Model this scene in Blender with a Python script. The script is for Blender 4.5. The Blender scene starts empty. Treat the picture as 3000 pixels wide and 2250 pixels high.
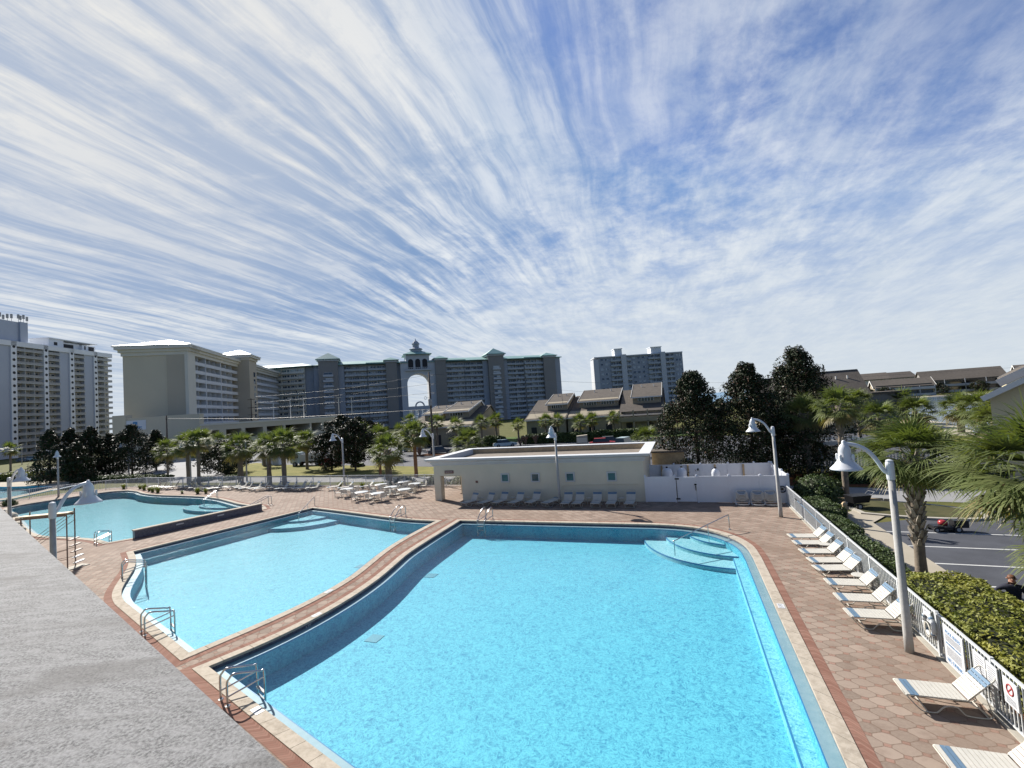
import bpy, bmesh, math, random
import numpy as np
from mathutils import Vector, Matrix
from math import radians, sin, cos, pi, hypot, atan2, sqrt

SC = bpy.context.scene
COL = SC.collection
rnd = random.Random(7)

# ------------------------------------------------------------------ camera
F_PX, ROLL, PITCH, YAW, CAM_H = 1358.26, -0.0679832, 0.0483546, -0.3433897, 7.7
_f = Vector((sin(YAW)*cos(PITCH), cos(YAW)*cos(PITCH), sin(PITCH)))
_r0 = Vector((cos(YAW), -sin(YAW), 0)); _u0 = _r0.cross(_f)
_r = cos(ROLL)*_r0 + sin(ROLL)*_u0
_u = -sin(ROLL)*_r0 + cos(ROLL)*_u0
CAM = Vector((0, 0, CAM_H))
cd = bpy.data.cameras.new('camera'); co = bpy.data.objects.new('camera', cd); COL.objects.link(co)
co.matrix_world = Matrix(((_r.x, _u.x, -_f.x, 0), (_r.y, _u.y, -_f.y, 0), (_r.z, _u.z, -_f.z, CAM_H), (0, 0, 0, 1)))
cd.sensor_width = 36.0; cd.lens = 36.0*F_PX/3000.0
cd.clip_start = 0.1; cd.clip_end = 60000
SC.camera = co

def ray(px, py):
    return (px-1500)/F_PX*_r - (py-1125)/F_PX*_u + _f
def at(px, py, z=0.0):
    """where the sight line through a point of the photograph meets a level plane"""
    d = ray(px, py); t = (z-CAM_H)/d.z
    return CAM + d*t
def on_line(px, p0, p1, py=1190):
    """distance along the plan line p0-p1 at which the upright plane through px crosses it"""
    d = ray(px, py); ux, uy = p1[0]-p0[0], p1[1]-p0[1]; L = hypot(ux, uy); ux /= L; uy /= L
    det = d.x*(-uy) + ux*d.y
    t = (p0[0]*(-uy) + ux*p0[1])/det
    return (d.x*t-p0[0])*ux + (d.y*t-p0[1])*uy
def z_at(px, py, x, y):
    d = ray(px, py); return CAM_H + d.z*hypot(x, y)/hypot(d.x, d.y)

# ------------------------------------------------------------------ sun, sky, exposure
SUN_EL, SUN_AZ = radians(36.0), radians(60.0)        # azimuth counted from +Y towards -X
SUN_DIR = Vector((-sin(SUN_AZ)*cos(SUN_EL), cos(SUN_AZ)*cos(SUN_EL), sin(SUN_EL)))
sd = bpy.data.lights.new('sun', 'SUN'); so = bpy.data.objects.new('sun', sd); COL.objects.link(so)
sd.energy = 5.0; sd.angle = radians(0.5); sd.color = (1.0, 0.95, 0.88)
so.rotation_euler = SUN_DIR.to_track_quat('Z', 'Y').to_euler(); so.location = (-30, 10, 60)
SC.view_settings.view_transform = 'Standard'; SC.view_settings.look = 'None'
SC.view_settings.gamma = 1.0; SC.view_settings.exposure = 0.90
SC.view_settings.use_curve_mapping = False
SC.render.film_transparent = False

W = bpy.data.worlds.new("World"); SC.world = W; W.use_nodes = True
class NT:
    """small helper for writing shader node trees"""
    def __init__(s, tree): s.t = tree; s.n = tree.nodes; s.l = tree.links
    def node(s, typ, **kw):
        n = s.n.new(typ)
        for k, v in kw.items(): setattr(n, k, v)
        return n
    def put(s, sock, v):
        if isinstance(v, bpy.types.NodeSocket): s.l.new(v, sock)
        elif v is not None:
            if isinstance(v, (tuple, list)) and len(v) == 3 and sock.type == 'RGBA': v = (*v, 1)
            sock.default_value = v
    def m(s, op, a, b=None, c=None, clamp=False):
        n = s.node('ShaderNodeMath', operation=op, use_clamp=clamp)
        for i, v in enumerate((a, b, c)):
            if v is not None: s.put(n.inputs[i], v)
        return n.outputs[0]
    def v(s, op, a, b=None, out=0):
        n = s.node('ShaderNodeVectorMath', operation=op)
        s.put(n.inputs[0], a)
        if b is not None:
            if op == 'SCALE': s.put(n.inputs[3], b)
            else: s.put(n.inputs[1], b)
        return n.outputs[out]
    def mix(s, f, a, b, blend='MIX'):
        n = s.node('ShaderNodeMix', data_type='RGBA', blend_type=blend)
        s.put(n.inputs['Factor'], f); s.put(n.inputs[6], a); s.put(n.inputs[7], b)
        return n.outputs[2]
    def noise(s, vec, scale, detail=4, rough=0.55, dist=0.0, out=0, lac=2.0):
        n = s.node('ShaderNodeTexNoise')
        if vec is not None: s.put(n.inputs['Vector'], vec)
        s.put(n.inputs['Scale'], scale); s.put(n.inputs['Detail'], detail); s.put(n.inputs['Roughness'], rough)
        s.put(n.inputs['Distortion'], dist); s.put(n.inputs['Lacunarity'], lac)
        return n.outputs[out]
    def ramp(s, f, stops):
        n = s.node('ShaderNodeMapRange', interpolation_type='SMOOTHSTEP')
        s.put(n.inputs[0], f); s.put(n.inputs[1], stops[0]); s.put(n.inputs[2], stops[1])
        s.put(n.inputs[3], stops[2] if len(stops) > 2 else 0.0); s.put(n.inputs[4], stops[3] if len(stops) > 3 else 1.0)
        return n.outputs[0]
    def sep(s, v):
        n = s.node('ShaderNodeSeparateXYZ'); s.put(n.inputs[0], v); return n.outputs
    def comb(s, x, y, z=0.0):
        n = s.node('ShaderNodeCombineXYZ')
        for i, q in enumerate((x, y, z)): s.put(n.inputs[i], q)
        return n.outputs[0]

def build_world():
    k = NT(W.node_tree); k.n.clear()
    out = k.node('ShaderNodeOutputWorld'); bg = k.node('ShaderNodeBackground')
    k.l.new(bg.outputs[0], out.inputs[0])
    sky = k.node('ShaderNodeTexSky', sky_type='NISHITA', sun_disc=False, sun_elevation=SUN_EL,
                 sun_rotation=-SUN_AZ, altitude=10, air_density=1.0, dust_density=0.6, ozone_density=2.0)
    tc = k.node('ShaderNodeTexCoord')
    d = k.v('NORMALIZE', tc.outputs['Generated'])
    x, y, z = k.sep(d)
    zc = k.m('MAXIMUM', z, 0.0)
    inv = k.m('DIVIDE', 1.0, k.m('ADD', zc, 0.09))
    px = k.m('MULTIPLY', x, inv); py = k.m('MULTIPLY', y, inv)          # plan position on the cirrus sheet
    base = k.comb(px, py, 0.0)
    warp = k.v('SUBTRACT', k.noise(base, 0.7, 2, 0.5, out=1), (0.5, 0.5, 0.5))
    p = k.v('ADD', base, k.v('SCALE', warp, 0.26))
    fine = k.v('SUBTRACT', k.noise(base, 3.5, 3, 0.55, out=1), (0.5, 0.5, 0.5))
    wx, wy, wz = k.sep(k.v('ADD', p, k.v('SCALE', fine, 0.035)))
    # long thin streaks blown along the sheet, two families at slightly different angles
    def rot(deg, sx, sy, off):
        a = radians(deg); c_, s_ = cos(a), sin(a)
        return k.comb(k.m('MULTIPLY', k.m('ADD', k.m('MULTIPLY', wx, c_), k.m('MULTIPLY', wy, s_)), sx), k.m('MULTIPLY', k.m('SUBTRACT', k.m('MULTIPLY', wy, c_), k.m('MULTIPLY', wx, s_)), sy), off)
    st = k.noise(rot(-3, 4.2, 0.30, 3.1), 1.5, 7, 0.60, 0.15)
    st2 = k.noise(rot(4, 11.0, 0.85, 8.4), 1.6, 6, 0.60, 0.25)
    st3 = k.noise(rot(-12, 3.6, 0.75, 4.4), 1.3, 7, 0.62, 0.25)
    # soft mottled veil
    veil = k.noise(rot(0, 0.8, 0.45, 5.2), 1.0, 4, 0.55)
    puff = k.noise(rot(25, 2.1, 1.7, 1.2), 1.5, 9, 0.66, 0.15)
    puff2 = k.noise(rot(-30, 5.0, 3.6, 6.2), 1.7, 8, 0.66, 0.2)
    hyp = k.m('SQRT', k.m('ADD', k.m('MULTIPLY', x, x), k.m('MULTIPLY', y, y)))
    saz = k.m('DIVIDE', x, k.m('ADD', hyp, 0.001))
    left = k.ramp(k.m('ADD', saz, k.m('MULTIPLY', k.m('SUBTRACT', veil, 0.5), 0.9)), (-0.52, -0.02, 1.0, 0.0))                          # streaky to the left, mottled to the right
    a_st = k.ramp(k.m('ADD', k.m('MULTIPLY', st, 0.60), k.m('MULTIPLY', st2, 0.40)), (0.40, 0.60))
    a_st = k.m('MULTIPLY', a_st, k.ramp(puff, (0.30, 0.56, 0.40, 1.0)))
    a_st = k.m('ADD', a_st, k.m('MULTIPLY', k.ramp(puff2, (0.48, 0.72)), 0.30), clamp=True)
    a_pf = k.ramp(k.m('ADD', k.m('ADD', k.m('MULTIPLY', puff, 0.56), k.m('MULTIPLY', puff2, 0.28)), k.m('MULTIPLY', st3, 0.16)), (0.36, 0.62))
    dens = k.m('ADD', k.m('MULTIPLY', a_st, left), k.m('MULTIPLY', a_pf, k.m('SUBTRACT', 1.0, left)))
    dens = k.m('MULTIPLY', dens, k.ramp(veil, (0.30, 0.56, 0.62, 1.0)))
    # thinner towards the upper right
    clear = k.m('MULTIPLY', k.ramp(px, (0.15, 0.85)), k.ramp(z, (0.25, 0.55)))
    dens = k.m('MULTIPLY', dens, k.m('SUBTRACT', 1.0, k.m('MULTIPLY', clear, 0.90)))
    # milky air near the horizon and towards the sun
    low = k.m('ADD', k.m('MULTIPLY', k.ramp(z, (-0.02, 0.30, 0.86, 0.0)), left), k.m('MULTIPLY', k.ramp(z, (-0.02, 0.50, 0.95, 0.0)), k.m('SUBTRACT', 1.0, left)))
    sundot = k.v('DOT_PRODUCT', d, tuple(SUN_DIR), out=1)
    near = k.ramp(sundot, (0.80, 1.02))
    haze = k.m('MAXIMUM', low, k.m('MULTIPLY', near, 0.42))
    haze = k.m('MAXIMUM', haze, 0.08)
    dens = k.m('MULTIPLY', dens, 0.92)
    # the sky away from the sun, overhead and behind the pools is mostly clear
    open_ = k.m('MULTIPLY', k.ramp(y, (-0.25, 0.22)), k.ramp(z, (0.74, 0.93, 1.0, 0.12)))
    dens = k.m('MULTIPLY', dens, k.m('ADD', 0.10, k.m('MULTIPLY', open_, 0.90)))
    haze = k.m('MULTIPLY', haze, k.m('ADD', 0.22, k.m('MULTIPLY', open_, 0.78)))
    dens = k.m('SUBTRACT', 1.0, k.m('MULTIPLY', k.m('SUBTRACT', 1.0, dens), k.m('SUBTRACT', 1.0, haze)))
    tone = k.ramp(k.m('ADD', k.m('MULTIPLY', st3, 0.5), k.m('MULTIPLY', st2, 0.5)), (0.38, 0.62))
    ccol = k.mix(near, k.mix(tone, (6.2, 7.1, 8.4), (9.0, 9.4, 9.8)), (9.0, 8.9, 8.6))
    lowc = k.mix(low, ccol, (7.2, 7.9, 8.5))
    rich = k.mix(1.0, sky.outputs[0], (0.80, 1.05, 1.5), 'MULTIPLY')
    blue = k.v('MINIMUM', k.mix(k.ramp(y, (-0.25, 0.22)), k.mix(1.0, rich, (0.9, 0.85, 0.75), 'MULTIPLY'), rich), k.mix(left, (1.2, 2.9, 6.6), (2.1, 3.5, 6.1)))
    col = k.mix(dens, blue, lowc)
    k.put(bg.inputs[0], col); bg.inputs[1].default_value = 0.0505
build_world()

# ------------------------------------------------------------------ object helpers
def tag(o, label=None, cat=None, group=None, kind=None):
    if label: o['label'] = label
    if cat: o['category'] = cat
    if group: o['group'] = group
    if kind: o['kind'] = kind
    return o
def thing(name, label, cat, loc=(0, 0, 0), rz=0.0, group=None):
    o = bpy.data.objects.new(name, None); COL.objects.link(o)
    o.location = loc; o.rotation_euler = (0, 0, rz); o.empty_display_size = 0.3
    return tag(o, label, cat, group)
def copy_tree(o, parent=None):
    c = o.copy(); COL.objects.link(c)
    if parent: c.parent = parent
    for ch in o.children: copy_tree(ch, c)
    return c
def ordinal(n):
    return ['first', 'second', 'third', 'fourth', 'fifth', 'sixth', 'seventh', 'eighth', 'ninth', 'tenth', 'eleventh', 'twelfth',
            'thirteenth', 'fourteenth', 'fifteenth', 'sixteenth', 'seventeenth', 'eighteenth', 'nineteenth', 'twentieth',
            'twenty-first', 'twenty-second', 'twenty-third', 'twenty-fourth', 'twenty-fifth', 'twenty-sixth', 'twenty-seventh', 'twenty-eighth'][n]

class MB:
    """collects vertices and faces, then links them as ONE mesh object"""
    def __init__(s): s.v = []; s.f = []; s.m = []; s.uv = {}
    def add(s, vs, fs, mi=0):
        b = len(s.v); s.v.extend([tuple(p) for p in vs])
        for f in fs: s.f.append(tuple(b+i for i in f)); s.m.append(mi)
    def box(s, x0, y0, z0, x1, y1, z1, mi=0):
        s.add([(x0, y0, z0), (x1, y0, z0), (x1, y1, z0), (x0, y1, z0), (x0, y0, z1), (x1, y0, z1), (x1, y1, z1), (x0, y1, z1)],
              [(3, 2, 1, 0), (4, 5, 6, 7), (0, 1, 5, 4), (1, 2, 6, 5), (2, 3, 7, 6), (3, 0, 4, 7)], mi)
    def hexa(s, pts, mi=0):
        s.add(pts, [(3, 2, 1, 0), (4, 5, 6, 7), (0, 1, 5, 4), (1, 2, 6, 5), (2, 3, 7, 6), (3, 0, 4, 7)], mi)
    def beam(s, p, q, w, h, mi=0, up=(0, 0, 1)):
        p = Vector(p); q = Vector(q); d = (q-p).normalized(); up = Vector(up)
        sx = d.cross(up)
        if sx.length < 1e-4: sx = d.cross(Vector((0, 1, 0)))
        sx.normalize(); sy = sx.cross(d).normalized()
        a = sx*w/2; b = sy*h/2
        s.hexa([p-a-b, p+a-b, q+a-b, q-a-b, p-a+b, p+a+b, q+a+b, q-a+b], mi)
    def tube(s, pts, r, n=8, mi=0, cap=True):
        pts = [Vector(p) for p in pts]; k = len(pts)
        rs = r if isinstance(r, (list, tuple)) else [r]*k
        ref = None; b = len(s.v)
        for i, p in enumerate(pts):
            d = (pts[min(i+1, k-1)]-pts[max(i-1, 0)]).normalized()
            if ref is None:
                ref = d.orthogonal().normalized()
            ref = (ref - d*ref.dot(d))
            if ref.length < 1e-5: ref = d.orthogonal()
            ref.normalize(); o = d.cross(ref)
            for j in range(n):
                a = 2*pi*j/n; s.v.append(tuple(p + (ref*cos(a)+o*sin(a))*rs[i]))
        for i in range(k-1):
            for j in range(n):
                s.f.append((b+i*n+j, b+i*n+(j+1) % n, b+(i+1)*n+(j+1) % n, b+(i+1)*n+j)); s.m.append(mi)
        if cap:
            s.f.append(tuple(b+j for j in reversed(range(n)))); s.m.append(mi)
            s.f.append(tuple(b+(k-1)*n+j for j in range(n))); s.m.append(mi)
    def lathe(s, prof, n=16, o=(0, 0, 0), mi=0, axis=None):
        b = len(s.v); k = len(prof)
        for r, z in prof:
            for j in range(n):
                a = 2*pi*j/n; s.v.append((o[0]+r*cos(a), o[1]+r*sin(a), o[2]+z))
        for i in range(k-1):
            for j in range(n):
                s.f.append((b+i*n+j, b+i*n+(j+1) % n, b+(i+1)*n+(j+1) % n, b+(i+1)*n+j)); s.m.append(mi)
        s.f.append(tuple(b+j for j in reversed(range(n)))); s.m.append(mi)
        s.f.append(tuple(b+(k-1)*n+j for j in range(n))); s.m.append(mi)
    def prism(s, poly, z0, z1, mi=0):
        n = len(poly); ar = sum(poly[i][0]*poly[(i+1) % n][1]-poly[(i+1) % n][0]*poly[i][1] for i in range(n))
        if ar < 0: poly = list(reversed(poly))
        s.add([(x, y, z0) for x, y in poly]+[(x, y, z1) for x, y in poly],
              [tuple(reversed(range(n))), tuple(range(n, 2*n))]+[(i, (i+1) % n, n+(i+1) % n, n+i) for i in range(n)], mi)
    def extrude(s, prof, p0, du, dv, dw, w, mi=0):
        """profile of (a,b) in the plane du,dv pushed along dw by w"""
        p0 = Vector(p0); du = Vector(du); dv = Vector(dv); dw = Vector(dw)
        n = len(prof)
        A = [p0+du*a+dv*b for a, b in prof]; B = [q+dw*w for q in A]
        s.add(A+B, [tuple(reversed(range(n))), tuple(range(n, 2*n))]+[(i, (i+1) % n, n+(i+1) % n, n+i) for i in range(n)], mi)
    def build(s, name, mats, parent=None, smooth=False, org=None, uvs=None):
        me = bpy.data.meshes.new(name)
        if org is not None: vs = [(a-org[0], b-org[1], c-org[2]) for a, b, c in s.v]
        else: vs = s.v
        me.from_pydata(vs, [], s.f)
        if not isinstance(mats, (list, tuple)): mats = [mats]
        for m in mats: me.materials.append(m)
        if len(mats) > 1: me.polygons.foreach_set('material_index', s.m)
        if smooth: me.polygons.foreach_set('use_smooth', [True]*len(s.f))
        if uvs is not None:
            ul = me.uv_layers.new(name='uv'); li = 0
            for f in s.f:
                for i in f: ul.data[li].uv = uvs[i]; li += 1
        me.update()
        o = bpy.data.objects.new(name, me); COL.objects.link(o)
        if parent is not None: o.parent = parent
        return o
class Fr:
    """a wall frame: s along the wall, t out of the wall (towards the viewer), z up"""
    def __init__(s, p0, p1, side=None):
        s.p = Vector((p0[0], p0[1], 0)); d = Vector((p1[0]-p0[0], p1[1]-p0[1], 0)); s.L = d.length; s.u = d/s.L
        s.n = Vector((s.u.y, -s.u.x, 0))
        if s.n.dot(-s.p) < 0: s.n = -s.n
        s.p0, s.p1 = p0, p1
    def pt(s, a, t, z): return s.p + s.u*a + s.n*t + Vector((0, 0, z))
    def box(s, mb, a0, a1, t0, t1, z0, z1, mi=0):
        if a0 > a1: a0, a1 = a1, a0
        P = [s.pt(a0, t1, z0), s.pt(a1, t1, z0), s.pt(a1, t0, z0), s.pt(a0, t0, z0),
             s.pt(a0, t1, z1), s.pt(a1, t1, z1), s.pt(a1, t0, z1), s.pt(a0, t0, z1)]
        if s.u.cross(s.n).z > 0: P = [P[1], P[0], P[3], P[2], P[5], P[4], P[7], P[6]]
        mb.hexa(P, mi)
    def quad(s, mb, a0, a1, t, z0, z1, mi=0):
        mb.add([s.pt(a0, t, z0), s.pt(a1, t, z0), s.pt(a1, t, z1), s.pt(a0, t, z1)], [(0, 1, 2, 3)], mi)
    def at(s, px): return on_line(px, s.p0, s.p1)
def hip(mb, fr, a0, a1, t0, t1, z, rise, over=0.8, mi=0, inset=None):
    """hipped roof over a rectangle given in a wall frame"""
    a0 -= over; a1 += over; t0 -= over; t1 += over
    w, d = a1-a0, t1-t0
    c = [fr.pt(a0, t0, z), fr.pt(a1, t0, z), fr.pt(a1, t1, z), fr.pt(a0, t1, z)]
    h = min(w, d)/2
    if w >= d: r = [fr.pt(a0+h, (t0+t1)/2, z+rise), fr.pt(a1-h+0.01, (t0+t1)/2, z+rise)]
    else: r = [fr.pt((a0+a1)/2, t0+h, z+rise), fr.pt((a0+a1)/2, t1-h+0.01, z+rise)]
    b = [p-Vector((0, 0, 0.35)) for p in c]
    V = c+r+b
    if w >= d: fs = [(0, 1, 5, 4), (2, 3, 4, 5), (1, 2, 5), (3, 0, 4)]
    else: fs = [(1, 2, 5, 4), (3, 0, 4, 5), (0, 1, 4), (2, 3, 5)]
    fs += [(9, 8, 7, 6), (0, 6, 7, 1), (1, 7, 8, 2), (2, 8, 9, 3), (3, 9, 6, 0)]
    mb.add(V, fs, mi)
def text_obj(name, s, size, mat, parent, matrix, depth=0.004, align='CENTER'):
    cu = bpy.data.curves.new(name, 'FONT'); cu.body = s; cu.size = size; cu.extrude = depth; cu.align_x = align; cu.align_y = 'CENTER'
    ob = bpy.data.objects.new(name+'_src', cu); COL.objects.link(ob)
    dg = bpy.context.evaluated_depsgraph_get(); me = bpy.data.meshes.new_from_object(ob.evaluated_get(dg))
    bpy.data.objects.remove(ob); bpy.data.curves.remove(cu)
    me.name = name; me.materials.clear(); me.materials.append(mat)
    o = bpy.data.objects.new(name, me); COL.objects.link(o)
    if parent is not None: o.parent = parent
    o.matrix_local = matrix
    return o

# ------------------------------------------------------------------ materials
def mk(name, col, rough=0.6, var=0.12, scale=3.0, bump=0.0, spec=0.35, metal=0.0, col2=None, bscale=None, detail=5, trans=0.0, world=False):
    col = tuple(q*0.84 for q in col); col2 = tuple(q*0.84 for q in col2) if col2 else None
    m = bpy.data.materials.new(name); m.use_nodes = True
    k = NT(m.node_tree); k.n.clear()
    out = k.node('ShaderNodeOutputMaterial'); b = k.node('ShaderNodeBsdfPrincipled')
    if world: vec = k.node('ShaderNodeNewGeometry').outputs['Position']
    else: vec = k.node('ShaderNodeTexCoord').outputs['Object']
    c = col
    if var > 0 or col2:
        n = k.noise(vec, scale, detail, 0.6)
        n2 = k.noise(vec, scale*0.13, 2, 0.5)
        f = k.ramp(k.m('ADD', k.m('MULTIPLY', n, 0.65), k.m('MULTIPLY', n2, 0.35)), (0.3, 0.7))
        if col2: c = k.mix(f, col, col2)
        else: c = k.mix(f, tuple(x*(1-var) for x in col), tuple(min(1, x*(1+var)) for x in col))
    k.put(b.inputs['Base Color'], c); b.inputs['Roughness'].default_value = rough
    b.inputs['Metallic'].default_value = metal; b.inputs['Specular IOR Level'].default_value = spec
    if bump > 0:
        bn = k.node('ShaderNodeBump'); bn.inputs['Strength'].default_value = 1.0; bn.inputs['Distance'].default_value = bump
        k.put(bn.inputs['Height'], k.noise(vec, bscale or scale*4, 4, 0.6)); k.l.new(bn.outputs[0], b.inputs['Normal'])
    sh = b.outputs[0]
    if trans > 0:
        t = k.node('ShaderNodeBsdfTranslucent'); k.put(t.inputs[0], k.mix(1.0, c if not isinstance(c, tuple) else (*c, 1), (1.6, 1.7, 0.6), 'MULTIPLY'))
        mx = k.node('ShaderNodeMixShader'); mx.inputs[0].default_value = trans
        k.l.new(sh, mx.inputs[1]); k.l.new(t.outputs[0], mx.inputs[2]); sh = mx.outputs[0]
    k.l.new(sh, out.inputs[0])
    return m

def m_paver():
    """sealed concrete pavers: worn tan octagons with small red squares between them"""
    m = bpy.data.materials.new('deck_pavers'); m.use_nodes = True; k = NT(m.node_tree); k.n.clear()
    out = k.node('ShaderNodeOutputMaterial'); b = k.node('ShaderNodeBsdfPrincipled')
    pos = k.node('ShaderNodeNewGeometry').outputs['Position']
    ja = k.v('SCALE', k.v('SUBTRACT', k.noise(pos, 2.5, 2, 0.5, out=1), (0.5, 0.5, 0.5)), 0.06)
    x, y, z = k.sep(k.v('ADD', pos, ja))
    a = radians(24); c0 = 0.37
    u = k.m('DIVIDE', k.m('ADD', k.m('MULTIPLY', x, cos(a)), k.m('MULTIPLY', y, sin(a))), c0*1.12)
    v = k.m('DIVIDE', k.m('SUBTRACT', k.m('MULTIPLY', y, cos(a)), k.m('MULTIPLY', x, sin(a))), c0)
    u = k.m('ADD', u, k.m('MULTIPLY', v, 0.28))
    fu = k.m('ABSOLUTE', k.m('SUBTRACT', k.m('FRACT', u), 0.5)); fv = k.m('ABSOLUTE', k.m('SUBTRACT', k.m('FRACT', v), 0.5))
    dsum = k.m('ADD', fu, fv)
    dia = k.m('GREATER_THAN', dsum, 0.77)
    edge = k.m('GREATER_THAN', k.m('MAXIMUM', fu, fv), 0.468)
    edge = k.m('MULTIPLY', edge, k.m('SUBTRACT', 1.0, dia))
    dl = k.m('LESS_THAN', k.m('ABSOLUTE', k.m('SUBTRACT', dsum, 0.77)), 0.035)
    gro = k.m('MAXIMUM', edge, dl)
    cell = k.comb(k.m('FLOOR', u), k.m('FLOOR', v), 0.0)
    wn = k.node('ShaderNodeTexWhiteNoise', noise_dimensions='2D'); k.put(wn.inputs[0], cell)
    cell2 = k.comb(k.m('ROUND', u), k.m('ROUND', v), 0.0)
    wn2 = k.node('ShaderNodeTexWhiteNoise', noise_dimensions='2D'); k.put(wn2.inputs[0], cell2)
    fine = k.noise(pos, 14, 5, 0.65)
    big = k.noise(pos, 0.22, 4, 0.6)
    tan = k.mix(wn.outputs[0], (0.175, 0.135, 0.108), (0.30, 0.237, 0.192))
    red = k.mix(wn2.outputs[0], (0.19, 0.105, 0.08), (0.27, 0.16, 0.125))
    c = k.mix(dia, tan, red)
    c = k.mix(k.m('MULTIPLY', gro, 0.72), c, (0.12, 0.078, 0.055))
    c = k.mix(k.ramp(fine, (0.3, 0.7, 0.0, 0.35)), c, (0.31, 0.25, 0.20))
    c = k.mix(k.ramp(big, (0.42, 0.66, 0.0, 0.55)), c, (0.20, 0.142, 0.108))
    c = k.mix(k.ramp(k.noise(pos, 1.7, 4, 0.6), (0.50, 0.72, 0.0, 0.45)), c, (0.15, 0.105, 0.08))
    k.put(b.inputs['Base Color'], c); b.inputs['Roughness'].default_value = 0.85; b.inputs['Specular IOR Level'].default_value = 0.12
    bn = k.node('ShaderNodeBump'); bn.inputs['Distance'].default_value = 0.006; k.put(bn.inputs['Strength'], 0.8)
    k.put(bn.inputs['Height'], k.m('ADD', k.m('MULTIPLY', gro, -1.0), k.m('MULTIPLY', fine, 0.5))); k.l.new(bn.outputs[0], b.inputs['Normal'])
    k.l.new(b.outputs[0], out.inputs[0]); return m

def m_soldier():
    """red brick soldier course: bricks laid across the strip, uv.x runs along it"""
    m = bpy.data.materials.new('soldier_brick'); m.use_nodes = True; k = NT(m.node_tree); k.n.clear()
    out = k.node('ShaderNodeOutputMaterial'); b = k.node('ShaderNodeBsdfPrincipled')
    uv = k.node('ShaderNodeUVMap'); uv.uv_map = 'uv'
    u, v, _ = k.sep(uv.outputs[0])
    t = k.m('DIVIDE', u, 0.105)
    g = k.m('GREATER_THAN', k.m('ABSOLUTE', k.m('SUBTRACT', k.m('FRACT', t), 0.5)), 0.43)
    wn = k.node('ShaderNodeTexWhiteNoise', noise_dimensions='1D'); k.put(wn.inputs['W'], k.m('FLOOR', t))
    pos = k.node('ShaderNodeNewGeometry').outputs['Position']
    c = k.mix(wn.outputs[0], (0.18, 0.088, 0.066), (0.265, 0.15, 0.115))
    c = k.mix(k.ramp(k.noise(pos, 9, 4, 0.6), (0.35, 0.7, 0.0, 0.5)), c, (0.19, 0.12, 0.092))
    c = k.mix(k.m('MULTIPLY', g, 0.75), c, (0.13, 0.075, 0.055))
    k.put(b.inputs['Base Color'], c); b.inputs['Roughness'].default_value = 0.9; b.inputs['Specular IOR Level'].default_value = 0.08
    k.l.new(b.outputs[0], out.inputs[0]); return m

def m_tile(name, c1, c2, grout, sz=0.06):
    m = bpy.data.materials.new(name); m.use_nodes = True; k = NT(m.node_tree); k.n.clear()
    out = k.node('ShaderNodeOutputMaterial'); b = k.node('ShaderNodeBsdfPrincipled')
    pos = k.node('ShaderNodeNewGeometry').outputs['Position']
    x, y, z = k.sep(pos)
    h = k.m('ADD', k.m('MULTIPLY', x, 0.8), k.m('MULTIPLY', y, 0.6))
    cu = k.m('DIVIDE', h, sz); cv = k.m('DIVIDE', z, sz)
    g = k.m('MAXIMUM', k.m('GREATER_THAN', k.m('ABSOLUTE', k.m('SUBTRACT', k.m('FRACT', cu), 0.5)), 0.44),
            k.m('GREATER_THAN', k.m('ABSOLUTE', k.m('SUBTRACT', k.m('FRACT', cv), 0.5)), 0.44))
    wn = k.node('ShaderNodeTexWhiteNoise', noise_dimensions='2D'); k.put(wn.inputs[0], k.comb(k.m('FLOOR', cu), k.m('FLOOR', cv), 0))
    c = k.mix(wn.outputs[0], c1, c2); c = k.mix(k.m('MULTIPLY', g, 0.6), c, grout)
    k.put(b.inputs['Base Color'], c); b.inputs['Roughness'].default_value = 0.3
    k.l.new(b.outputs[0], out.inputs[0]); return m

def m_water(name, tint, bump, scale, base=0.02, rough=0.015):
    """clear water: a rippled mirror over a lightly tinted clear body"""
    m = bpy.data.materials.new(name); m.use_nodes = True; k = NT(m.node_tree); k.n.clear()
    out = k.node('ShaderNodeOutputMaterial')
    pos = k.node('ShaderNodeNewGeometry').outputs['Position']
    n1 = k.noise(pos, scale, 3, 0.55, 1.2)
    n2 = k.noise(pos, scale*0.22, 2, 0.5, 0.6)
    n3 = k.noise(pos, scale*2.6, 2, 0.5, 0.8)
    hgt = k.m('ADD', k.m('ADD', k.m('MULTIPLY', n1, 1.0), k.m('MULTIPLY', n2, 1.6)), k.m('MULTIPLY', n3, 0.35))
    calm = k.ramp(k.noise(pos, 0.10, 3, 0.55), (0.34, 0.60, 0.45, 1.0))
    bn = k.node('ShaderNodeBump'); bn.inputs['Distance'].default_value = bump; k.put(bn.inputs['Strength'], calm)
    k.put(bn.inputs['Height'], hgt)
    cosi = k.m('ABSOLUTE', k.v('DOT_PRODUCT', bn.outputs[0], k.node('ShaderNodeNewGeometry').outputs['Incoming'], out=1))
    fres = k.m('ADD', 0.02, k.m('MULTIPLY', 0.98, k.m('POWER', k.m('SUBTRACT', 1.0, cosi, clamp=True), 5.0)), clamp=True)
    gl = k.node('ShaderNodeBsdfGlossy'); gl.inputs['Roughness'].default_value = rough; k.l.new(bn.outputs[0], gl.inputs['Normal'])
    tr = k.node('ShaderNodeBsdfTransparent'); k.put(tr.inputs[0], (*tint, 1))
    mx = k.node('ShaderNodeMixShader'); k.put(mx.inputs[0], fres)
    k.l.new(tr.outputs[0], mx.inputs[1]); k.l.new(gl.outputs[0], mx.inputs[2]); k.l.new(mx.outputs[0], out.inputs[0])
    return m
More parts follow.
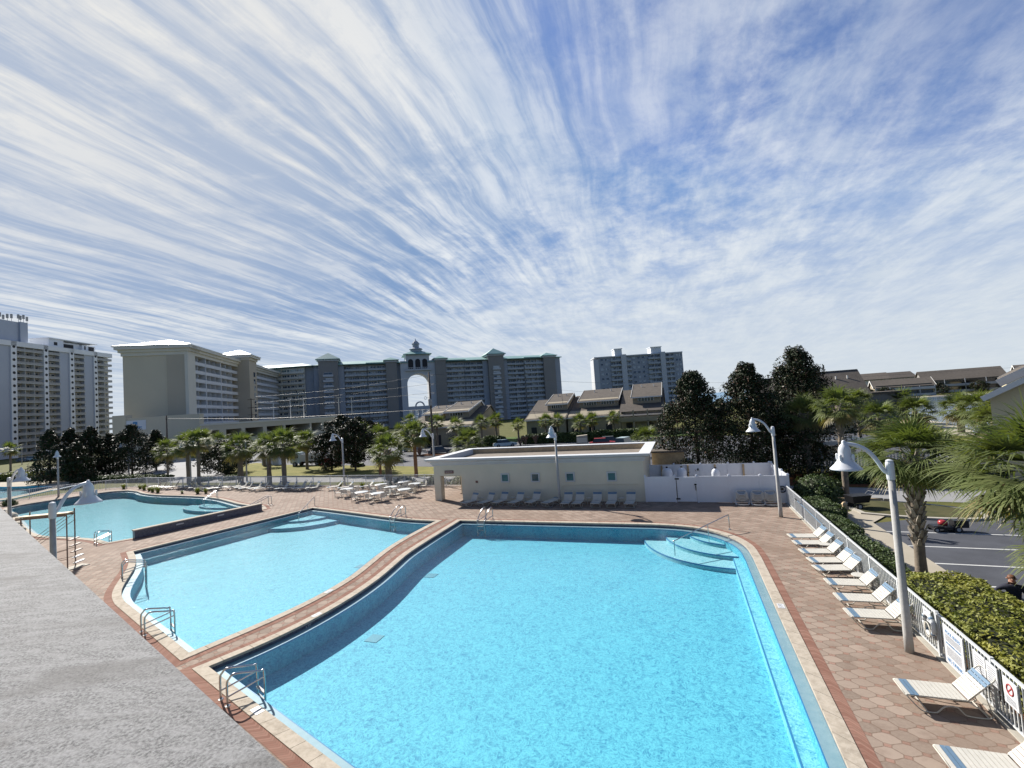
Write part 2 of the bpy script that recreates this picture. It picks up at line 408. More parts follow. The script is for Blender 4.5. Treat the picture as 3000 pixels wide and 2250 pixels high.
def m_open_water(name, col, bump, scale, rough=0.08):
    m = bpy.data.materials.new(name); m.use_nodes = True; k = NT(m.node_tree); k.n.clear()
    out = k.node('ShaderNodeOutputMaterial'); b = k.node('ShaderNodeBsdfPrincipled')
    pos = k.node('ShaderNodeNewGeometry').outputs['Position']
    bn = k.node('ShaderNodeBump'); bn.inputs['Distance'].default_value = bump
    k.put(bn.inputs['Height'], k.noise(pos, scale, 4, 0.6, 0.8)); k.l.new(bn.outputs[0], b.inputs['Normal'])
    b.inputs['Base Color'].default_value = (*col, 1); b.inputs['Roughness'].default_value = rough; b.inputs['IOR'].default_value = 1.33
    k.l.new(b.outputs[0], out.inputs[0]); return m

def m_caustic_plaster(name, c1, c2, scale=13.0):
    """turquoise pool plaster, pale caustic net of light painted into the colour"""
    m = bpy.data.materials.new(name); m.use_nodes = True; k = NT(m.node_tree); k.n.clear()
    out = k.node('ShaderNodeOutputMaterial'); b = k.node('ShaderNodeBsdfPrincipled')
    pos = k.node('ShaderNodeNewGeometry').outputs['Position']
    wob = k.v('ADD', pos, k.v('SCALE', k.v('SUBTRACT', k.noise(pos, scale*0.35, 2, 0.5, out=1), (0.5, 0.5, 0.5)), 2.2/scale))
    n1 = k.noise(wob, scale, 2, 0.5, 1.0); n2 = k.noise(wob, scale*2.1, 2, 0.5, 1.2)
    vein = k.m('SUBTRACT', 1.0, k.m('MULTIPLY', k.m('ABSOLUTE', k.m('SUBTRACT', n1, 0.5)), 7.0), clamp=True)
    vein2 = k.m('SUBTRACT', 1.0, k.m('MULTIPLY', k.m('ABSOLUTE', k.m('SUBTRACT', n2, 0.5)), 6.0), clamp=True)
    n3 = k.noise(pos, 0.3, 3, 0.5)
    f = k.m('ADD', k.m('MULTIPLY', vein, 0.45), k.m('MULTIPLY', vein2, 0.55), clamp=True)  # bright ripple lines standing in for sunlight focused by the water
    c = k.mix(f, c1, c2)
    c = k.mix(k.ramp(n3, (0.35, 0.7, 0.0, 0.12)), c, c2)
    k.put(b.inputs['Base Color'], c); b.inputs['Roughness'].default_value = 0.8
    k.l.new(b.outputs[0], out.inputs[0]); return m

def m_glass(name, c1, c2, scale=0.35):
    """dark window glass, some panes with pale curtains behind (per window by object position)"""
    m = bpy.data.materials.new(name); m.use_nodes = True; k = NT(m.node_tree); k.n.clear()
    out = k.node('ShaderNodeOutputMaterial'); b = k.node('ShaderNodeBsdfPrincipled')
    pos = k.node('ShaderNodeNewGeometry').outputs['Position']
    x, y, z = k.sep(pos)
    wn = k.node('ShaderNodeTexWhiteNoise', noise_dimensions='3D')
    k.put(wn.inputs[0], k.comb(k.m('FLOOR', k.m('MULTIPLY', x, scale)), k.m('FLOOR', k.m('MULTIPLY', y, scale)), k.m('FLOOR', k.m('MULTIPLY', z, 0.345))))
    c = k.mix(k.m('GREATER_THAN', wn.outputs[0], 0.60), c1, c2)
    k.put(b.inputs['Base Color'], c); b.inputs['Roughness'].default_value = 0.12; b.inputs['Specular IOR Level'].default_value = 0.6
    k.l.new(b.outputs[0], out.inputs[0]); return m

def m_slab():
    m = bpy.data.materials.new('roof_stucco'); m.use_nodes = True; k = NT(m.node_tree); k.n.clear()
    out = k.node('ShaderNodeOutputMaterial'); b = k.node('ShaderNodeBsdfPrincipled')
    pos = k.node('ShaderNodeNewGeometry').outputs['Position']
    x, y, z = k.sep(pos); a = radians(22)
    s1 = k.m('ADD', k.m('MULTIPLY', x, cos(a)), k.m('MULTIPLY', y, sin(a)))
    s2 = k.m('SUBTRACT', k.m('MULTIPLY', y, cos(a)), k.m('MULTIPLY', x, sin(a)))
    streak = k.noise(k.comb(k.m('MULTIPLY', s1, 0.45), k.m('MULTIPLY', s2, 2.6), 0.0), 1.2, 6, 0.62, 0.7)
    grit = k.noise(pos, 55, 5, 0.75); mid = k.noise(k.comb(k.m('MULTIPLY', s1, 5.0), k.m('MULTIPLY', s2, 13.0), 0.0), 1.0, 6, 0.7)
    c = k.mix(k.ramp(grit, (0.36, 0.64)), (0.095, 0.094, 0.092), (0.275, 0.274, 0.268))
    c = k.mix(k.ramp(mid, (0.42, 0.62, 0.0, 0.55)), c, (0.285, 0.284, 0.278))
    c = k.mix(k.ramp(streak, (0.50, 0.68, 0.0, 0.62)), c, (0.125, 0.12, 0.113))
    c = k.mix(k.ramp(k.noise(pos, 1.9, 3, 0.5), (0.66, 0.76, 0.0, 0.4)), c, (0.14, 0.13, 0.12))
    k.put(b.inputs['Base Color'], c); b.inputs['Roughness'].default_value = 0.85; b.inputs['Specular IOR Level'].default_value = 0.2
    bn = k.node('ShaderNodeBump'); bn.inputs['Distance'].default_value = 0.006; k.put(bn.inputs['Height'], k.m('ADD', grit, k.m('MULTIPLY', mid, 0.5)))
    k.l.new(bn.outputs[0], b.inputs['Normal']); k.l.new(b.outputs[0], out.inputs[0]); return m

def m_coping():
    m = bpy.data.materials.new('coping_stone'); m.use_nodes = True; k = NT(m.node_tree); k.n.clear()
    out = k.node('ShaderNodeOutputMaterial'); b = k.node('ShaderNodeBsdfPrincipled')
    pos = k.node('ShaderNodeNewGeometry').outputs['Position']
    gm = k.node('ShaderNodeNewGeometry')
    n = k.noise(pos, 4.5, 6, 0.68); n2 = k.noise(pos, 17, 5, 0.7)
    c = k.mix(k.ramp(n, (0.35, 0.68)), (0.40, 0.35, 0.285), (0.28, 0.24, 0.19))
    c = k.mix(gm.outputs['Random Per Island'], c, k.mix(0.5, c, (0.44, 0.39, 0.32)))
    c = k.mix(k.ramp(n2, (0.45, 0.75, 0.0, 0.5)), c, (0.47, 0.43, 0.37))
    k.put(b.inputs['Base Color'], c); b.inputs['Roughness'].default_value = 0.88; b.inputs['Specular IOR Level'].default_value = 0.1
    k.l.new(b.outputs[0], out.inputs[0]); return m

MT = {}
def mats():
    M = MT
    M['paver'] = m_paver(); M['soldier'] = m_soldier(); M['coping'] = m_coping(); M['slab'] = m_slab()
    M['tile'] = m_tile('waterline_tile', (0.035, 0.045, 0.075), (0.09, 0.105, 0.15), (0.16, 0.17, 0.18))
    M['bluetile'] = mk('blue_step_tile', (0.03, 0.20, 0.40), 0.3, 0.1)
    M['floor'] = m_caustic_plaster('pool_plaster', (0.008, 0.175, 0.305), (0.105, 0.485, 0.565), 5.2)
    M['floor2'] = m_caustic_plaster('pool_plaster_pale', (0.028, 0.235, 0.345), (0.13, 0.48, 0.545), 5.2)
    M['floor3'] = m_caustic_plaster('pool_plaster_teal', (0.025, 0.28, 0.36), (0.05, 0.38, 0.45), 2.5)
    M['benchf'] = m_caustic_plaster('bench_plaster', (0.025, 0.23, 0.34), (0.20, 0.56, 0.61), 5.6)
    M['stepf'] = m_caustic_plaster('step_plaster', (0.10, 0.36, 0.43), (0.28, 0.54, 0.57), 4.5)
    M['ledge'] = mk('ledge_plaster', (0.27, 0.385, 0.42), 0.6, 0.12, 4, col2=(0.20, 0.325, 0.37))
    M['water'] = m_water('pool_water', (0.93, 0.98, 1.0), 0.013, 5.0)
    M['drain'] = mk('drain_cover', (0.06, 0.28, 0.36), 0.6, 0.1, 5)
    M['lake'] = m_open_water('lake_water', (0.05, 0.09, 0.13), 0.02, 1.2, 0.12)
    M['sea'] = m_open_water('sea_water', (0.10, 0.20, 0.30), 0.3, 0.08, 0.35)
    M['grass'] = mk('grass_ground', (0.14, 0.13, 0.045), 0.95, 0.2, 1.2, col2=(0.075, 0.09, 0.025), spec=0.1, world=True)
    M['turf'] = mk('dull_turf', (0.11, 0.10, 0.05), 0.95, 0.3, 1.5, col2=(0.06, 0.065, 0.03), spec=0.1, world=True)  # browner and duller green than the open grass
    M['lawn'] = mk('lawn', (0.25, 0.22, 0.07), 0.95, 0.2, 0.6, col2=(0.13, 0.14, 0.035), spec=0.1, world=True, bump=0.02, bscale=15)
    M['greenlawn'] = mk('green_lawn', (0.10, 0.16, 0.04), 0.95, 0.2, 0.6, col2=(0.06, 0.10, 0.03), spec=0.1, world=True)
    M['asphalt'] = mk('asphalt', (0.085, 0.09, 0.105), 0.85, 0.2, 0.7, col2=(0.055, 0.058, 0.068), world=True, bump=0.006, bscale=40)
    M['oldasphalt'] = mk('bleached_asphalt', (0.29, 0.29, 0.29), 0.9, 0.15, 0.4, col2=(0.25, 0.25, 0.25), world=True)
    M['concrete'] = mk('concrete', (0.40, 0.355, 0.28), 0.85, 0.12, 1.2, col2=(0.36, 0.32, 0.25), world=True)
    M['kerb'] = mk('kerb_concrete', (0.42, 0.39, 0.33), 0.85, 0.15, 2.0, world=True)
    M['mulch'] = mk('pine_mulch', (0.20, 0.085, 0.04), 0.95, 0.3, 6, col2=(0.09, 0.045, 0.025), spec=0.1, world=True, bump=0.03, bscale=20)
    M['sand'] = mk('sand', (0.45, 0.405, 0.325), 0.95, 0.1, 0.5, world=True, spec=0.1)
    M['lines'] = mk('road_paint', (0.58, 0.58, 0.56), 0.7, 0.12, 8)
    M['white'] = mk('white_paint', (0.58, 0.60, 0.61), 0.4, 0.04, 3)
    M['vinyl'] = mk('white_vinyl', (0.74, 0.77, 0.82), 0.35, 0.04, 1.5)
    M['lampwhite'] = mk('lamp_enamel', (0.66, 0.67, 0.69), 0.3, 0.03, 4)
    M['polegrey'] = mk('concrete_pole', (0.45, 0.44, 0.42), 0.8, 0.18, 8, col2=(0.36, 0.35, 0.33), bump=0.003)
    M['steel'] = mk('stainless_steel', (0.55, 0.56, 0.57), 0.18, 0.05, 5, metal=1.0)
    M['strap'] = mk('white_vinyl_strap', (0.56, 0.54, 0.485), 0.4, 0.07, 9)
    M['strapblue'] = mk('blue_vinyl_strap', (0.13, 0.21, 0.30), 0.4, 0.08, 9)
    M['frame'] = mk('chair_frame', (0.55, 0.525, 0.46), 0.35, 0.05, 6)
    M['wood'] = mk('weathered_wood', (0.50, 0.37, 0.22), 0.7, 0.2, 4)
    M['rust'] = mk('rusty_metal', (0.22, 0.15, 0.12), 0.6, 0.3, 6)
    M['stucco'] = mk('cream_stucco', (0.74, 0.69, 0.55), 0.85, 0.06, 0.6, bump=0.003, bscale=30)
    M['cornice'] = mk('cornice_paint', (0.62, 0.635, 0.645), 0.6, 0.05, 1.0)
    M['roofgravel'] = mk('roof_felt', (0.21, 0.175, 0.14), 0.9, 0.2, 2.0)
    M['dark'] = mk('dark_opening', (0.03, 0.03, 0.035), 0.7, 0.1, 2)
    M['glass'] = m_glass('window_glass', (0.03, 0.05, 0.075), (0.42, 0.44, 0.44))
    M['tealglass'] = mk('teal_window', (0.03, 0.10, 0.12), 0.1, 0.1, 2, spec=0.7)
    M['brownsign'] = mk('brown_sign', (0.20, 0.10, 0.08), 0.5, 0.08)
    M['signwhite'] = mk('sign_board', (0.60, 0.61, 0.62), 0.4, 0.03)
    M['signblue'] = mk('sign_lettering', (0.10, 0.27, 0.52), 0.5, 0.03)
    M['signdark'] = mk('sign_print', (0.12, 0.13, 0.16), 0.5, 0.03)
    M['black'] = mk('black_plastic', (0.018, 0.018, 0.02), 0.4, 0.1)
    M['rubber'] = mk('tyre_rubber', (0.022, 0.022, 0.024), 0.8, 0.1)
    M['redpaint'] = mk('red_paint', (0.36, 0.03, 0.035), 0.3, 0.06)
    M['whitecar'] = mk('white_car_paint', (0.52, 0.64, 0.66), 0.25, 0.03)
    M['greycar'] = mk('grey_car_paint', (0.10, 0.11, 0.12), 0.25, 0.04)
    M['carglass'] = mk('car_glass', (0.02, 0.025, 0.03), 0.08, 0.0, spec=0.7)
    M['palmleaf'] = mk('palm_leaf', (0.095, 0.13, 0.042), 0.6, 0.3, 1.2, col2=(0.17, 0.19, 0.075), trans=0.25, spec=0.18)
    M['palmleaf2'] = mk('palm_leaf_old', (0.20, 0.165, 0.07), 0.5, 0.25, 1.5, trans=0.2)
    M['palmtrunk'] = mk('palm_trunk', (0.25, 0.205, 0.155), 0.9, 0.3, 3, col2=(0.14, 0.115, 0.09), bump=0.02, bscale=9)
    M['palmboot'] = mk('palm_boot', (0.40, 0.355, 0.29), 0.85, 0.3, 5, col2=(0.20, 0.165, 0.125))
    M['trunkred'] = mk('palm_trunk_reddish', (0.30, 0.155, 0.085), 0.9, 0.25, 3, bump=0.02, bscale=9)
    M['magleaf'] = mk('magnolia_leaf', (0.018, 0.030, 0.012), 0.6, 0.3, 0.8, col2=(0.04, 0.055, 0.022), spec=0.15)
    M['magbrown'] = mk('magnolia_leaf_underside', (0.095, 0.05, 0.028), 0.55, 0.3, 1.0)
    M['bark'] = mk('bark', (0.085, 0.07, 0.055), 0.9, 0.3, 5, bump=0.01)
    M['hedge'] = mk('hedge_leaf', (0.13, 0.165, 0.03), 0.6, 0.3, 1.3, col2=(0.29, 0.275, 0.05), trans=0.15)
    M['hedgedark'] = mk('hedge_leaf_dark', (0.045, 0.075, 0.02), 0.6, 0.3, 1.0, col2=(0.075, 0.11, 0.028), trans=0.1)
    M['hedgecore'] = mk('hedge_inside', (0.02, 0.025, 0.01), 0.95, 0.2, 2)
    M['shrub'] = mk('shrub_leaf', (0.20, 0.22, 0.05), 0.5, 0.25, 2, col2=(0.12, 0.15, 0.03), trans=0.2)
    M['twig'] = mk('bare_twig', (0.22, 0.15, 0.115), 0.9, 0.2, 3)
    # buildings
    M['towerwhite'] = mk('white_render', (0.80, 0.82, 0.85), 0.8, 0.04, 0.1)
    M['towergrey'] = mk('grey_render', (0.46, 0.50, 0.58), 0.85, 0.04, 0.1)
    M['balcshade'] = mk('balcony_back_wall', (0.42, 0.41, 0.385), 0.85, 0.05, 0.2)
    M['railgrey'] = mk('balcony_rail', (0.36, 0.36, 0.36), 0.6, 0.08, 0.4)
    M['slabpale'] = mk('balcony_slab', (0.60, 0.61, 0.60), 0.8, 0.05, 0.2)
    M['hotel'] = mk('tan_render', (0.66, 0.595, 0.46), 0.85, 0.05, 0.08)
    M['hotel2'] = mk('brown_render', (0.53, 0.47, 0.37), 0.85, 0.05, 0.08)
    M['hoteltrim'] = mk('cream_trim', (0.72, 0.69, 0.60), 0.7, 0.04, 0.2)
    M['hotelrail'] = mk('white_railing', (0.70, 0.72, 0.74), 0.6, 0.05, 0.5)
    M['metalroof'] = mk('pale_metal_roof', (0.60, 0.62, 0.60), 0.32, 0.03, 0.3, spec=0.6)
    M['greenroof'] = mk('verdigris_roof', (0.23, 0.40, 0.375), 0.45, 0.06, 0.2)
    M['archblue'] = mk('resort_wall', (0.38, 0.41, 0.46), 0.85, 0.05, 0.06)
    M['archbrown'] = mk('resort_wall_brown', (0.29, 0.275, 0.26), 0.85, 0.05, 0.06)
    M['archlight'] = mk('resort_trim', (0.58, 0.60, 0.63), 0.8, 0.04, 0.1)
    M['archrail'] = mk('resort_rail', (0.45, 0.48, 0.52), 0.6, 0.05, 0.3)
    M['awning'] = mk('teal_awning', (0.02, 0.14, 0.17), 0.6, 0.1, 0.5)
    M['shingle'] = mk('brown_shingle', (0.155, 0.135, 0.115), 0.95, 0.15, 1.2, col2=(0.115, 0.10, 0.086), bump=0.02, bscale=6, spec=0.15)
    M['siding'] = mk('tan_siding', (0.34, 0.29, 0.205), 0.85, 0.08, 0.4)
    M['sidingpale'] = mk('yellow_siding', (0.62, 0.55, 0.36), 0.85, 0.05, 0.4)
    M['trimwhite'] = mk('white_trim', (0.72, 0.71, 0.67), 0.6, 0.04, 1.0)
    M['polewood'] = mk('pole_wood', (0.13, 0.105, 0.085), 0.9, 0.25, 2)
    M['wire'] = mk('power_wire', (0.06, 0.065, 0.07), 0.5, 0.0)
    M['skin'] = mk('skin', (0.50, 0.28, 0.20), 0.55, 0.05, 8)
    M['navy'] = mk('navy_cloth', (0.02, 0.022, 0.04), 0.8, 0.15, 6)
    M['jeans'] = mk('dark_trousers', (0.03, 0.033, 0.045), 0.85, 0.15, 6)
    M['hair'] = mk('auburn_hair', (0.15, 0.065, 0.035), 0.6, 0.2, 20)
mats()

# ------------------------------------------------------------------ ground, roads, deck, pools
GZ = -0.15
def sheet(name, outer, holes, z, mat, kind='structure', uv=False):
    bm = bmesh.new(); es = []
    for loop in [outer]+list(holes):
        vs = [bm.verts.new((p[0], p[1], z)) for p in loop]
        for i in range(len(vs)): es.append(bm.edges.new((vs[i], vs[(i+1) % len(vs)])))
    bmesh.ops.triangle_fill(bm, edges=es, use_beauty=True, use_dissolve=False, normal=(0, 0, 1))
    for f in bm.faces:
        if f.normal.z < 0: f.normal_flip()
    me = bpy.data.meshes.new(name); bm.to_mesh(me); bm.free(); me.materials.append(mat)
    o = bpy.data.objects.new(name, me); COL.objects.link(o)
    if kind: o['kind'] = kind
    return o
def catmull(pts, step=0.5):
    P = [Vector((p[0], p[1])) for p in pts]; out = []
    for i in range(len(P)-1):
        p0 = P[i-1] if i > 0 else P[i]*2-P[i+1]; p1, p2 = P[i], P[i+1]; p3 = P[i+2] if i+2 < len(P) else P[i+1]*2-P[i]
        n = max(1, round((p2-p1).length/step))
        for j in range(n):
            t = j/n
            out.append(tuple(0.5*((2*p1)+(p2-p0)*t+(2*p0-5*p1+4*p2-p3)*t*t+(3*p1-p0-3*p2+p3)*t**3)))
    out.append(tuple(P[-1])); return out
def outline(segs):
    """segs: ('s', points) straight or ('c', points) curved; consecutive segments share an end"""
    out = []
    for k, pts in segs:
        q = catmull(pts) if k == 'c' else [tuple(p) for p in pts]
        if out and hypot(out[-1][0]-q[0][0], out[-1][1]-q[0][1]) < 0.02: q = q[1:]
        out += q
    if hypot(out[0][0]-out[-1][0], out[0][1]-out[-1][1]) < 0.02: out.pop()
    n = len(out); ar = sum(out[i][0]*out[(i+1) % n][1]-out[(i+1) % n][0]*out[i][1] for i in range(n))
    return out if ar > 0 else list(reversed(out))
def offset(poly, d):
    """d > 0 shrinks a counter-clockwise outline"""
    n = len(poly); out = []
    for i in range(n):
        a, b, c = (Vector(poly[(i+j) % n]) for j in (-1, 0, 1))
        e1 = (b-a).normalized(); e2 = (c-b).normalized()
        n1 = Vector((-e1.y, e1.x)); n2 = Vector((-e2.y, e2.x)); m = n1+n2
        if m.length < 1e-4: m = n1
        m.normalize(); q = d/max(0.45, m.dot(n1)); out.append((b.x+m.x*q, b.y+m.y*q))
    return out
def ring(mb, A, B, za, zb, mi=0):
    n = len(A)
    for i in range(n):
        j = (i+1) % n
        mb.add([(*A[i], za), (*A[j], za), (*B[j], zb), (*B[i], zb)], [(0, 1, 2, 3)], mi)

MAIN = outline([('c', [(-14.93, 10.91), (-14.33, 12.65), (-13.98, 14.5), (-13.88, 16.5), (-14.02, 18.55), (-14.35, 20.4), (-14.70, 22.2), (-14.86, 24.2), (-14.95, 26.5), (-15.02, 28.6), (-15.05, 29.40)]),
                ('s', [(-15.05, 29.40), (-2.2, 29.42)]), ('c', [(-2.2, 29.42), (-0.92, 29.27), (0.15, 28.93), (0.87, 28.50), (1.52, 27.88), (2.12, 26.96), (2.52, 25.7), (2.62, 24.1)]),
                ('s', [(2.62, 24.1), (2.60, 5.11)]), ('s', [(2.60, 5.11), (-14.93, 10.91)])])
SECOND = outline([('c', [(-16.50, 11.40), (-16.25, 12.4), (-15.97, 13.5), (-15.74, 14.6), (-15.58, 15.9), (-15.55, 17.1), (-15.68, 18.8), (-16.05, 20.5), (-16.45, 22.3), (-16.70, 24.1), (-16.79, 26.2), (-16.80, 28.1), (-16.77, 29.15)]),
                  ('c', [(-16.77, 29.15), (-18.8, 29.33), (-20.97, 29.78), (-23.63, 30.55), (-27.3, 31.6), (-30.99, 32.59)]), ('s', [(-30.99, 32.59), (-33.93, 20.12)]),
                  ('c', [(-33.93, 20.12), (-31.8, 19.0), (-30.06, 17.87), (-28.74, 16.85), (-27.57, 15.93), (-26.6, 15.22), (-25.6, 14.62), (-24.5, 14.12)]),
                  ('s', [(-24.5, 14.12), (-16.50, 11.40)])])
THIRD = outline([('s', [(-38.9, 21.5), (-38.15, 22.7), (-36.0, 31.9)]), ('c', [(-36.0, 31.9), (-37.76, 33.1), (-39.44, 33.35), (-41.3, 33.85), (-43.75, 34.85), (-46.7, 36.05), (-49.0, 36.75), (-51.0, 37.25), (-54.7, 37.7), (-58.0, 37.95), (-61.3, 38.45), (-64.6, 39.4), (-67.0, 40.4), (-70.0, 41.1)]),
                 ('c', [(-70.0, 41.1), (-72.4, 40.3), (-73.3, 38.0), (-73.9, 35.4), (-74.3, 32.8), (-73.6, 31.0), (-71.3, 29.9), (-66.9, 28.5), (-63.8, 27.4), (-57.7, 25.15), (-52.1, 23.2), (-50.3, 22.65), (-48.2, 22.2), (-46.3, 22.1), (-44.2, 22.15), (-41.9, 22.1), (-40.3, 21.85), (-38.9, 21.5)])])
DECK = [(6.45, -4), (6.45, 43.0), (-71.3, 44.6), (-76.9, 42.8), (-80.1, 39.0), (-82.3, 34.5), (-85.5, 24.0), (-62, 9), (-20, -4)]
FARPOOL_DECK = [(-86, 30), (-84.5, 36), (-92, 47), (-101, 50.5), (-128, 50), (-135, 30), (-110, 18), (-92, 22)]

def pool(name, label, poly, depth, floor_m, grp):
    """one pool: coping stones, waterline tile, gutter ledge, basin and water as its parts"""
    c = (sum(p[0] for p in poly)/len(poly), sum(p[1] for p in poly)/len(poly), 0)
    root = thing(name, label, 'swimming pool', c, 0, grp); root['kind'] = 'structure'
    mb = MB(); out = offset(poly, -0.33); inn = offset(poly, -0.0+0.02); n = len(poly)
    for i in range(n):
        j = (i+1) % n; L = hypot(poly[j][0]-poly[i][0], poly[j][1]-poly[i][1]); q = max(1, round(L/0.78))
        for k in range(q):
            g = 0.007/L; t0 = k/q+(g if (q > 1 or i % 2) else 0); t1 = (k+1)/q-(g if (q > 1 or i % 2 == 0) else 0)
            f = lambda P, t: (P[i][0]+(P[j][0]-P[i][0])*t, P[i][1]+(P[j][1]-P[i][1])*t)
            a0, a1, b0, b1 = f(inn, t0), f(inn, t1), f(out, t0), f(out, t1)
            mb.hexa([(*b0, -0.03), (*b1, -0.03), (*a1, -0.05), (*a0, -0.05), (*b0, 0.028), (*b1, 0.028), (*a1, 0.034), (*a0, 0.034)])
    mb.build('coping', MT['coping'], root, org=c)
    mb = MB(); ring(mb, out, poly, 0.017, 0.017); mb.build('grout_bed', MT['kerb'], root, org=c)
    mb = MB(); ring(mb, poly, poly, -0.02, -0.155); mb.build('waterline_tile', MT['tile'], root, org=c)
    led = offset(poly, 0.32); edge = offset(poly, 0.345)
    mb = MB(); ring(mb, poly, led, -0.155, -0.155); mb.build('gutter_ledge', MT['ledge'], root, org=c)
    mb = MB(); ring(mb, led, edge, -0.154, -0.154); ring(mb, edge, edge, -0.154, -0.20); mb.build('edge_tile', MT['bluetile'], root, org=c)
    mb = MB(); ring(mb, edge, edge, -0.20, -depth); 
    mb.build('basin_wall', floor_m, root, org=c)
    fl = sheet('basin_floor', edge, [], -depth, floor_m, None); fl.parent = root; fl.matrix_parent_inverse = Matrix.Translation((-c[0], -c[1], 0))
    wt = sheet('water', offset(poly, 0.004), [], -0.13, MT['water'], None); wt.parent = root; wt.matrix_parent_inverse = Matrix.Translation((-c[0], -c[1], 0))
    # soldier course of bricks in the deck
    o2 = offset(poly, -0.62); mb = MB(); uvs = []; s = 0.0
    for i in range(n):
        j = (i+1) % n; L = hypot(out[j][0]-out[i][0], out[j][1]-out[i][1])
        mb.add([(*out[i], 0.006), (*out[j], 0.006), (*o2[j], 0.006), (*o2[i], 0.006)], [(0, 3, 2, 1)])
        uvs += [(s, 0), (s+L, 0), (s+L, 1), (s, 1)]; s += L
    mb.build('brick_border', MT['soldier'], root, org=c, uvs=uvs)
    return root, c, out
def tread(root, c, cx, cy, r, a0, a1, z, depth, fm, rx=1.0):
    pts = [(cx+r*rx*cos(a0+(a1-a0)*i/20), cy+r*sin(a0+(a1-a0)*i/20)) for i in range(21)]
    mb = MB(); mb.prism([(cx, cy)]+pts, -depth, z); mb.build('step', fm, root, org=c)
    q = [(cx+(r-0.05)*rx*cos(a0+(a1-a0)*i/20), cy+(r-0.05)*sin(a0+(a1-a0)*i/20)) for i in range(21)]
    mb = MB()
    for i in range(20):
        mb.hexa([(*pts[i], z-0.05), (*pts[i+1], z-0.05), (*q[i+1], z-0.05), (*q[i], z-0.05), (*pts[i], z+0.004), (*pts[i+1], z+0.004), (*q[i+1], z+0.004), (*q[i], z+0.004)])
    # push the strip 3 mm proud of the riser
    mb.v = [(cx+(x-cx)*1.0015, cy+(y-cy)*1.0015, zz) for x, y, zz in mb.v]
    mb.build('step_edge_tile', MT['bluetile'], root, org=c)

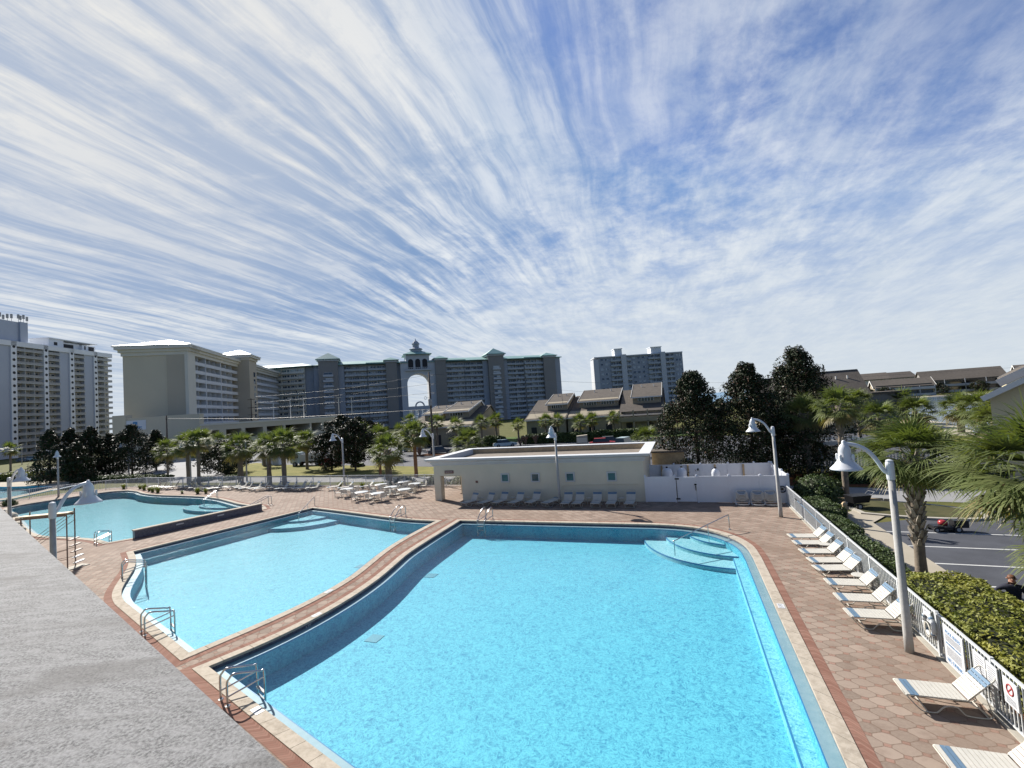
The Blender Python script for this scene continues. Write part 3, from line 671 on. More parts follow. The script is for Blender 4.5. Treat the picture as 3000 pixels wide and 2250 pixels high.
def ground():
    holes = [DECK, FARPOOL_DECK]
    big = [(-3500, -400), (3500, -400), (3500, 372), (-3500, 372)]
    sheet('ground', big, holes, GZ, MT['grass'])
    sheet('sea', [(-45000, 371), (45000, 371), (45000, 60000), (-45000, 60000)], [], -1.6, MT['sea'])
    mb = MB(); mb.add([(-3500, 371.9, -0.14), (3500, 371.9, -0.14), (3500, 380, -1.7), (-3500, 380, -1.7)], [(0, 1, 2, 3)])
    o = mb.build('beach', MT['sand']); o['kind'] = 'structure'
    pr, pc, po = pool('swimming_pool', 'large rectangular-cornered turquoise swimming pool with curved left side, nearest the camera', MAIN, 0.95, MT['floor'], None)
    # shelf along the right wall and the three curved corner steps
    mb = MB(); mb.box(1.86, 5.4, -0.95, 2.50, 26.2, -0.60); mb.build('bench', MT['benchf'], pr, org=pc)
    mb = MB(); mb.box(1.857, 5.4, -0.64, 1.90, 26.2, -0.596); mb.build('bench_edge_tile', MT['bluetile'], pr, org=pc)
    for r, z in ((2.5, -0.36), (3.72, -0.54), (4.95, -0.73)):
        tread(pr, pc, 2.25, 29.5, r, pi*0.99, pi*1.50, z, 0.96, MT['stepf'])
    for px, py in ((-11.9, 15.4), (-13.1, 21.9)):
        mb = MB(); mb.box(px-0.28, py-0.28, -0.949, px+0.28, py+0.28, -0.935); mb.build('floor_drain', MT['drain'], pr, org=pc)
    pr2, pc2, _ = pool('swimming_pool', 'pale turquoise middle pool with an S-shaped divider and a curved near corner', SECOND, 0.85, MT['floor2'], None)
    for r, z in ((3.0, -0.45), (4.6, -0.6)):
        tread(pr2, pc2, -31.2, 32.7, r, pi*1.40, pi*1.97, z, 0.86, MT['benchf'])
    mb = MB(); mb.hexa([(-31.2, 32.4, -0.86), (-33.9, 20.3, -0.86), (-33.0, 20.1, -0.86), (-30.3, 32.2, -0.86), (-31.2, 32.4, -0.5), (-33.9, 20.3, -0.5), (-33.0, 20.1, -0.5), (-30.3, 32.2, -0.5)])
    mb.build('bench', MT['stepf'], pr2, org=pc2)
    for px, py in ((-17.9, 22.3), (-16.8, 16.9)):
        mb = MB(); mb.box(px-0.28, py-0.28, -0.849, px+0.28, py+0.28, -0.835); mb.build('floor_drain', MT['drain'], pr2, org=pc2)
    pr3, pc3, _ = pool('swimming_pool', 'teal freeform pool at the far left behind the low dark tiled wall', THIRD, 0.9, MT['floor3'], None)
    for r, z in ((1.5, -0.42), (2.3, -0.58)):
        tread(pr3, pc3, -44.5, 35.4, r, pi*0.95, pi*1.85, z, 0.91, MT['floor3'], 2.6)
    sheet('pool_deck', DECK, [offset(p, -0.10) for p in (MAIN, SECOND, THIRD)], 0.0, MT['paver'])
    # kerb edge of the deck along the right fence and the far fence
    mb = MB(); mb.box(6.08, -4, -0.2, 6.50, 35.55, 0.035); mb.build('deck_kerb', MT['kerb'])['kind'] = 'structure'
    # slim drain line in the paving is left to the pattern; round valve lids
    # far resort pool on the left
    fp = [(-88, 31), (-87, 36), (-91, 42.5), (-97, 45.5), (-108, 45), (-122, 46), (-128, 38), (-118, 30), (-104, 29), (-95, 27.5)]
    fp = outline([('c', fp+[fp[0]])])
    sheet('far_pool_deck', FARPOOL_DECK, [fp], -0.02, MT['sand'])
    root = thing('swimming_pool', 'distant blue lagoon pool seen between the dark trees at the left edge', 'swimming pool', (-107, 37, 0)); root['kind'] = 'structure'
    mb = MB(); ring(mb, fp, offset(fp, -0.5), 0.0, 0.0); mb.build('coping', MT['coping'], root, org=(-107, 37, 0))
    mb = MB(); ring(mb, fp, fp, -0.02, -0.7); mb.build('basin_wall', MT['floor'], root, org=(-107, 37, 0))
    for nm, z, m in (('basin_floor', -0.7, MT['floor']), ('water', -0.12, MT['water'])):
        o = sheet(nm, fp, [], z, m, None); o.parent = root; o.matrix_parent_inverse = Matrix.Translation((107, -37, 0))
    # --- beyond the far fence: hedge strip, lane, lawn, car park
    sheet('lane', [(-160, 56), (-95, 55.2), (-71, 47.8), (-25, 46.3), (6.5, 46.0), (6.5, 49.0), (-40, 50.3), (-62, 52.0), (-72, 56.5), (-84, 64), (-92, 76), (-160, 100)], [], GZ+0.004, MT['oldasphalt'])
    sheet('lawn_strip', [(-62, 52.4), (-40, 50.7), (6, 49.4), (6, 53), (-20, 55.5), (-33, 58), (-45, 61), (-58, 63.5), (-70, 66), (-80, 70), (-84, 65), (-72, 57)], [], GZ+0.10, MT['lawn'])
    sheet('car_park', [(-84, 70.5), (-70, 66.4), (-45, 61.4), (-20, 56), (6, 53.4), (26, 52), (26, 88), (0, 94), (-40, 97), (-85, 104), (-112, 112), (-108, 84)], [], GZ+0.008, MT['asphalt'])
    mb = MB()
    for i in range(15):
        x = -50+i*2.75
        mb.beam((x, 66.5, GZ+0.014), (x+2.6, 71.5, GZ+0.014), 0.12, 0.006)
    for i in range(12):
        x = -52+i*2.75
        mb.beam((x, 84.5, GZ+0.014), (x+1.5, 89.5, GZ+0.014), 0.12, 0.006)
    mb.build('parking_lines', MT['lines'])['kind'] = 'structure'
    mb = MB(); mb.prism([(-46, 74), (-28, 71), (-12, 70.5), (-12, 73), (-30, 75.5), (-45, 77)], GZ+0.01, GZ+0.14)
    mb.build('traffic_island', MT['mulch'])['kind'] = 'structure'
    sheet('green_lawn', [(-62, 94), (-40, 97.5), (-16, 96.5), (8, 95), (8, 112), (-62, 112)], [], GZ+0.012, MT['greenlawn'])
    # --- right-hand side: walk, parking bays, island, road
    sheet('sidewalk', [(7.9, 8), (9.45, 8), (9.55, 22), (9.55, 31.2), (11.0, 33.3), (10.0, 34.6), (8.4, 33.0), (7.9, 30)], [], GZ+0.06, MT['concrete'])
    sheet('car_park_bays', [(9.4, -5), (60, -5), (60, 41.5), (20, 36.2), (9.4, 31.2)], [], GZ+0.008, MT['asphalt'])
    sheet('road', [(9.2, 36.5), (14.4, 37.0), (18.2, 36.4), (60, 33.5), (90, 33), (90, 46), (40, 41.5), (20, 40.6), (12.5, 41.7), (6.6, 42.8), (6.6, 38.2)], [], GZ+0.012, MT['oldasphalt'])
    mb = MB()
    for y, L in ((29.6, 6.4), (27.15, 6.2), (24.72, 6.2), (22.3, 6.2), (19.9, 6.2), (17.5, 6), (15.1, 6)):
        mb.beam((9.5, y, GZ+0.014), (9.5+L, y-0.22, GZ+0.014), 0.11, 0.006)
    mb.beam((17.0, 36.05, GZ+0.02), (23, 35.3, GZ+0.02), 0.11, 0.006)
    mb.build('parking_lines', MT['lines'])['kind'] = 'structure'
    isl = outline([('c', [(9.6, 33.2), (11.5, 32.4), (13.5, 32.05), (15.0, 32.3), (15.5, 33.6), (15.0, 34.9), (13.0, 36.3), (11.0, 36.9), (9.4, 36.0), (9.6, 33.2)])])
    mb = MB(); mb.prism(isl, GZ+0.005, GZ+0.13); mb.build('traffic_island', MT['kerb'])['kind'] = 'structure'
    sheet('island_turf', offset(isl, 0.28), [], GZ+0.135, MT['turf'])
    sheet('mulch_bed', [(6.6, 43.2), (12.5, 42.0), (20, 41.0), (40, 42), (60, 44), (60, 49), (20, 47.5), (6.6, 48.5)], [], GZ+0.01, MT['mulch'])
    sheet('planting_bed', [(6.52, 3), (7.88, 3), (7.88, 30), (8.35, 33.2), (9.3, 36.3), (6.52, 38)], [], GZ+0.006, MT['mulch'])
    # --- the lake beyond
    lk = outline([('c', [(36, 78), (41, 92), (45, 120), (52, 160), (62, 205), (82, 238), (112, 242), (150, 228), (190, 205), (215, 170), (190, 120), (120, 84), (70, 74), (36, 78)])])
    sheet('lake', lk, [], GZ+0.03, MT['lake'])
    mb = MB(); ring(mb, offset(lk, 0.2), offset(lk, -3.0), GZ+0.02, GZ+0.25); mb.build('lake_shore', MT['sand'])['kind'] = 'structure'
    lr = offset(lk, -3.0); l2 = offset(lk, -9.0)
    mb = MB(); ring(mb, lr, l2, GZ+0.24, GZ+0.03); mb.build('lake_bank', MT['lawn'])['kind'] = 'structure'
ground()

def foreground():
    # flat stucco roof below the viewpoint
    p0, p1 = Vector((-14.84, 6.09)), Vector((-1.73, 1.60)); d = (p1-p0).normalized(); n = Vector((d.y, -d.x))
    a = p0-d*40; b = p1+d*12
    c, e = b+n*14, a+n*14
    root = thing('flat_roof', 'grey stained stucco roof slab filling the lower left corner', 'roof', (-14.84, 6.09, 6.2))
    org = (-14.84, 6.09, 6.2)
    mb = MB(); mb.prism([tuple(a), tuple(b), tuple(c), tuple(e)], 5.92, 6.2); mb.build('slab', MT['slab'], root, org=org)
    mb = MB(); q = n*0.25
    mb.prism([tuple(a+q), tuple(b+q), tuple(c-q), tuple(e-q)], 0.0, 5.92); mb.build('wall', MT['stucco'], root, org=org)
    # raised dark tiled overflow wall of the far-left pool
    A, B = Vector((-37.78, 22.55)), Vector((-35.56, 31.45)); u = (B-A).normalized(); v = Vector((-u.y, u.x))
    w = v*0.42
    root = thing('tiled_wall', 'low dark tiled wall with white cap beside the teal pool', 'wall', (A.x, A.y, 0)); org = (A.x, A.y, 0)
    mb = MB(); mb.prism([tuple(A), tuple(B), tuple(B+w), tuple(A+w)], -0.3, 0.56); mb.build('tile_face', MT['tile'], root, org=org)
    mb = MB(); x = u*0.04; y = v*0.04
    mb.prism([tuple(A-x-y), tuple(B+x-y), tuple(B+x+w+y), tuple(A-x+w+y)], 0.56, 0.63); mb.build('cap', MT['coping'], root, org=org)
    for t in (0.31, 0.63):
        P = A.lerp(B, t); mb = MB(); mb.beam((*(P-v*0.004-u*0.25), 0.38), (*(P-v*0.004+u*0.25), 0.38), 0.012, 0.10); mb.build('marker_tile', MT['white'], root, org=org)
foreground()

# ------------------------------------------------------------------ buildings
def bay(root, org, wall, fr, a0, a1, z0, fh, nf, depth, m_slab_, m_rail, m_win, t=0.0, unit=4.0, rail='panel', wmi=0, first=0):
    """a stack of balconies between two fins: each balcony and each window row is a part of the building"""
    if a0 > a1: a0, a1 = a1, a0
    fr.box(wall, a0, a1, t-depth-0.4, t-depth, z0, z0+nf*fh, wmi)
    nu = max(1, round((a1-a0)/unit)); w = (a1-a0)/nu
    for f in range(first, nf):
        z = z0+f*fh
        mb = MB(); fr.box(mb, a0+0.01, a1-0.01, t-depth+0.01, t, z-0.10, z+0.12, 0)
        fr.box(mb, a0+0.01, a1-0.01, t-0.09, t-0.01, z+1.02, z+1.12, 1)
        if rail == 'panel': fr.box(mb, a0+0.01, a1-0.01, t-0.07, t-0.03, z+0.16, z+0.98, 1)
        else:
            n = max(4, int((a1-a0)/0.42))
            for i in range(n+1):
                x = a0+0.05+(a1-a0-0.1)*i/n; fr.box(mb, x-0.035, x+0.035, t-0.07, t-0.03, z+0.12, z+1.02, 1)
            fr.box(mb, a0+0.01, a1-0.01, t-0.07, t-0.03, z+0.2, z+0.3, 1)
        for i in range(1, nu):
            x = a0+i*w; fr.box(mb, x-0.10, x+0.10, t-depth+0.01, t-0.30, z+0.12, z+fh-0.12, 0)
        mb.build('balcony', [m_slab_, m_rail], root, org=org)
        mb = MB()
        for i in range(nu):
            x = a0+i*w
            fr.box(mb, x+w*0.10, x+w*0.52, t-depth, t-depth+0.06, z+0.14, z+2.25, 0)
            fr.box(mb, x+w*0.66, x+w*0.86, t-depth, t-depth+0.06, z+0.85, z+2.25, 0)
            fr.box(mb, x+w*0.29, x+w*0.325, t-depth+0.06, t-depth+0.09, z+0.14, z+2.25, 1)
        fr.box(mb, a0+w*0.10, a1-w*0.14, t-depth, t-depth+0.075, z+2.25, z+2.36, 1)
        mb.build('window', [m_win, m_slab_], root, org=org)
def win(root, org, fr, a0, a1, z0, z1, t, glass, frame, name='window', mull=1):
    if a0 > a1: a0, a1 = a1, a0
    mb = MB(); fr.box(mb, a0, a1, t, t+0.04, z0, z1, 0); k = 0.10
    for x0, x1, y0, y1 in ((a0-k, a0, z0-k, z1+k), (a1, a1+k, z0-k, z1+k), (a0, a1, z0-k, z0), (a0, a1, z1, z1+k)):
        fr.box(mb, x0, x1, t, t+0.09, y0, y1, 1)
    for i in range(1, mull+1):
        x = a0+(a1-a0)*i/(mull+1); fr.box(mb, x-0.04, x+0.04, t+0.04, t+0.08, z0, z1, 1)
    return mb.build(name, [glass, frame], root, org=org)

def white_tower():
    M = MT; fr = Fr((-270.8, 115.8), (-288.3, 162.7)); A = fr.at
    org = fr.pt(0, 0, 0); root = thing('condominium_tower', 'tall white condominium tower with round windows and antennas at the left edge', 'building', org)
    w = MB(); top = 51.0; nf, fh = 17, 2.86; z0 = 1.2
    D = 22.0
    fr.box(w, A(-120), A(331), -D, -2.6, 0, top-1.5, 0)
    def fin(p0, p1, t, mi, ztop=top): fr.box(w, A(p0), A(p1), -2.7, t, 0, ztop, mi)
    fin(-120, 33, -0.35, 1, top-2.2); fin(33, 50, 0.25, 0); fin(130, 143, 0.25, 0); fin(179, 206, -0.35, 1, top-2.2)
    fin(206, 219, 0.25, 0); fin(251, 277, -0.35, 1, top-2.2); fin(277, 287, 0.25, 0)
    fr.box(w, A(-120), A(331), -2.7, 0.25, top-2.2, top, 0)
    fr.box(w, A(331)+0.02, A(331)+0.4, -D, -2.5, 0, top-2.0, 0)
    for p0, p1 in ((50, 130), (143, 179), (219, 251), (287, 331)):
        bay(root, org, w, fr, A(p0), A(p1), z0, fh, nf, 2.3, M['slabpale'], M['railgrey'], M['glass'], 0.0, 4.6, wmi=2)
    w.build('wall', [M['towerwhite'], M['towergrey'], M['balcshade']], root, org=org)
    for p0, p1 in ((33, 50), (130, 143), (206, 219), (277, 287)):
        a = (A(p0)+A(p1))/2
        for f in range(nf):
            z = z0+f*fh+1.55; mb = MB(); c = fr.pt(a, 0.25, z)
            ringp = [c+fr.u*0.62*cos(q)+Vector((0, 0, 0.62*sin(q))) for q in [2*pi*i/14 for i in range(14)]]
            mb.tube([c-fr.n*0.02, c+fr.n*0.05], 0.62, 14)
            mb.build('round_window', M['dark'], root, org=org)
    # rooftop blocks
    mb = MB(); fr.box(mb, A(-90), A(8), -16, -4, top, 59.0); mb.build('penthouse', M['towerwhite'], root, org=org)
    mb = MB(); fr.box(mb, A(8)+0.02, A(98), -14, -3, top, 60.4); fr.box(mb, A(78), A(98)+0.3, -3, -2.2, top, 60.6); mb.build('lift_house', M['towergrey'], root, org=org)
    mb = MB(); fr.box(mb, A(165), A(208), -12, -3, top, 55.2); fr.box(mb, A(208), A(262), -12, -4.5, top, 54.6); fr.box(mb, A(262), A(300), -12, -3, top, 54.2); fr.box(mb, A(161), A(304), -12.5, -2.6, 55.2, 55.6)
    mb.build('penthouse', M['towerwhite'], root, org=org)
    for p0, p1, zz in ((180, 190, 52.2), (212, 245, 51.6), (268, 272, 52), (280, 296, 51.4)):
        mb = MB(); fr.box(mb, A(p0), A(p1), -3.02 if p0 != 212 else -4.52, -2.95 if p0 != 212 else -4.45, zz, 53.8); mb.build('window', M['dark'], root, org=org)
    for px, h in ((-20, 3), (3, 3.2), (28, 3.4), (38, 2.6), (50, 3.3), (62, 3.6), (82, 4.0), (88, 3.6), (97, 4.2), (107, 3.6)):
        mb = MB(); b = fr.pt(A(px), -3.6, 60.2 if px > 8 else 58.9); mb.tube([b, b+Vector((0, 0, h))], 0.09, 6)
        fr.box(mb, A(px)-0.35, A(px)+0.35, -3.9, -3.4, b.z+h-2.0, b.z+h-0.1)
        mb.build('antenna', M['railgrey'], root, org=org)

def beige_hotel():
    M = MT; P3 = (-149.5, 106.0); d = Vector((-22.7, 36.6)).normalized(); e = Vector((d.y, -d.x))   # e: along the end wall
    if e.x < 0: e = -e
    P1 = (P3[0]-e.x*18.2, P3[1]-e.y*18.2)
    fe = Fr(P1, P3); fl = Fr(P3, (P3[0]+d.x*100, P3[1]+d.y*100))
    org = fe.pt(0, 0, 0); root = thing('hotel_building', 'beige hotel block with blank end wall and white balconies along its side', 'building', org)
    A = fl.at; E = fe.at; top = 32.6
    w = MB(); ef = E(493)
    fe.box(w, 0, ef, -6, 0, 0, top, 0); fe.box(w, ef, fe.L-0.6, -6, 0.25, 0, top, 1); fe.box(w, fe.L-0.6, fe.L+0.3, -5, 0.4, 0, top, 2)
    t0, t1 = A(699), A(757)
    fl.box(w, 5.9, A(830), -18, -2.2, 0, top, 0)
    fl.box(w, 0.3, 3.2, -3, 0.0, 0, top, 2)
    nf, fh, z0 = 8, 2.92, 8.6
    for a0, a1 in ((3.2, A(606)), (A(607.5), A(650)), (A(651.5), t0)):
        bay(root, org, w, fl, a0, a1, z0, fh, nf, 1.9, M['hotelrail'], M['hotelrail'], M['glass'], 0.0, 5.0, 'panel', wmi=3)
    for p in (606.7, 650.7): fl.box(w, A(p)-0.25, A(p)+0.25, -2, 0.05, 5, top, 4)
    # stair tower
    ts = fl.L
    fl.box(w, t0, t0+9.5, -6, 4.6, 0, 36.0, 1); 
    bay(root, org, w, fl, t0+9.6, A(830), z0, fh, nf, 1.9, M['hotelrail'], M['hotelrail'], M['glass'], 0.0, 5.5, 'panel', wmi=3)
    w.build('wall', [M['hotel'], M['hotel2'], M['hoteltrim'], M['balcshade'], M['hotelrail']], root, org=org)
    for k in range(7):
        mb = MB(); fl.box(mb, t0+5.2, t0+7.2, 4.6, 4.66, 10+k*3.0, 12.0+k*3.0); mb.build('window', M['glass'], root, org=org)
    # cornice and roofs
    mb = MB()
    for k, (ov, za, zb) in enumerate(((0.35, 31.9, 33.0), (0.9, 33.0, 33.9), (1.6, 33.9, 34.9))):
        fe.box(mb, -ov, fe.L+ov, -6-ov, ov, za, zb); fl.box(mb, 0.5, t0-0.05, -17, ov, za+0.003, zb+0.003); fl.box(mb, t0+9.55, A(832), -17, ov, za, zb)
    mb.build('cornice', M['hoteltrim'], root, org=org)
    mb = MB()
    for ov, za, zb in ((0.4, 34.8, 35.7), (1.3, 35.7, 36.6)): fl.box(mb, t0-ov, t0+9.5+ov, -6-ov, 4.6+ov, za, zb)
    mb.build('tower_cornice', M['hoteltrim'], root, org=org)
    mb = MB(); hip(mb, fl, 0.2, t0, -18, 0.2, 35.1, 3.2, 1.5); mb.build('roof', M['metalroof'], root, org=org)
    mb = MB(); hip(mb, fe, -0.5, fe.L*0.62, -9, 0.0, 35.15, 1.6, 1.7); mb.build('roof', M['metalroof'], root, org=org)
    mb = MB(); hip(mb, fl, t0, t0+9.5, -6, 4.6, 36.95, 2.7, 1.6); mb.build('tower_roof', M['metalroof'], root, org=org)
    mb = MB(); hip(mb, fl, t0+9.6, A(830), -18, 0.2, 35.0, 2.6, 1.4); mb.build('roof', M['greenroof'], root, org=org)
    for a0, a1 in ((A(650), t0+2), (t0+10, A(800))):
        mb = MB(); P = [fl.pt(a0, 0, 8.3), fl.pt(a1, 0, 8.3), fl.pt(a1, 3.2, 6.6), fl.pt(a0, 3.2, 6.6)]
        mb.add(P+[p-Vector((0, 0, 0.5)) for p in P], [(0, 1, 2, 3), (7, 6, 5, 4), (3, 2, 6, 7), (0, 3, 7, 4), (1, 5, 6, 2)]); mb.build('awning', M['awning'], root, org=org)

def podium():
    M = MT; fr = Fr((-136.6, 100.0), (-132.0, 154.8)); fe = Fr((-160.5, 91.2), (-136.6, 100.0)); A = fr.at
    org = fr.pt(0, 0, 0); root = thing('parking_podium', 'long tan parking podium wall with dark openings below the hotel', 'building', org)
    w = MB()
    fe.box(w, 0, fe.L, -2, 0, 0, 12.0, 0); fe.box(w, -0.5, 3.5, -2.2, 0.25, 0, 13.0, 0)
    ops = [(590, 640), (660, 705), (716, 768), (779, 828), (834, 905), (910, 940), (946, 976)]
    fr.box(w, 0, A(992), -16, 0, 0, 3.6, 0); fr.box(w, 0, A(992), -16, 0, 6.6, 8.6, 0)
    fr.box(w, 0, A(992), -16, -9, 3.6, 6.6, 1)
    edges = [0.0]+[A(p) for pr in ops for p in pr]+[A(992)]
    for i in range(0, len(edges), 2): fr.box(w, edges[i], edges[i+1], -9, -0.003, 3.6, 6.6, 0)
    fr.box(w, 0, A(992), 0, 0.18, 8.2, 8.75, 2)
    w.build('wall', [M['hotel'], M['dark'], M['hoteltrim']], root, org=org)
    for k, px in enumerate((735, 800, 868)):
        mb = MB(); a = A(px); fr.box(mb, a-0.9, a+0.9, -6.5, -2.5, 3.9, 5.0); fr.box(mb, a-0.75, a+0.75, -5.8, -3.4, 5.0, 5.5); mb.build('car_silhouette', M['greycar'], root, org=org)
    # painted sign on the end wall
    s = thing('building_sign', 'pale blue hotel sign on the tan end wall', 'sign', fe.pt(5.5, 0.05, 9.6))
    mb = MB(); o = fe.pt(5.5, 0.05, 9.6); fe.box(mb, 3.2, 9.4, 0.0, 0.10, 8.3, 11.2); mb.build('board', M['vinyl'], s, org=o)
    mb = MB(); fe.box(mb, 5.6, 6.9, 0.10, 0.14, 9.9, 10.8); mb.build('emblem', M['signblue'], s, org=o)
    mb = MB(); fe.box(mb, 4.4, 8.2, 0.10, 0.14, 9.0, 9.3); mb.build('lettering', M['signblue'], s, org=o)
    # light poles standing on the parking deck
    first = None
    for k, (px, py, a_t) in enumerate(((823, 1165, -4), (878, 1168, -5), (922, 1174, -6), (998, 1160, -7), (1036, 1167, -8), (748, 1162, -2))):
        a = A(min(px, 985)); p = fr.pt(a, a_t, 8.75)
        if px > 985: p = Vector(at(px, 1300, 0)); p = Vector((p.x, p.y, 0)).normalized()*212; p.z = 8.75
        h = 16.5-8.75
        t = thing('light_pole', 'thin white light pole on the parking deck, %s from the left' % ordinal(k if k < 5 else 0), 'light pole', p, 0, 'light poles on the parking deck')
        if k == 5: t['label'] = 'dark service pole with cross arms in front of the hotel tower'
        mb = MB(); mb.tube([(0, 0, 0), (0, 0, h)], [0.2, 0.13], 8); mb.build('pole', M['white'] if k != 5 else M['polewood'], t)
        if k == 5:
            for z in (h-0.4, h-3.2): mb = MB(); mb.beam((-1.6, 0, z), (1.6, 0, z), 0.16, 0.16); mb.build('cross_arm', M['polewood'], t)
        mb = MB()
        if k == 5: mb.beam((-1.6, 0, h-5.6), (1.6, 0, h-5.6), 0.16, 0.16)
        else: mb.beam((-1.1, 0, h), (1.1, 0, h), 0.5, 0.2)
        mb.build('lamp_head' if k != 5 else 'cross_arm', M['white'] if k != 5 else M['polewood'], t)

def arch_resort():
    M = MT; fr = Fr((-190.0, 198.5), (-70.3, 289.6)); fb = Fr((-238.0, 181.0), (-190.0, 198.5)); A = fr.at; B = fb.at
    org = fr.pt(50, 0, 0); root = thing('resort_building', 'long grey-blue resort block with green roofs and a tall arched opening', 'building', org)
    w = MB(); top = 36.9; D = 16.0; z0, fh, nf = 1.4, 2.92, 12
    S = (M['slabpale'], M['archrail'], M['glass'])
    def solid(p0, p1, t, mi, zt=top): fr.box(w, A(p0), A(p1), -D, t, 0, zt, mi)
    fb.box(w, 0, fb.L-0.02, -D, -2, 0, top, 4)
    bay(root, org, w, fb, B(800), B(852), z0, fh, nf, 1.2, M['hoteltrim'], M['hoteltrim'], M['glass'], 0.0, 4.2, wmi=4); bay(root, org, w, fb, B(853), fb.L-0.1, z0, fh, nf, 1.2, M['hoteltrim'], M['hoteltrim'], M['glass'], 0.7, 4.2, wmi=4)
    fr.box(w, 0.0, A(1135), -D, -1.9, 0, top, 0)
    solid(924, 939, 0.3, 0); solid(939, 996, 2.6, 1, 39.4); solid(996, 1013, 0.2, 0)
    bay(root, org, w, fr, A(1014), A(1081), z0, fh, nf, 1.9, *S, 0.0, 4.3, wmi=3); bay(root, org, w, fr, A(1083), A(1136), z0, fh, nf, 1.9, *S, 0.9, 4.3, wmi=3)
    solid(1136, 1168, 2.2, 1, 38.0); solid(1168, 1179, -1.2, 0); solid(1179, 1196, 1.0, 2, 38.0)
    solid(1265, 1281, 1.0, 2, 38.0); solid(1281, 1312, 2.2, 1, 38.0)
    fr.box(w, A(1312), A(1630), -D, -1.9, 0, top, 0)
    bay(root, org, w, fr, A(1313), A(1366), z0, fh, nf, 1.9, *S, 0.9, 4.3, wmi=3); bay(root, org, w, fr, A(1368), A(1421), z0, fh, nf, 1.9, *S, 0.0, 4.3, wmi=3)
    solid(1421, 1436, 0.3, 0); solid(1436, 1481, 2.6, 1, 39.4); solid(1481, 1494, 0.3, 0)
    bay(root, org, w, fr, A(1495), A(1543), z0, fh, nf, 1.9, *S, 0.0, 4.3, wmi=3); bay(root, org, w, fr, A(1545), A(1598), z0, fh, nf, 1.9, *S, 0.9, 4.3, wmi=3)
    solid(1598, 1632, 2.0, 1, 37.6)
    fr.box(w, A(1632), A(1649), -D, 0.4, 0, top, 0)
    # arch block: two piers and a spandrel with a round-headed opening right through
    a0, a1 = A(1197), A(1264); ac, rr = (a0+a1)/2, (a1-a0)/2; zs = 24.4
    prof = [(A(1196), 42.0), (A(1265), 42.0), (A(1265), zs), (a1, zs)]+[(ac+rr*cos(pi*i/16), zs+rr*0.95*sin(pi*i/16)) for i in range(1, 16)]+[(a0, zs), (A(1196), zs)]
    if A(1265) < A(1196): prof = prof[::-1]
    w.extrude(prof, fr.pt(0, 0.9, 0), fr.u, (0, 0, 1), -fr.n, 11.0, 2)
    fr.box(w, A(1194.0), A(1197), -10.1, 0.88, 0, zs, 2); fr.box(w, A(1264), A(1267), -10.1, 0.88, 0, zs, 2)
    w.build('wall', [M['archblue'], M['archbrown'], M['archlight'], M['balcshade'], M['hoteltrim']], root, org=org)
    # bridge building under the arch
    mb = MB(); fr.box(mb, a0, a1, -9, 0.3, 9.3, 11.6)
    for k in range(5): x = a0+(a1-a0)*k/4; fr.box(mb, x-0.45, x+0.45, -9, 0.36, 0, 9.3)
    fr.box(mb, a0, a1, -9, 0.33, 5.8, 6.5)
    mb.build('bridge_frame', M['archlight'], root, org=org)
    for k in range(4):
        for z0_, z1_ in ((0.2, 5.8), (6.5, 9.3)):
            mb = MB(); x0 = a0+(a1-a0)*k/4+0.45; x1 = a0+(a1-a0)*(k+1)/4-0.45
            for j in range(3): fr.box(mb, x0+(x1-x0)*j/3+0.06, x0+(x1-x0)*(j+1)/3-0.06, 0.05, 0.12, z0_+0.1, z1_-0.1)
            mb.build('window', MT['skyglass'], root, org=org)
    mb = MB(); q = rr*0.42
    pr = [(ac+q*cos(pi*i/12), 11.6+q*1.0*sin(pi*i/12)) for i in range(13)]+[(ac-q*0.72*cos(pi*i/12), 11.6+q*0.72*sin(pi*i/12)) for i in range(13)]
    mb.extrude(pr, fr.pt(0, 0.35, 0), fr.u, (0, 0, 1), -fr.n, 1.2); mb.build('bridge_gable', M['archlight'], root, org=org)
    # belfry: windows, balustrade, tiers and finial
    for k in range(3):
        x = ac+(k-1)*rr*0.62; q = rr*0.22; mb = MB()
        pr = [(x-q, 33.4), (x+q, 33.4), (x+q, 37.6)]+[(x+q*cos(pi*i/8), 37.6+q*sin(pi*i/8)) for i in range(1, 8)]+[(x-q, 37.6)]
        mb.extrude(pr, fr.pt(0, 1.0, 0), fr.u, (0, 0, 1), fr.n, 0.12); mb.build('arched_window', M['dark'], root, org=org)
    mb = MB(); fr.box(mb, A(1192), A(1269), 0.9, 2.4, 32.2, 32.8)
    for k in range(14): x = A(1193)+(A(1268)-A(1193))*k/13; fr.box(mb, x-0.12, x+0.12, 2.1, 2.3, 32.8, 33.8)
    fr.box(mb, A(1192), A(1269), 2.05, 2.35, 33.8, 34.0); mb.build('balustrade', M['archlight'], root, org=org)
    mb = MB(); hip(mb, fr, A(1197), A(1264), -11, 1.0, 41.9, 3.2, 1.6); mb.build('belfry_roof', M['greenroof'], root, org=org)
    c = fr.pt(ac, -4.5, 0); mb = MB()
    mb.lathe([(3.4, 43.6), (3.4, 45.0), (4.0, 45.1), (4.0, 45.5), (2.2, 46.2), (1.9, 46.3), (1.9, 48.2), (2.4, 48.3), (2.3, 48.8), (1.4, 49.9), (0.3, 50.7), (0.12, 51.8)], 8, (c.x, c.y, 0)); mb.build('cupola', M['archblue'], root, org=org)
    # roofs
    mb = MB(); hip(mb, fb, 0, fb.L+4, -D, 0.6, top+0.35, 2.4, 1.1); mb.build('roof', M['greenroof'], root, org=org)
    for p0, p1, t in ((930, 1196, 0.8), (1266, 1648, 0.8)):
        mb = MB(); hip(mb, fr, A(p0), A(p1), -D, t, top+0.4, 2.5, 1.1); mb.build('roof', M['greenroof'], root, org=org)
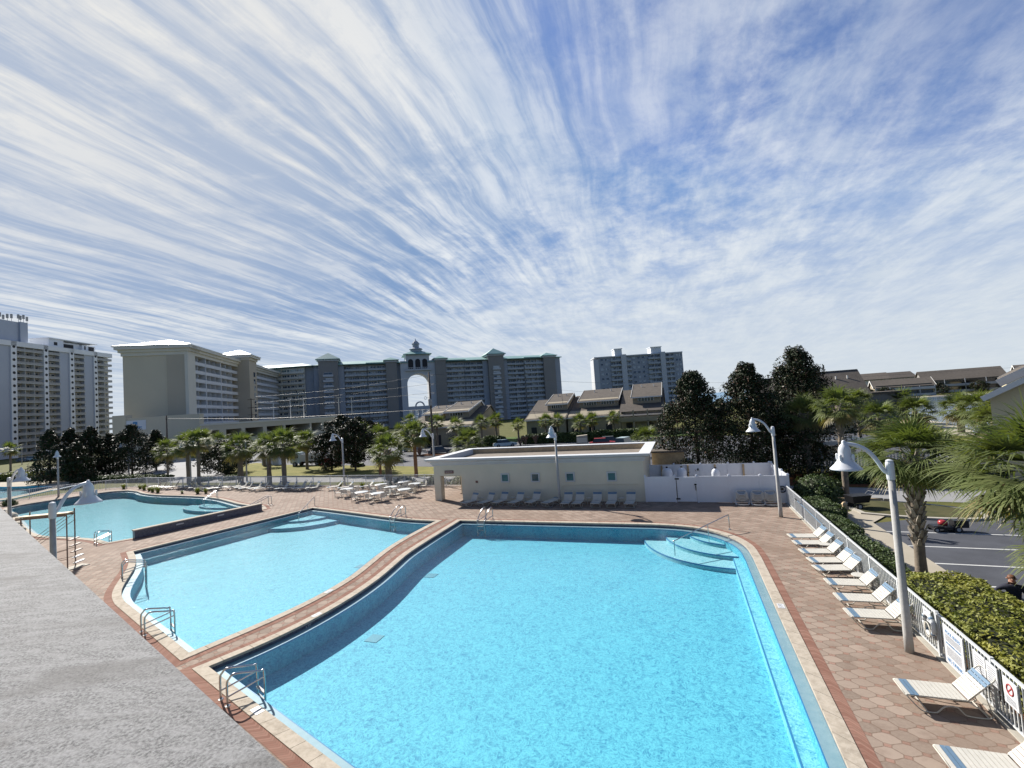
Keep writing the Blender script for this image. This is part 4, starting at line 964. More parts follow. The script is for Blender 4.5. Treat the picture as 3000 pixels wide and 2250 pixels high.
    for p0, p1, t, z in ((1083, 1136, 1.2, 37.7), (1313, 1366, 1.2, 37.7), (1545, 1598, 1.2, 37.7)):
        mb = MB(); hip(mb, fr, A(p0), A(p1), -7, t, z, 1.4, 0.9); mb.build('roof', M['greenroof'], root, org=org)
    for p0, p1, t, z, r in ((939, 996, 2.6, 40.4, 4.0), (1136, 1168, 2.2, 38.8, 1.8), (1281, 1312, 2.2, 38.8, 1.8), (1436, 1481, 2.6, 40.4, 4.0), (1598, 1632, 2.0, 38.4, 2.2)):
        mb = MB(); hip(mb, fr, A(p0), A(p1), -8, t, z, r, 1.3); mb.build('tower_roof', M['greenroof'], root, org=org)
        mb = MB(); fr.box(mb, A(p0)-0.6, A(p1)+0.6, -8.6, t+0.6, z-1.2, z-0.35); mb.build('cornice', M['archlight'], root, org=org)
    for p0, p1 in ((952, 982), (1447, 1470)):
        for f in range(11):
            z = z0+f*fh; mb = MB(); fr.box(mb, A(p0), A(p1), 2.6, 3.5, z, z+0.2); fr.box(mb, A(p0), A(p1), 3.42, 3.5, z+0.2, z+1.1); mb.build('balcony', [M['archlight']], root, org=org)
            win(root, org, fr, A(p0)+0.6, A(p1)-0.6, z+0.3, z+2.3, 2.6, M['glass'], M['archlight'])

def right_tower():
    M = MT; fr = Fr((-47.3, 291.4), (4.5, 310.0)); A = fr.at
    org = fr.pt(0, 0, 0); root = thing('condominium_tower', 'blue-grey balcony tower between the arched resort and the dark trees', 'building', org)
    w = MB(); z0, fh, nf, top = 1.0, 3.05, 11, 34.3
    fr.box(w, A(1764), A(2012), -14, -2.2, 0, top, 0)
    fr.box(w, A(1751)-0.5, A(1764), -12, -0.4, 0, top-0.8, 2)
    def solid(p0, p1, t, mi, zt=top): fr.box(w, A(p0), A(p1), -4, t, 0, zt, mi)
    solid(1764, 1799, -0.6, 1); solid(1830, 1845, 1.2, 2, top+1.2); solid(1859, 1910, -1.0, 1); solid(1946, 1960, 1.2, 2, top+1.2); solid(1986, 2013, -0.6, 1)
    for p0, p1 in ((1799, 1830), (1845, 1859), (1910, 1946), (1960, 1986)):
        bay(root, org, w, fr, A(p0), A(p1), z0, fh, nf, 1.9, M['archlight'], M['archrail'], M['glass'], 0.6, 3.6, wmi=3)
    w.build('wall', [M['archblue'], M['archblue'], M['archlight'], M['archblue']], root, org=org)
    mb = MB(); fr.box(mb, A(1751), A(2013), -14.3, 0.0, top, top+0.7); mb.build('parapet', M['archlight'], root, org=org)
    for p0, p1, z in ((1814, 1836, top+5), (1922, 1953, top+4.6)):
        mb = MB(); fr.box(mb, A(p0), A(p1), -9, -1.5, top+0.7, z); fr.box(mb, A(p0)-0.4, A(p1)+0.4, -9.4, -1.1, z, z+0.35); mb.build('lift_house', M['towerwhite'], root, org=org)
    for p0, t in ((1770, -0.6), (1784, -0.6), (1866, -1.0), (1879, -1.0), (1893, -1.0), (1992, -0.6), (2003, -0.6)):
        for f in range(3, nf):
            win(root, org, fr, A(p0), A(p0+7), z0+f*fh+0.9, z0+f*fh+2.2, t, M['glass'], M['towergrey'])

def townhouse(name, label, x0, x1, yr, zr, low=0.0, dormer=(0.25, 0.95), depth=9.5, gable='siding', eave=4.2, windows=True, group='brown-roofed townhouses', lowx=None, porch=False):
    """saltbox unit: ridge along X, long front slope with a raised window strip"""
    M = MT; org = ((x0+x1)/2, yr, 0); root = thing(name, label, 'house', org, 0, group)
    lx0, lx1 = (x0, x1) if lowx is None else lowx
    yf = yr-depth; ym = yr-depth*0.60
    slope = (zr-1.15-eave)/depth
    zm = zr-1.15-(yr-ym)*slope
    w = MB()
    prof = [(yf+0.7, 0), (yf+0.7, eave+0.3), (yr, zr-1.3), (yr+5, zr-5.0), (yr+5, 0)]
    w.extrude(prof, (lx0, 0, 0), (0, 1, 0), (0, 0, 1), (1, 0, 0), lx1-lx0)
    zt = zm+1.75
    prof = [(ym, zm-0.4), (ym, zt), (yr, zr-0.12), (yr+3.2, zr-2.6), (yr+3.2, zm-2)]
    w.extrude(prof, (x0+0.02, 0, 0), (0, 1, 0), (0, 0, 1), (1, 0, 0), x1-x0-0.04)
    w.build('wall', M[gable], root, org=org)
    def roof(pts, xa, xb, nm='roof', th=0.22):
        mb = MB(); prof = [(a, b) for a, b in pts]+[(a, b-th) for a, b in reversed(pts)]
        mb.extrude(prof, (xa, 0, 0), (0, 1, 0), (0, 0, 1), (1, 0, 0), xb-xa); mb.build(nm, M['shingle'], root, org=org)
    roof([(yf, eave), (yr, zr-1.15), (yr+5.5, zr-5.2)], lx0-0.3, lx1+0.3)
    roof([(ym-0.7, zt-0.25), (yr, zr+0.12), (yr+3.6, zr-2.75)], x0-0.25, x1+0.25, 'upper_roof')
    mb = MB()
    for xx in (x0-0.30, x1+0.25): mb.beam((xx+0.02, ym-0.72, zt-0.33), (xx+0.02, yr, zr+0.02), 0.08, 0.34); mb.beam((xx+0.02, yr, zr+0.02), (xx+0.02, yr+3.6, zr-2.85), 0.08, 0.34)
    mb.box(x0-0.30, ym-0.80, zt-0.5, x1+0.30, ym-0.715, zt-0.24); mb.build('rake_trim', M['trimwhite'], root, org=org)
    mb = MB(); mb.box(lx0-0.3, yf-0.06, eave-0.25, lx1+0.3, yf-0.005, eave-0.02); mb.build('fascia', M['trimwhite'], root, org=org)
    wd = x1-x0
    for a, b in (((0.12, 0.44), (0.56, 0.9)) if wd > 7 else ((0.2, 0.75),)):
        mb = MB(); mb.box(x0+wd*a, ym-0.05, zm+0.55, x0+wd*b, ym+0.02, zt-0.5)
        n = 5
        mb2 = MB()
        for i in range(n+1): xx = x0+wd*a+(wd*(b-a))*i/n; mb2.box(xx-0.05, ym-0.10, zm+0.5, xx+0.05, ym-0.051, zt-0.45)
        o = mb.build('window', M['carglass'], root, org=org); f = mb2.build('frame', M['trimwhite'], o)
        for v in f.data.vertices: v.co -= Vector(org)
    if windows:
        k = max(2, int((lx1-lx0)/3.2))
        for i in range(k):
            xx = lx0+(lx1-lx0)*(i+0.25)/k; mb = MB(); mb.box(xx, yf+0.62, 0.8 if i % 2 else 0.05, xx+1.3, yf+0.69, 2.4)
            mb.build('window' if i % 2 else 'door', M['carglass'] if i % 2 else M['dark'], root, org=org)
    if porch:
        mb = MB()
        for i in range(4): xx = lx0+(lx1-lx0)*i/3; mb.box(xx-0.14, yf-1.6, 0, xx+0.14, yf-1.35, 5.2)
        mb.box(lx0, yf-1.6, 2.75, lx1, yf+0.6, 2.95); mb.box(lx0, yf-1.56, 2.95, lx1, yf-1.48, 3.75)
        mb.build('porch', M['siding'], root, org=org)
        mb = MB(); mb.box(lx0+0.2, yf+0.55, 3.0, lx1-0.2, yf+0.64, 4.9); mb.build('glazing', M['carglass'], root, org=org)
    mb = MB()
    for i in range(2):
        xx = x0+wd*(0.3+0.45*i); yy = yr-2.2; zz = zr-0.12-2.2*(zr-zt)/(yr-ym)
        mb.tube([(xx, yy, zz), (xx, yy, zz+0.7)], 0.12, 6)
    mb.build('vent_pipe', M['trimwhite'], root, org=org)
    return root

def pool_house():
    M = MT; fx0, fx1, fy, by = -20.6, -2.93, 35.87, 43.9
    org = (-11.7, fy, 0); root = thing('pool_house', 'low cream pool house with white cornice and four small teal windows', 'building', org)
    H = 3.05; w = MB(); e0, e1 = -19.98, -17.95   # covered entry at the left end
    w.box(e1, fy, 0, fx1, by, H)
    w.box(fx0, fy, 0, e0, fy+0.62, H)                   # corner pier
    w.box(e0, fy, 2.12, e1, fy+0.3, H)                  # lintel
    w.box(fx0, fy+0.62, 2.12, fx0+0.3, by, H)
    w.box(-19.5, fy+2.9, 0, -19.2, by, 2.12); w.box(-18.15, fy+2.9, 0, e1, by, 2.12)
    w.box(fx0, fy+0.62, 2.12, e1, by-0.005, 2.2)
    w.box(fx0, by-2.5, 0, -19.5, by, 2.12)
    w.build('wall', M['stucco'], root, org=org)
    mb = MB(); mb.box(-19.2, fy+6.2, 0.01, -18.15, fy+6.4, 2.1); mb.build('door', M['dark'], root, org=org)
    prof = [(0.02, 3.02), (0.09, 3.02), (0.09, 3.10), (0.16, 3.14), (0.20, 3.24), (0.22, 3.32), (0.50, 3.44), (0.58, 3.58), (0.58, 3.62), (-0.28, 3.62), (-0.28, 3.02)]
    mb = MB(); out = [(fx0, fy), (fx1, fy), (fx1, by), (fx0, by)]
    def loop(d): return [(fx0-d, fy-d), (fx1+d, fy-d), (fx1+d, by+d), (fx0-d, by+d)]
    n = len(prof)
    L = [[(x, y, z) for x, y in loop(d)] for d, z in prof]
    for i in range(n):
        A_, B_ = L[i], L[(i+1) % n]
        for j in range(4): mb.add([A_[j], A_[(j+1) % 4], B_[(j+1) % 4], B_[j]], [(3, 2, 1, 0)])
    mb.build('cornice', M['cornice'], root, org=org)
    mb = MB(); mb.box(fx0+0.29, fy+0.29, 3.0, fx1-0.29, by-0.29, 3.12); mb.build('flat_roof', M['roofgravel'], root, org=org)
    mb = MB(); mb.box(fx0+0.283, by-0.30, 3.121, fx1-0.283, by-0.283, 3.56); mb.box(fx0+0.283, by-0.305, 3.16, fx1-0.283, by-0.30, 3.34); mb.build('parapet_flashing', M['wood'], root, org=org)
    for x in (-13.97, -11.37, -8.52, -5.30):
        fr = Fr((x-1, fy), (x+1, fy)); win(root, org, fr, 1-0.27, 1+0.27, 1.62, 2.16, 0.0, M['tealglass'], M['white'], mull=0)
    mb = MB(); mb.box(-16.65, fy-0.05, 1.50, -16.45, fy, 1.68); mb.build('wall_plate', M['brownsign'], root, org=org)
    mb = MB(); mb.tube([(-9.2, fy-0.03, 0.9), (-9.2, fy-0.03, 1.18), (-8.9, fy-0.03, 1.27), (-3.4, fy-0.03, 1.30)], 0.022, 6); mb.build('pipe', M['stucco'], root, org=org)
    s = thing('restroom_sign', 'small brown restroom sign above the pool house entry', 'sign', (-19.1, fy, 2.45))
    mb = MB(); mb.box(-0.42, -0.05, -0.13, 0.42, -0.003, 0.13); mb.build('board', M['brownsign'], s)
    text_obj('lettering', 'RESTROOMS', 0.12, M['signwhite'], s, Matrix.Translation((0, -0.056, 0)) @ Matrix.Rotation(pi/2, 4, 'X'))

MT['skyglass'] = mk('bright_glass', (0.55, 0.62, 0.62), 0.08, 0.05, 0.3, spec=0.8)
white_tower(); beige_hotel(); podium(); arch_resort(); right_tower(); pool_house()
townhouse('townhouse', 'left brown-roofed townhouse of the three behind the pool house', -30.3, -25.4, 117, 10.0, lowx=(-34.5, -25.0), depth=13)
townhouse('townhouse', 'widest brown-roofed townhouse, middle of the three behind the pool house', -22.6, -13.4, 118.5, 10.4, lowx=(-24.6, -13.0), depth=14)
townhouse('townhouse', 'brown-roofed townhouse with two-level porch beside the tallest dark magnolia', -10.0, -3.9, 116, 10.9, lowx=(-12.4, -3.6), depth=13, porch=True)
townhouse('townhouse', 'tan townhouse half hidden by the utility pole under the arch', -57.5, -52.6, 104, 9.0, lowx=(-60, -52), depth=11)
townhouse('townhouse', 'tan gabled townhouse right of the utility pole', -51.6, -45.6, 104, 9.6, lowx=(-53, -43.2), depth=12)
def shed_house(label, x0, x1, yr, zr, run, eave):
    """plain unit: one steep roof plane facing the pool over a tan wall"""
    M = MT; org = ((x0+x1)/2, yr, 0); root = thing('lakeside_house', label, 'house', org, 0, 'brown-roofed houses by the lake'); yf = yr-run
    mb = MB(); mb.extrude([(yf+0.6, 0), (yf+0.6, eave+0.3), (yr, zr-0.2), (yr+4, zr-3.4), (yr+4, 0)], (x0, 0, 0), (0, 1, 0), (0, 0, 1), (1, 0, 0), x1-x0); mb.build('wall', M['siding'], root, org=org)
    mb = MB(); mb.extrude([(yf, eave), (yr, zr), (yr+4.6, zr-3.6), (yr+4.6, zr-3.9), (yr, zr-0.25), (yf, eave-0.25)], (x0-0.4, 0, 0), (0, 1, 0), (0, 0, 1), (1, 0, 0), x1-x0+0.8); mb.build('roof', M['shingle'], root, org=org)
    mb = MB(); mb.box(x0-0.4, yf-0.07, eave-0.3, x1+0.4, yf-0.005, eave-0.02); mb.build('fascia', M['siding'], root, org=org)
    mb = MB(); mb.box(x0-0.35, yr-0.15, zr+0.005, x1+0.35, yr+0.15, zr+0.07); mb.build('ridge_cap', M['archbrown'], root, org=org)
    for a in (0.25, 0.62):
        mb = MB(); xx = x0+(x1-x0)*a; mb.box(xx, yf+0.53, eave-2.0, xx+1.6, yf+0.597, eave-0.7); mb.build('window', M['carglass'], root, org=org)
    for a in (0.5, 0.75):
        mb = MB(); xx = x0+(x1-x0)*a; t = 0.32; yy = yr-run*t; zz = zr-(zr-eave)*t-0.05; mb.tube([(xx, yy, zz), (xx, yy, zz+0.55)], 0.11, 6); mb.build('vent_pipe', M['trimwhite'], root, org=org)
shed_house('large brown roof facing the pool above the palm tops, left of the lake', 21.8, 28.4, 94, 10.0, 5.5, 5.6)
shed_house('brown-roofed house half hidden behind the tallest magnolia', 13.0, 20.8, 96, 9.6, 5.5, 5.4)

def far_houses():
    M = MT
    def gab(name, label, x, y, w, d, h, r, rz, wall='siding', trim=True, balc=True, group='houses across the lake', gables=1):
        root = thing(name, label, 'house', (x, y, -0.1), rz, group)
        mb = MB(); mb.extrude([(-d/2, 0), (-d/2, h), (0, h+r), (d/2, h), (d/2, 0)], (-w/2, 0, 0), (0, 1, 0), (0, 0, 1), (1, 0, 0), w); mb.build('wall', M[wall], root)
        mb = MB()
        k = r/(d/2); mb.extrude([(-d/2-1, h-k+0.15), (0, h+r+0.15), (d/2+1, h-k+0.15), (d/2+1, h-k-0.15), (0, h+r-0.15), (-d/2-1, h-k-0.15)], (-w/2-0.6, 0, 0), (0, 1, 0), (0, 0, 1), (1, 0, 0), w+1.2); mb.build('roof', M['shingle'], root)
        if trim:
            for sx in (-w/2-0.65, w/2+0.65):
                mb = MB(); mb.beam((sx, -d/2-1, h-k), (sx, 0, h+r), 0.1, 0.55); mb.beam((sx, 0, h+r), (sx, d/2+1, h-k), 0.1, 0.55)
                mb.build('rake_trim', M['trimwhite'], root)
        if balc:
            for z in (0.3, 3.2):
                mb = MB(); mb.box(-w/2, -d/2-2, z, w/2, -d/2, z+0.2); mb.box(-w/2, -d/2-2, z+0.2, w/2, -d/2-1.9, z+1.1); mb.build('balcony', M['archrail'], root)
                mb = MB(); mb.box(-w/2+0.5, -d/2-0.05, z+0.3, w/2-0.5, -d/2-0.01, z+2.5); mb.build('window', M['carglass'], root)
            for i in range(5): mb = MB(); xx = -w/2+0.1+(w-0.2)*i/4; mb.box(xx-0.12, -d/2-2, 0, xx+0.12, -d/2-1.8, h-0.4); mb.build('porch_post', M['archrail'], root)
        return root
    gab('lake_house', 'two-storey brown house with balconies across the lake, left of the grass bank', 96, 262, 21, 11, 5.2, 3.0, radians(-8))
    gab('lake_house', 'small brown house left of the balcony house across the lake', 78, 272, 14, 11, 4.4, 2.8, radians(-6), 'archbrown')
    gab('lake_house', 'pale yellow house with white gable across the lake', 136, 254, 9, 13, 6.4, 3.8, radians(72), 'sidingpale')
    gab('lake_house', 'long dark-roofed house behind the yellow gable', 158, 262, 38, 13, 6.4, 4.4, radians(-16), 'archbrown')
    gab('lake_house', 'brown roof rising behind the far row of lake houses', 130, 290, 30, 13, 7.0, 4.2, radians(-8), 'archbrown', trim=False)
    gab('lake_house', 'dark-roofed house at the far right of the lake row', 190, 262, 28, 13, 8.2, 4.6, radians(-20), 'archbrown')
    gab('lake_house', 'white-walled house glimpsed far left of the lake row', 100, 318, 20, 14, 9.4, 3.2, radians(-4), 'trimwhite', balc=False, trim=False)
    gab('lake_house', 'distant pale house behind the small brown lake house', 122, 340, 16, 12, 9.6, 3.0, radians(5), 'trimwhite', balc=False, trim=False)
    # house at the right edge, gable end with broad white rakes
    root = thing('gabled_house', 'yellow house with broad white roof edges at the right edge of the photo', 'house', (33.7, 46.2, 0), radians(63.5))
    mb = MB(); mb.extrude([(-8, 0), (-8, 7.8), (0, 12.2), (8, 7.8), (8, 0)], (-5.6, 0, 0), (0, 1, 0), (0, 0, 1), (1, 0, 0), 14); mb.build('wall', M['sidingpale'], root)
    mb = MB(); mb.extrude([(-9.5, 7.2), (0, 12.45), (9.5, 7.2), (9.5, 6.9), (0, 12.15), (-9.5, 6.9)], (-6.4, 0, 0), (0, 1, 0), (0, 0, 1), (1, 0, 0), 16); mb.build('roof', M['shingle'], root)
    mb = MB()
    for q in (-1, 1): mb.beam((-6.47, q*9.5, 6.95), (-6.47, 0, 12.2), 0.12, 0.55)
    mb.build('rake_trim', M['trimwhite'], root)
    mb = MB(); mb.extrude([(5.6, 0), (5.6, 6.2), (7.8, 7.4), (10.0, 6.2), (10.0, 0)], (-8.0, 0, 0), (0, 1, 0), (0, 0, 1), (1, 0, 0), 2.4); mb.build('wing_wall', M['sidingpale'], root)
    mb = MB(); mb.extrude([(5.2, 6.05), (7.8, 7.5), (10.4, 6.05), (10.4, 5.85), (7.8, 7.3), (5.2, 5.85)], (-8.7, 0, 0), (0, 1, 0), (0, 0, 1), (1, 0, 0), 3.0); mb.build('wing_roof', M['shingle'], root)
    mb = MB()
    for q in (-1, 1): mb.beam((-8.76, 7.8+q*2.6, 5.92), (-8.76, 7.8, 7.38), 0.1, 0.36)
    mb.build('rake_trim', M['trimwhite'], root)
    mb = MB(); mb.box(-5.66, -2.0, 4.6, -5.61, 1.2, 6.4); mb.build('window', M['carglass'], root)
    # low dark wing left of the lake
    root = thing('low_wing', 'long low dark building between the brown roof and the lake', 'building', (31.5, 100, 0))
    mb = MB(); mb.box(-2.5, -2.5, 0, 5.0, 2.5, 5.6); mb.build('wall', M['archbrown'], root)
    mb = MB(); mb.box(-2.7, -2.9, 5.6, 5.3, 2.9, 5.9); mb.build('roof', M['shingle'], root)
    mb = MB(); mb.box(3.6, -2.9, 0, 4.9, -2.51, 5.6); mb.build('pier', M['siding'], root)
far_houses()

# ------------------------------------------------------------------ fences
def on_x(px, py, c):
    d = ray(px, py); t = c/d.x; return d.y*t, CAM_H+d.z*t
def picket_fence(name, label, pts, h, bar, step, panel, mat, z0=0.0, bottom=0.08):
    """post-and-rail fence: every post, rail and picket panel is a part"""
    org = (*pts[0], z0); root = thing(name, label, 'fence', org)
    for a, b in zip(pts[:-1], pts[1:]):
        A = Vector((*a, z0)); B = Vector((*b, z0)); L = (B-A).length; u = (B-A)/L; n = max(1, round(L/panel)); w = L/n
        for i in range(n):
            p = A+u*w*i; q = p+u*w
            mb = MB(); mb.beam(p, p+Vector((0, 0, h+0.03)), 0.07, 0.07, up=u); mb.build('post', mat, root, org=org)
            mb = MB()
            mb.beam(p+u*0.036+Vector((0, 0, h-0.02)), q-u*0.036+Vector((0, 0, h-0.02)), 0.055, 0.05)
            mb.beam(p+u*0.036+Vector((0, 0, bottom)), q-u*0.036+Vector((0, 0, bottom)), 0.04, 0.04)
            k = int((w-0.1)/step)
            for j in range(1, k+1):
                x = p+u*(w*j/(k+1)); mb.beam(x+Vector((0, 0, bottom+0.02)), x+Vector((0, 0, h-0.045)), bar, bar, up=u)
            mb.build('picket_panel', mat, root, org=org)
    return root
def fences():
    M = MT
    picket_fence('picket_fence', 'white picket fence running along the right side of the deck', [(6.2, 35.4), (6.2, -3.0)], 1.20, 0.024, 0.125, 2.4, M['white'], 0.03)
    picket_fence('picket_fence', 'pale picket fence behind the far row of loungers', [(-71.2, 44.2), (-20.7, 42.7)], 1.22, 0.03, 0.16, 2.5, M['hotelrail'])
    picket_fence('picket_fence', 'pale picket fence curving round the far end of the teal pool', [(-71.25, 44.25), (-76.7, 42.3), (-79.8, 38.6), (-81.8, 33.4), (-84.2, 26)], 1.22, 0.03, 0.17, 2.5, M['hotelrail'])
    def vinyl(name, label, pts, h, gate=None, caps=True):
        org = (*pts[0], 0); root = thing(name, label, 'fence', org)
        for a, b in zip(pts[:-1], pts[1:]):
            A = Vector((*a, 0)); B = Vector((*b, 0)); u = (B-A).normalized()
            mb = MB(); mb.beam(A+Vector((0, 0, h/2+0.01)), B+Vector((0, 0, h/2+0.01)), 0.045, h-0.06, up=(0, 0, 1))
            mb.beam(A+Vector((0, 0, h-0.03)), B+Vector((0, 0, h-0.03)), 0.07, 0.09); mb.beam(A+Vector((0, 0, 0.08)), B+Vector((0, 0, 0.08)), 0.07, 0.12)
            mb.build('panel', M['vinyl'], root, org=org)
        for a in pts:
            mb = MB(); mb.box(a[0]-0.065, a[1]-0.065, 0, a[0]+0.065, a[1]+0.065, h+0.06)
            mb.hexa([(a[0]-0.09, a[1]-0.09, h+0.06), (a[0]+0.09, a[1]-0.09, h+0.06), (a[0]+0.09, a[1]+0.09, h+0.06), (a[0]-0.09, a[1]+0.09, h+0.06),
                     (a[0]-0.03, a[1]-0.03, h+0.14), (a[0]+0.03, a[1]-0.03, h+0.14), (a[0]+0.03, a[1]+0.03, h+0.14), (a[0]-0.03, a[1]+0.03, h+0.14)])
            mb.build('post', M['vinyl'], root, org=org)
        return root, org
    vinyl('privacy_fence', 'white vinyl privacy fence left of its gate, against the pool house', [(-2.86, 35.76), (-0.80, 35.76)], 1.83)
    vinyl('privacy_fence', 'white vinyl privacy fence behind the three chair stacks', [(0.70, 35.74), (2.80, 35.70), (4.75, 35.66), (6.36, 35.62)], 1.83)
    vinyl('privacy_fence', 'back white vinyl fence in front of the dark magnolias', [(-2.95, 41.9), (-0.9, 41.9), (1.2, 41.9), (3.3, 41.9), (5.2, 41.9), (6.3, 41.9)], 1.83)
    vinyl('privacy_fence', 'sunlit side run of white vinyl fence beside the round bush', [(6.42, 35.78), (6.42, 37.8), (6.42, 39.8), (6.42, 41.75)], 1.83)
    for k in range(5):
        x = -1.9+2.1*k; q = thing('fence_stay', 'brown stay inside the back privacy fence, %s from the left' % ordinal(k), 'post', (x, 41.78, 0), 0, 'brown stays inside the back privacy fence')
        mb = MB(); mb.box(-0.07, -0.06, 0, 0.07, 0.05, 1.8); mb.build('post', M['wood'], q); mb = MB(); mb.box(-0.09, -0.08, 0, 0.09, -0.061, 0.12); mb.build('shoe', M['black'], q)
    g = thing('privacy_gate', 'white vinyl gate with black hinges and latch', 'gate', (-0.7, 35.75, 0))
    mb = MB(); mb.box(0.0, -0.03, 0.06, 1.32, 0.03, 1.78); mb.box(0.0, -0.045, 1.66, 1.32, 0.045, 1.80); mb.box(0.0, -0.045, 0.05, 1.32, 0.045, 0.18); mb.build('panel', M['vinyl'], g)
    for z in (0.25, 1.68):
        mb = MB(); mb.box(-0.09, -0.075, z-0.05, 0.2, -0.046, z+0.05); mb.build('hinge', M['black'], g)
    mb = MB(); mb.box(-0.02, -0.06, 0.3, 0.02, -0.046, 1.6); mb.build('hinge_stile', M['black'], g)
    mb = MB(); mb.box(1.2, -0.085, 1.22, 1.36, -0.046, 1.32); mb.box(1.26, -0.09, 0.85, 1.31, -0.046, 1.2); mb.build('latch', M['black'], g)
    for k, (x, y, r, h) in enumerate(((-1.4, 39.3, 0.42, 1.95), (-0.3, 39.6, 0.36, 1.92), (2.2, 39.9, 0.3, 1.75))):
        t = thing('filter_tank', ('leftmost white filter tank behind the privacy fence', 'middle white filter tank behind the privacy gate', 'right small filter tank behind the privacy fence')[k], 'tank', (x, y, 0), 0, 'pool filter tanks')
        mb = MB(); mb.lathe([(r*0.9, 0), (r, 0.15), (r, h-0.35), (r*0.85, h-0.15), (r*0.4, h-0.02), (0.1, h)], 18); mb.build('vessel', M['vinyl'], t, True)
        mb = MB(); mb.lathe([(0.09, h-0.01), (0.09, h+0.1), (0.03, h+0.12)], 10); mb.build('valve', M['black'], t)
    t = thing('hose_reel', 'small black hose reel hung on the white fence corner', 'hose reel', (5.98, 35.53, 0.95))
    mb = MB()
    for k in range(3): mb.tube([(0.20*cos(a), -0.03-k*0.035, 0.20*sin(a)) for a in [2*pi*i/16 for i in range(17)]], 0.03, 6)
    mb.build('hose', M['black'], t, True)
    mb = MB(); mb.box(-0.08, -0.02, -0.08, 0.08, 0.05, 0.08); mb.build('bracket', M['black'], t)
    # things hung on the right-hand fence
    t = thing('pool_pole', 'long blue telescopic pool pole hung along the white picket fence', 'pole', (6.12, 29.0, 0.9))
    mb = MB(); mb.tube([(0, -2.2, -0.05), (0, 3.0, 0.02)], 0.022, 8); mb.build('shaft', M['strapblue'], t)
    mb = MB(); mb.tube([(0, 3.0, 0.02), (0, 3.6, 0.03)], 0.03, 8); mb.build('grip', M['black'], t)
    t = thing('life_ring', 'white life ring with rope hung on the fence behind the near lamp post', 'life ring', (6.10, 16.45, 0.78))
    mb = MB(); mb.tube([(0, 0.27*cos(a), 0.27*sin(a)) for a in [2*pi*i/24 for i in range(25)]], 0.055, 10); mb.build('ring', M['white'], t, True)
    mb = MB()
    for a0 in (0.5, 2.1, 3.7, 5.2): mb.tube([(0, 0.27*cos(a), 0.27*sin(a)) for a in (a0, a0+0.12, a0+0.24)], 0.058, 10)
    mb.build('band', M['strapblue'], t, True)
    mb = MB(); mb.tube([(-0.05, 0.2*cos(a)*(1-0.02*a), -0.15+0.2*sin(a)) for a in [0.5*i for i in range(40)]], 0.012, 5); mb.build('rope', M['frame'], t)
    def sign(label, x0, y0, x1, y1, x2, kind):
        ya, za = on_x(x0, y0, 6.14); yb, zb = on_x(x1, y1, 6.14)
        h = x2; zlo = min(zb, 1.15-h); w = abs(ya-yb); c = ((ya+yb)/2, zlo+h/2)
        s = thing('fence_sign', label, 'sign', (6.14, c[0], c[1]), 0, None)
        mb = MB(); mb.box(-0.02, -w/2, -h/2, 0.0, w/2, h/2); mb.build('board', M['signwhite'], s)
        R = Matrix(((0, 0, -1, 0), (-1, 0, 0, 0), (0, 1, 0, 0), (0, 0, 0, 1)))
        def T(nm, txt, size, y, z, m=M['signblue']): text_obj(nm, txt, size, m, s, Matrix.Translation((-0.024, y, z)) @ R, 0.002)
        def lines(zs, m, wf):
            for z in zs:
                mb = MB(); mb.box(-0.023, -w*wf/2, z-0.007, -0.0203, w*wf/2, z+0.007); mb.build('text_line', m, s)
        if kind == 'rules':
            T('heading', 'POOL RULES', w*0.135, 0, h*0.34); T('footing', 'NO DIVING', w*0.15, 0, -h*0.38)
            T('warning', 'NO LIFEGUARD ON DUTY', w*0.066, 0, h*0.05)
            lines([h*0.26-0.034*i for i in range(5)], M['signdark'], 0.8); lines([-h*0.04-0.036*i for i in range(7)], M['signdark'], 0.75)
        elif kind == 'notice':
            lines([h*0.32-h*0.11*i for i in range(7)], M['signdark'], 0.7)
        elif kind == 'symbol':
            mb = MB(); mb.tube([(-0.025, w*0.24*cos(a), h*0.14+w*0.24*sin(a)) for a in [2*pi*i/20 for i in range(21)]], 0.014, 6); mb.build('ring', M['redpaint'], s)
            mb = MB(); mb.beam((-0.025, -w*0.16, h*0.14+w*0.16), (-0.025, w*0.16, h*0.14-w*0.16), 0.008, 0.022); mb.build('bar', M['redpaint'], s)
            lines([-h*0.2-0.035*i for i in range(4)], M['signdark'], 0.7)
        return s
    sign('small white notice on the picket fence right of the life ring', 2706, 1790, 2731, 1828, 0.34, 'notice')
    sign('tall white pool rules sign with blue lettering on the picket fence', 2774, 1925, 2833, 1985, 1.0, 'rules')
    sign('white notice just right of the tall rules sign', 2858, 1960, 2890, 1960, 0.50, 'notice')
    sign('white notice above the head of the nearest whole lounger', 2893, 1965, 2925, 1990, 0.46, 'notice')
    sign('square white sign with a red prohibition ring at the right edge', 2948, 2050, 2990, 2090, 0.55, 'symbol')
fences()

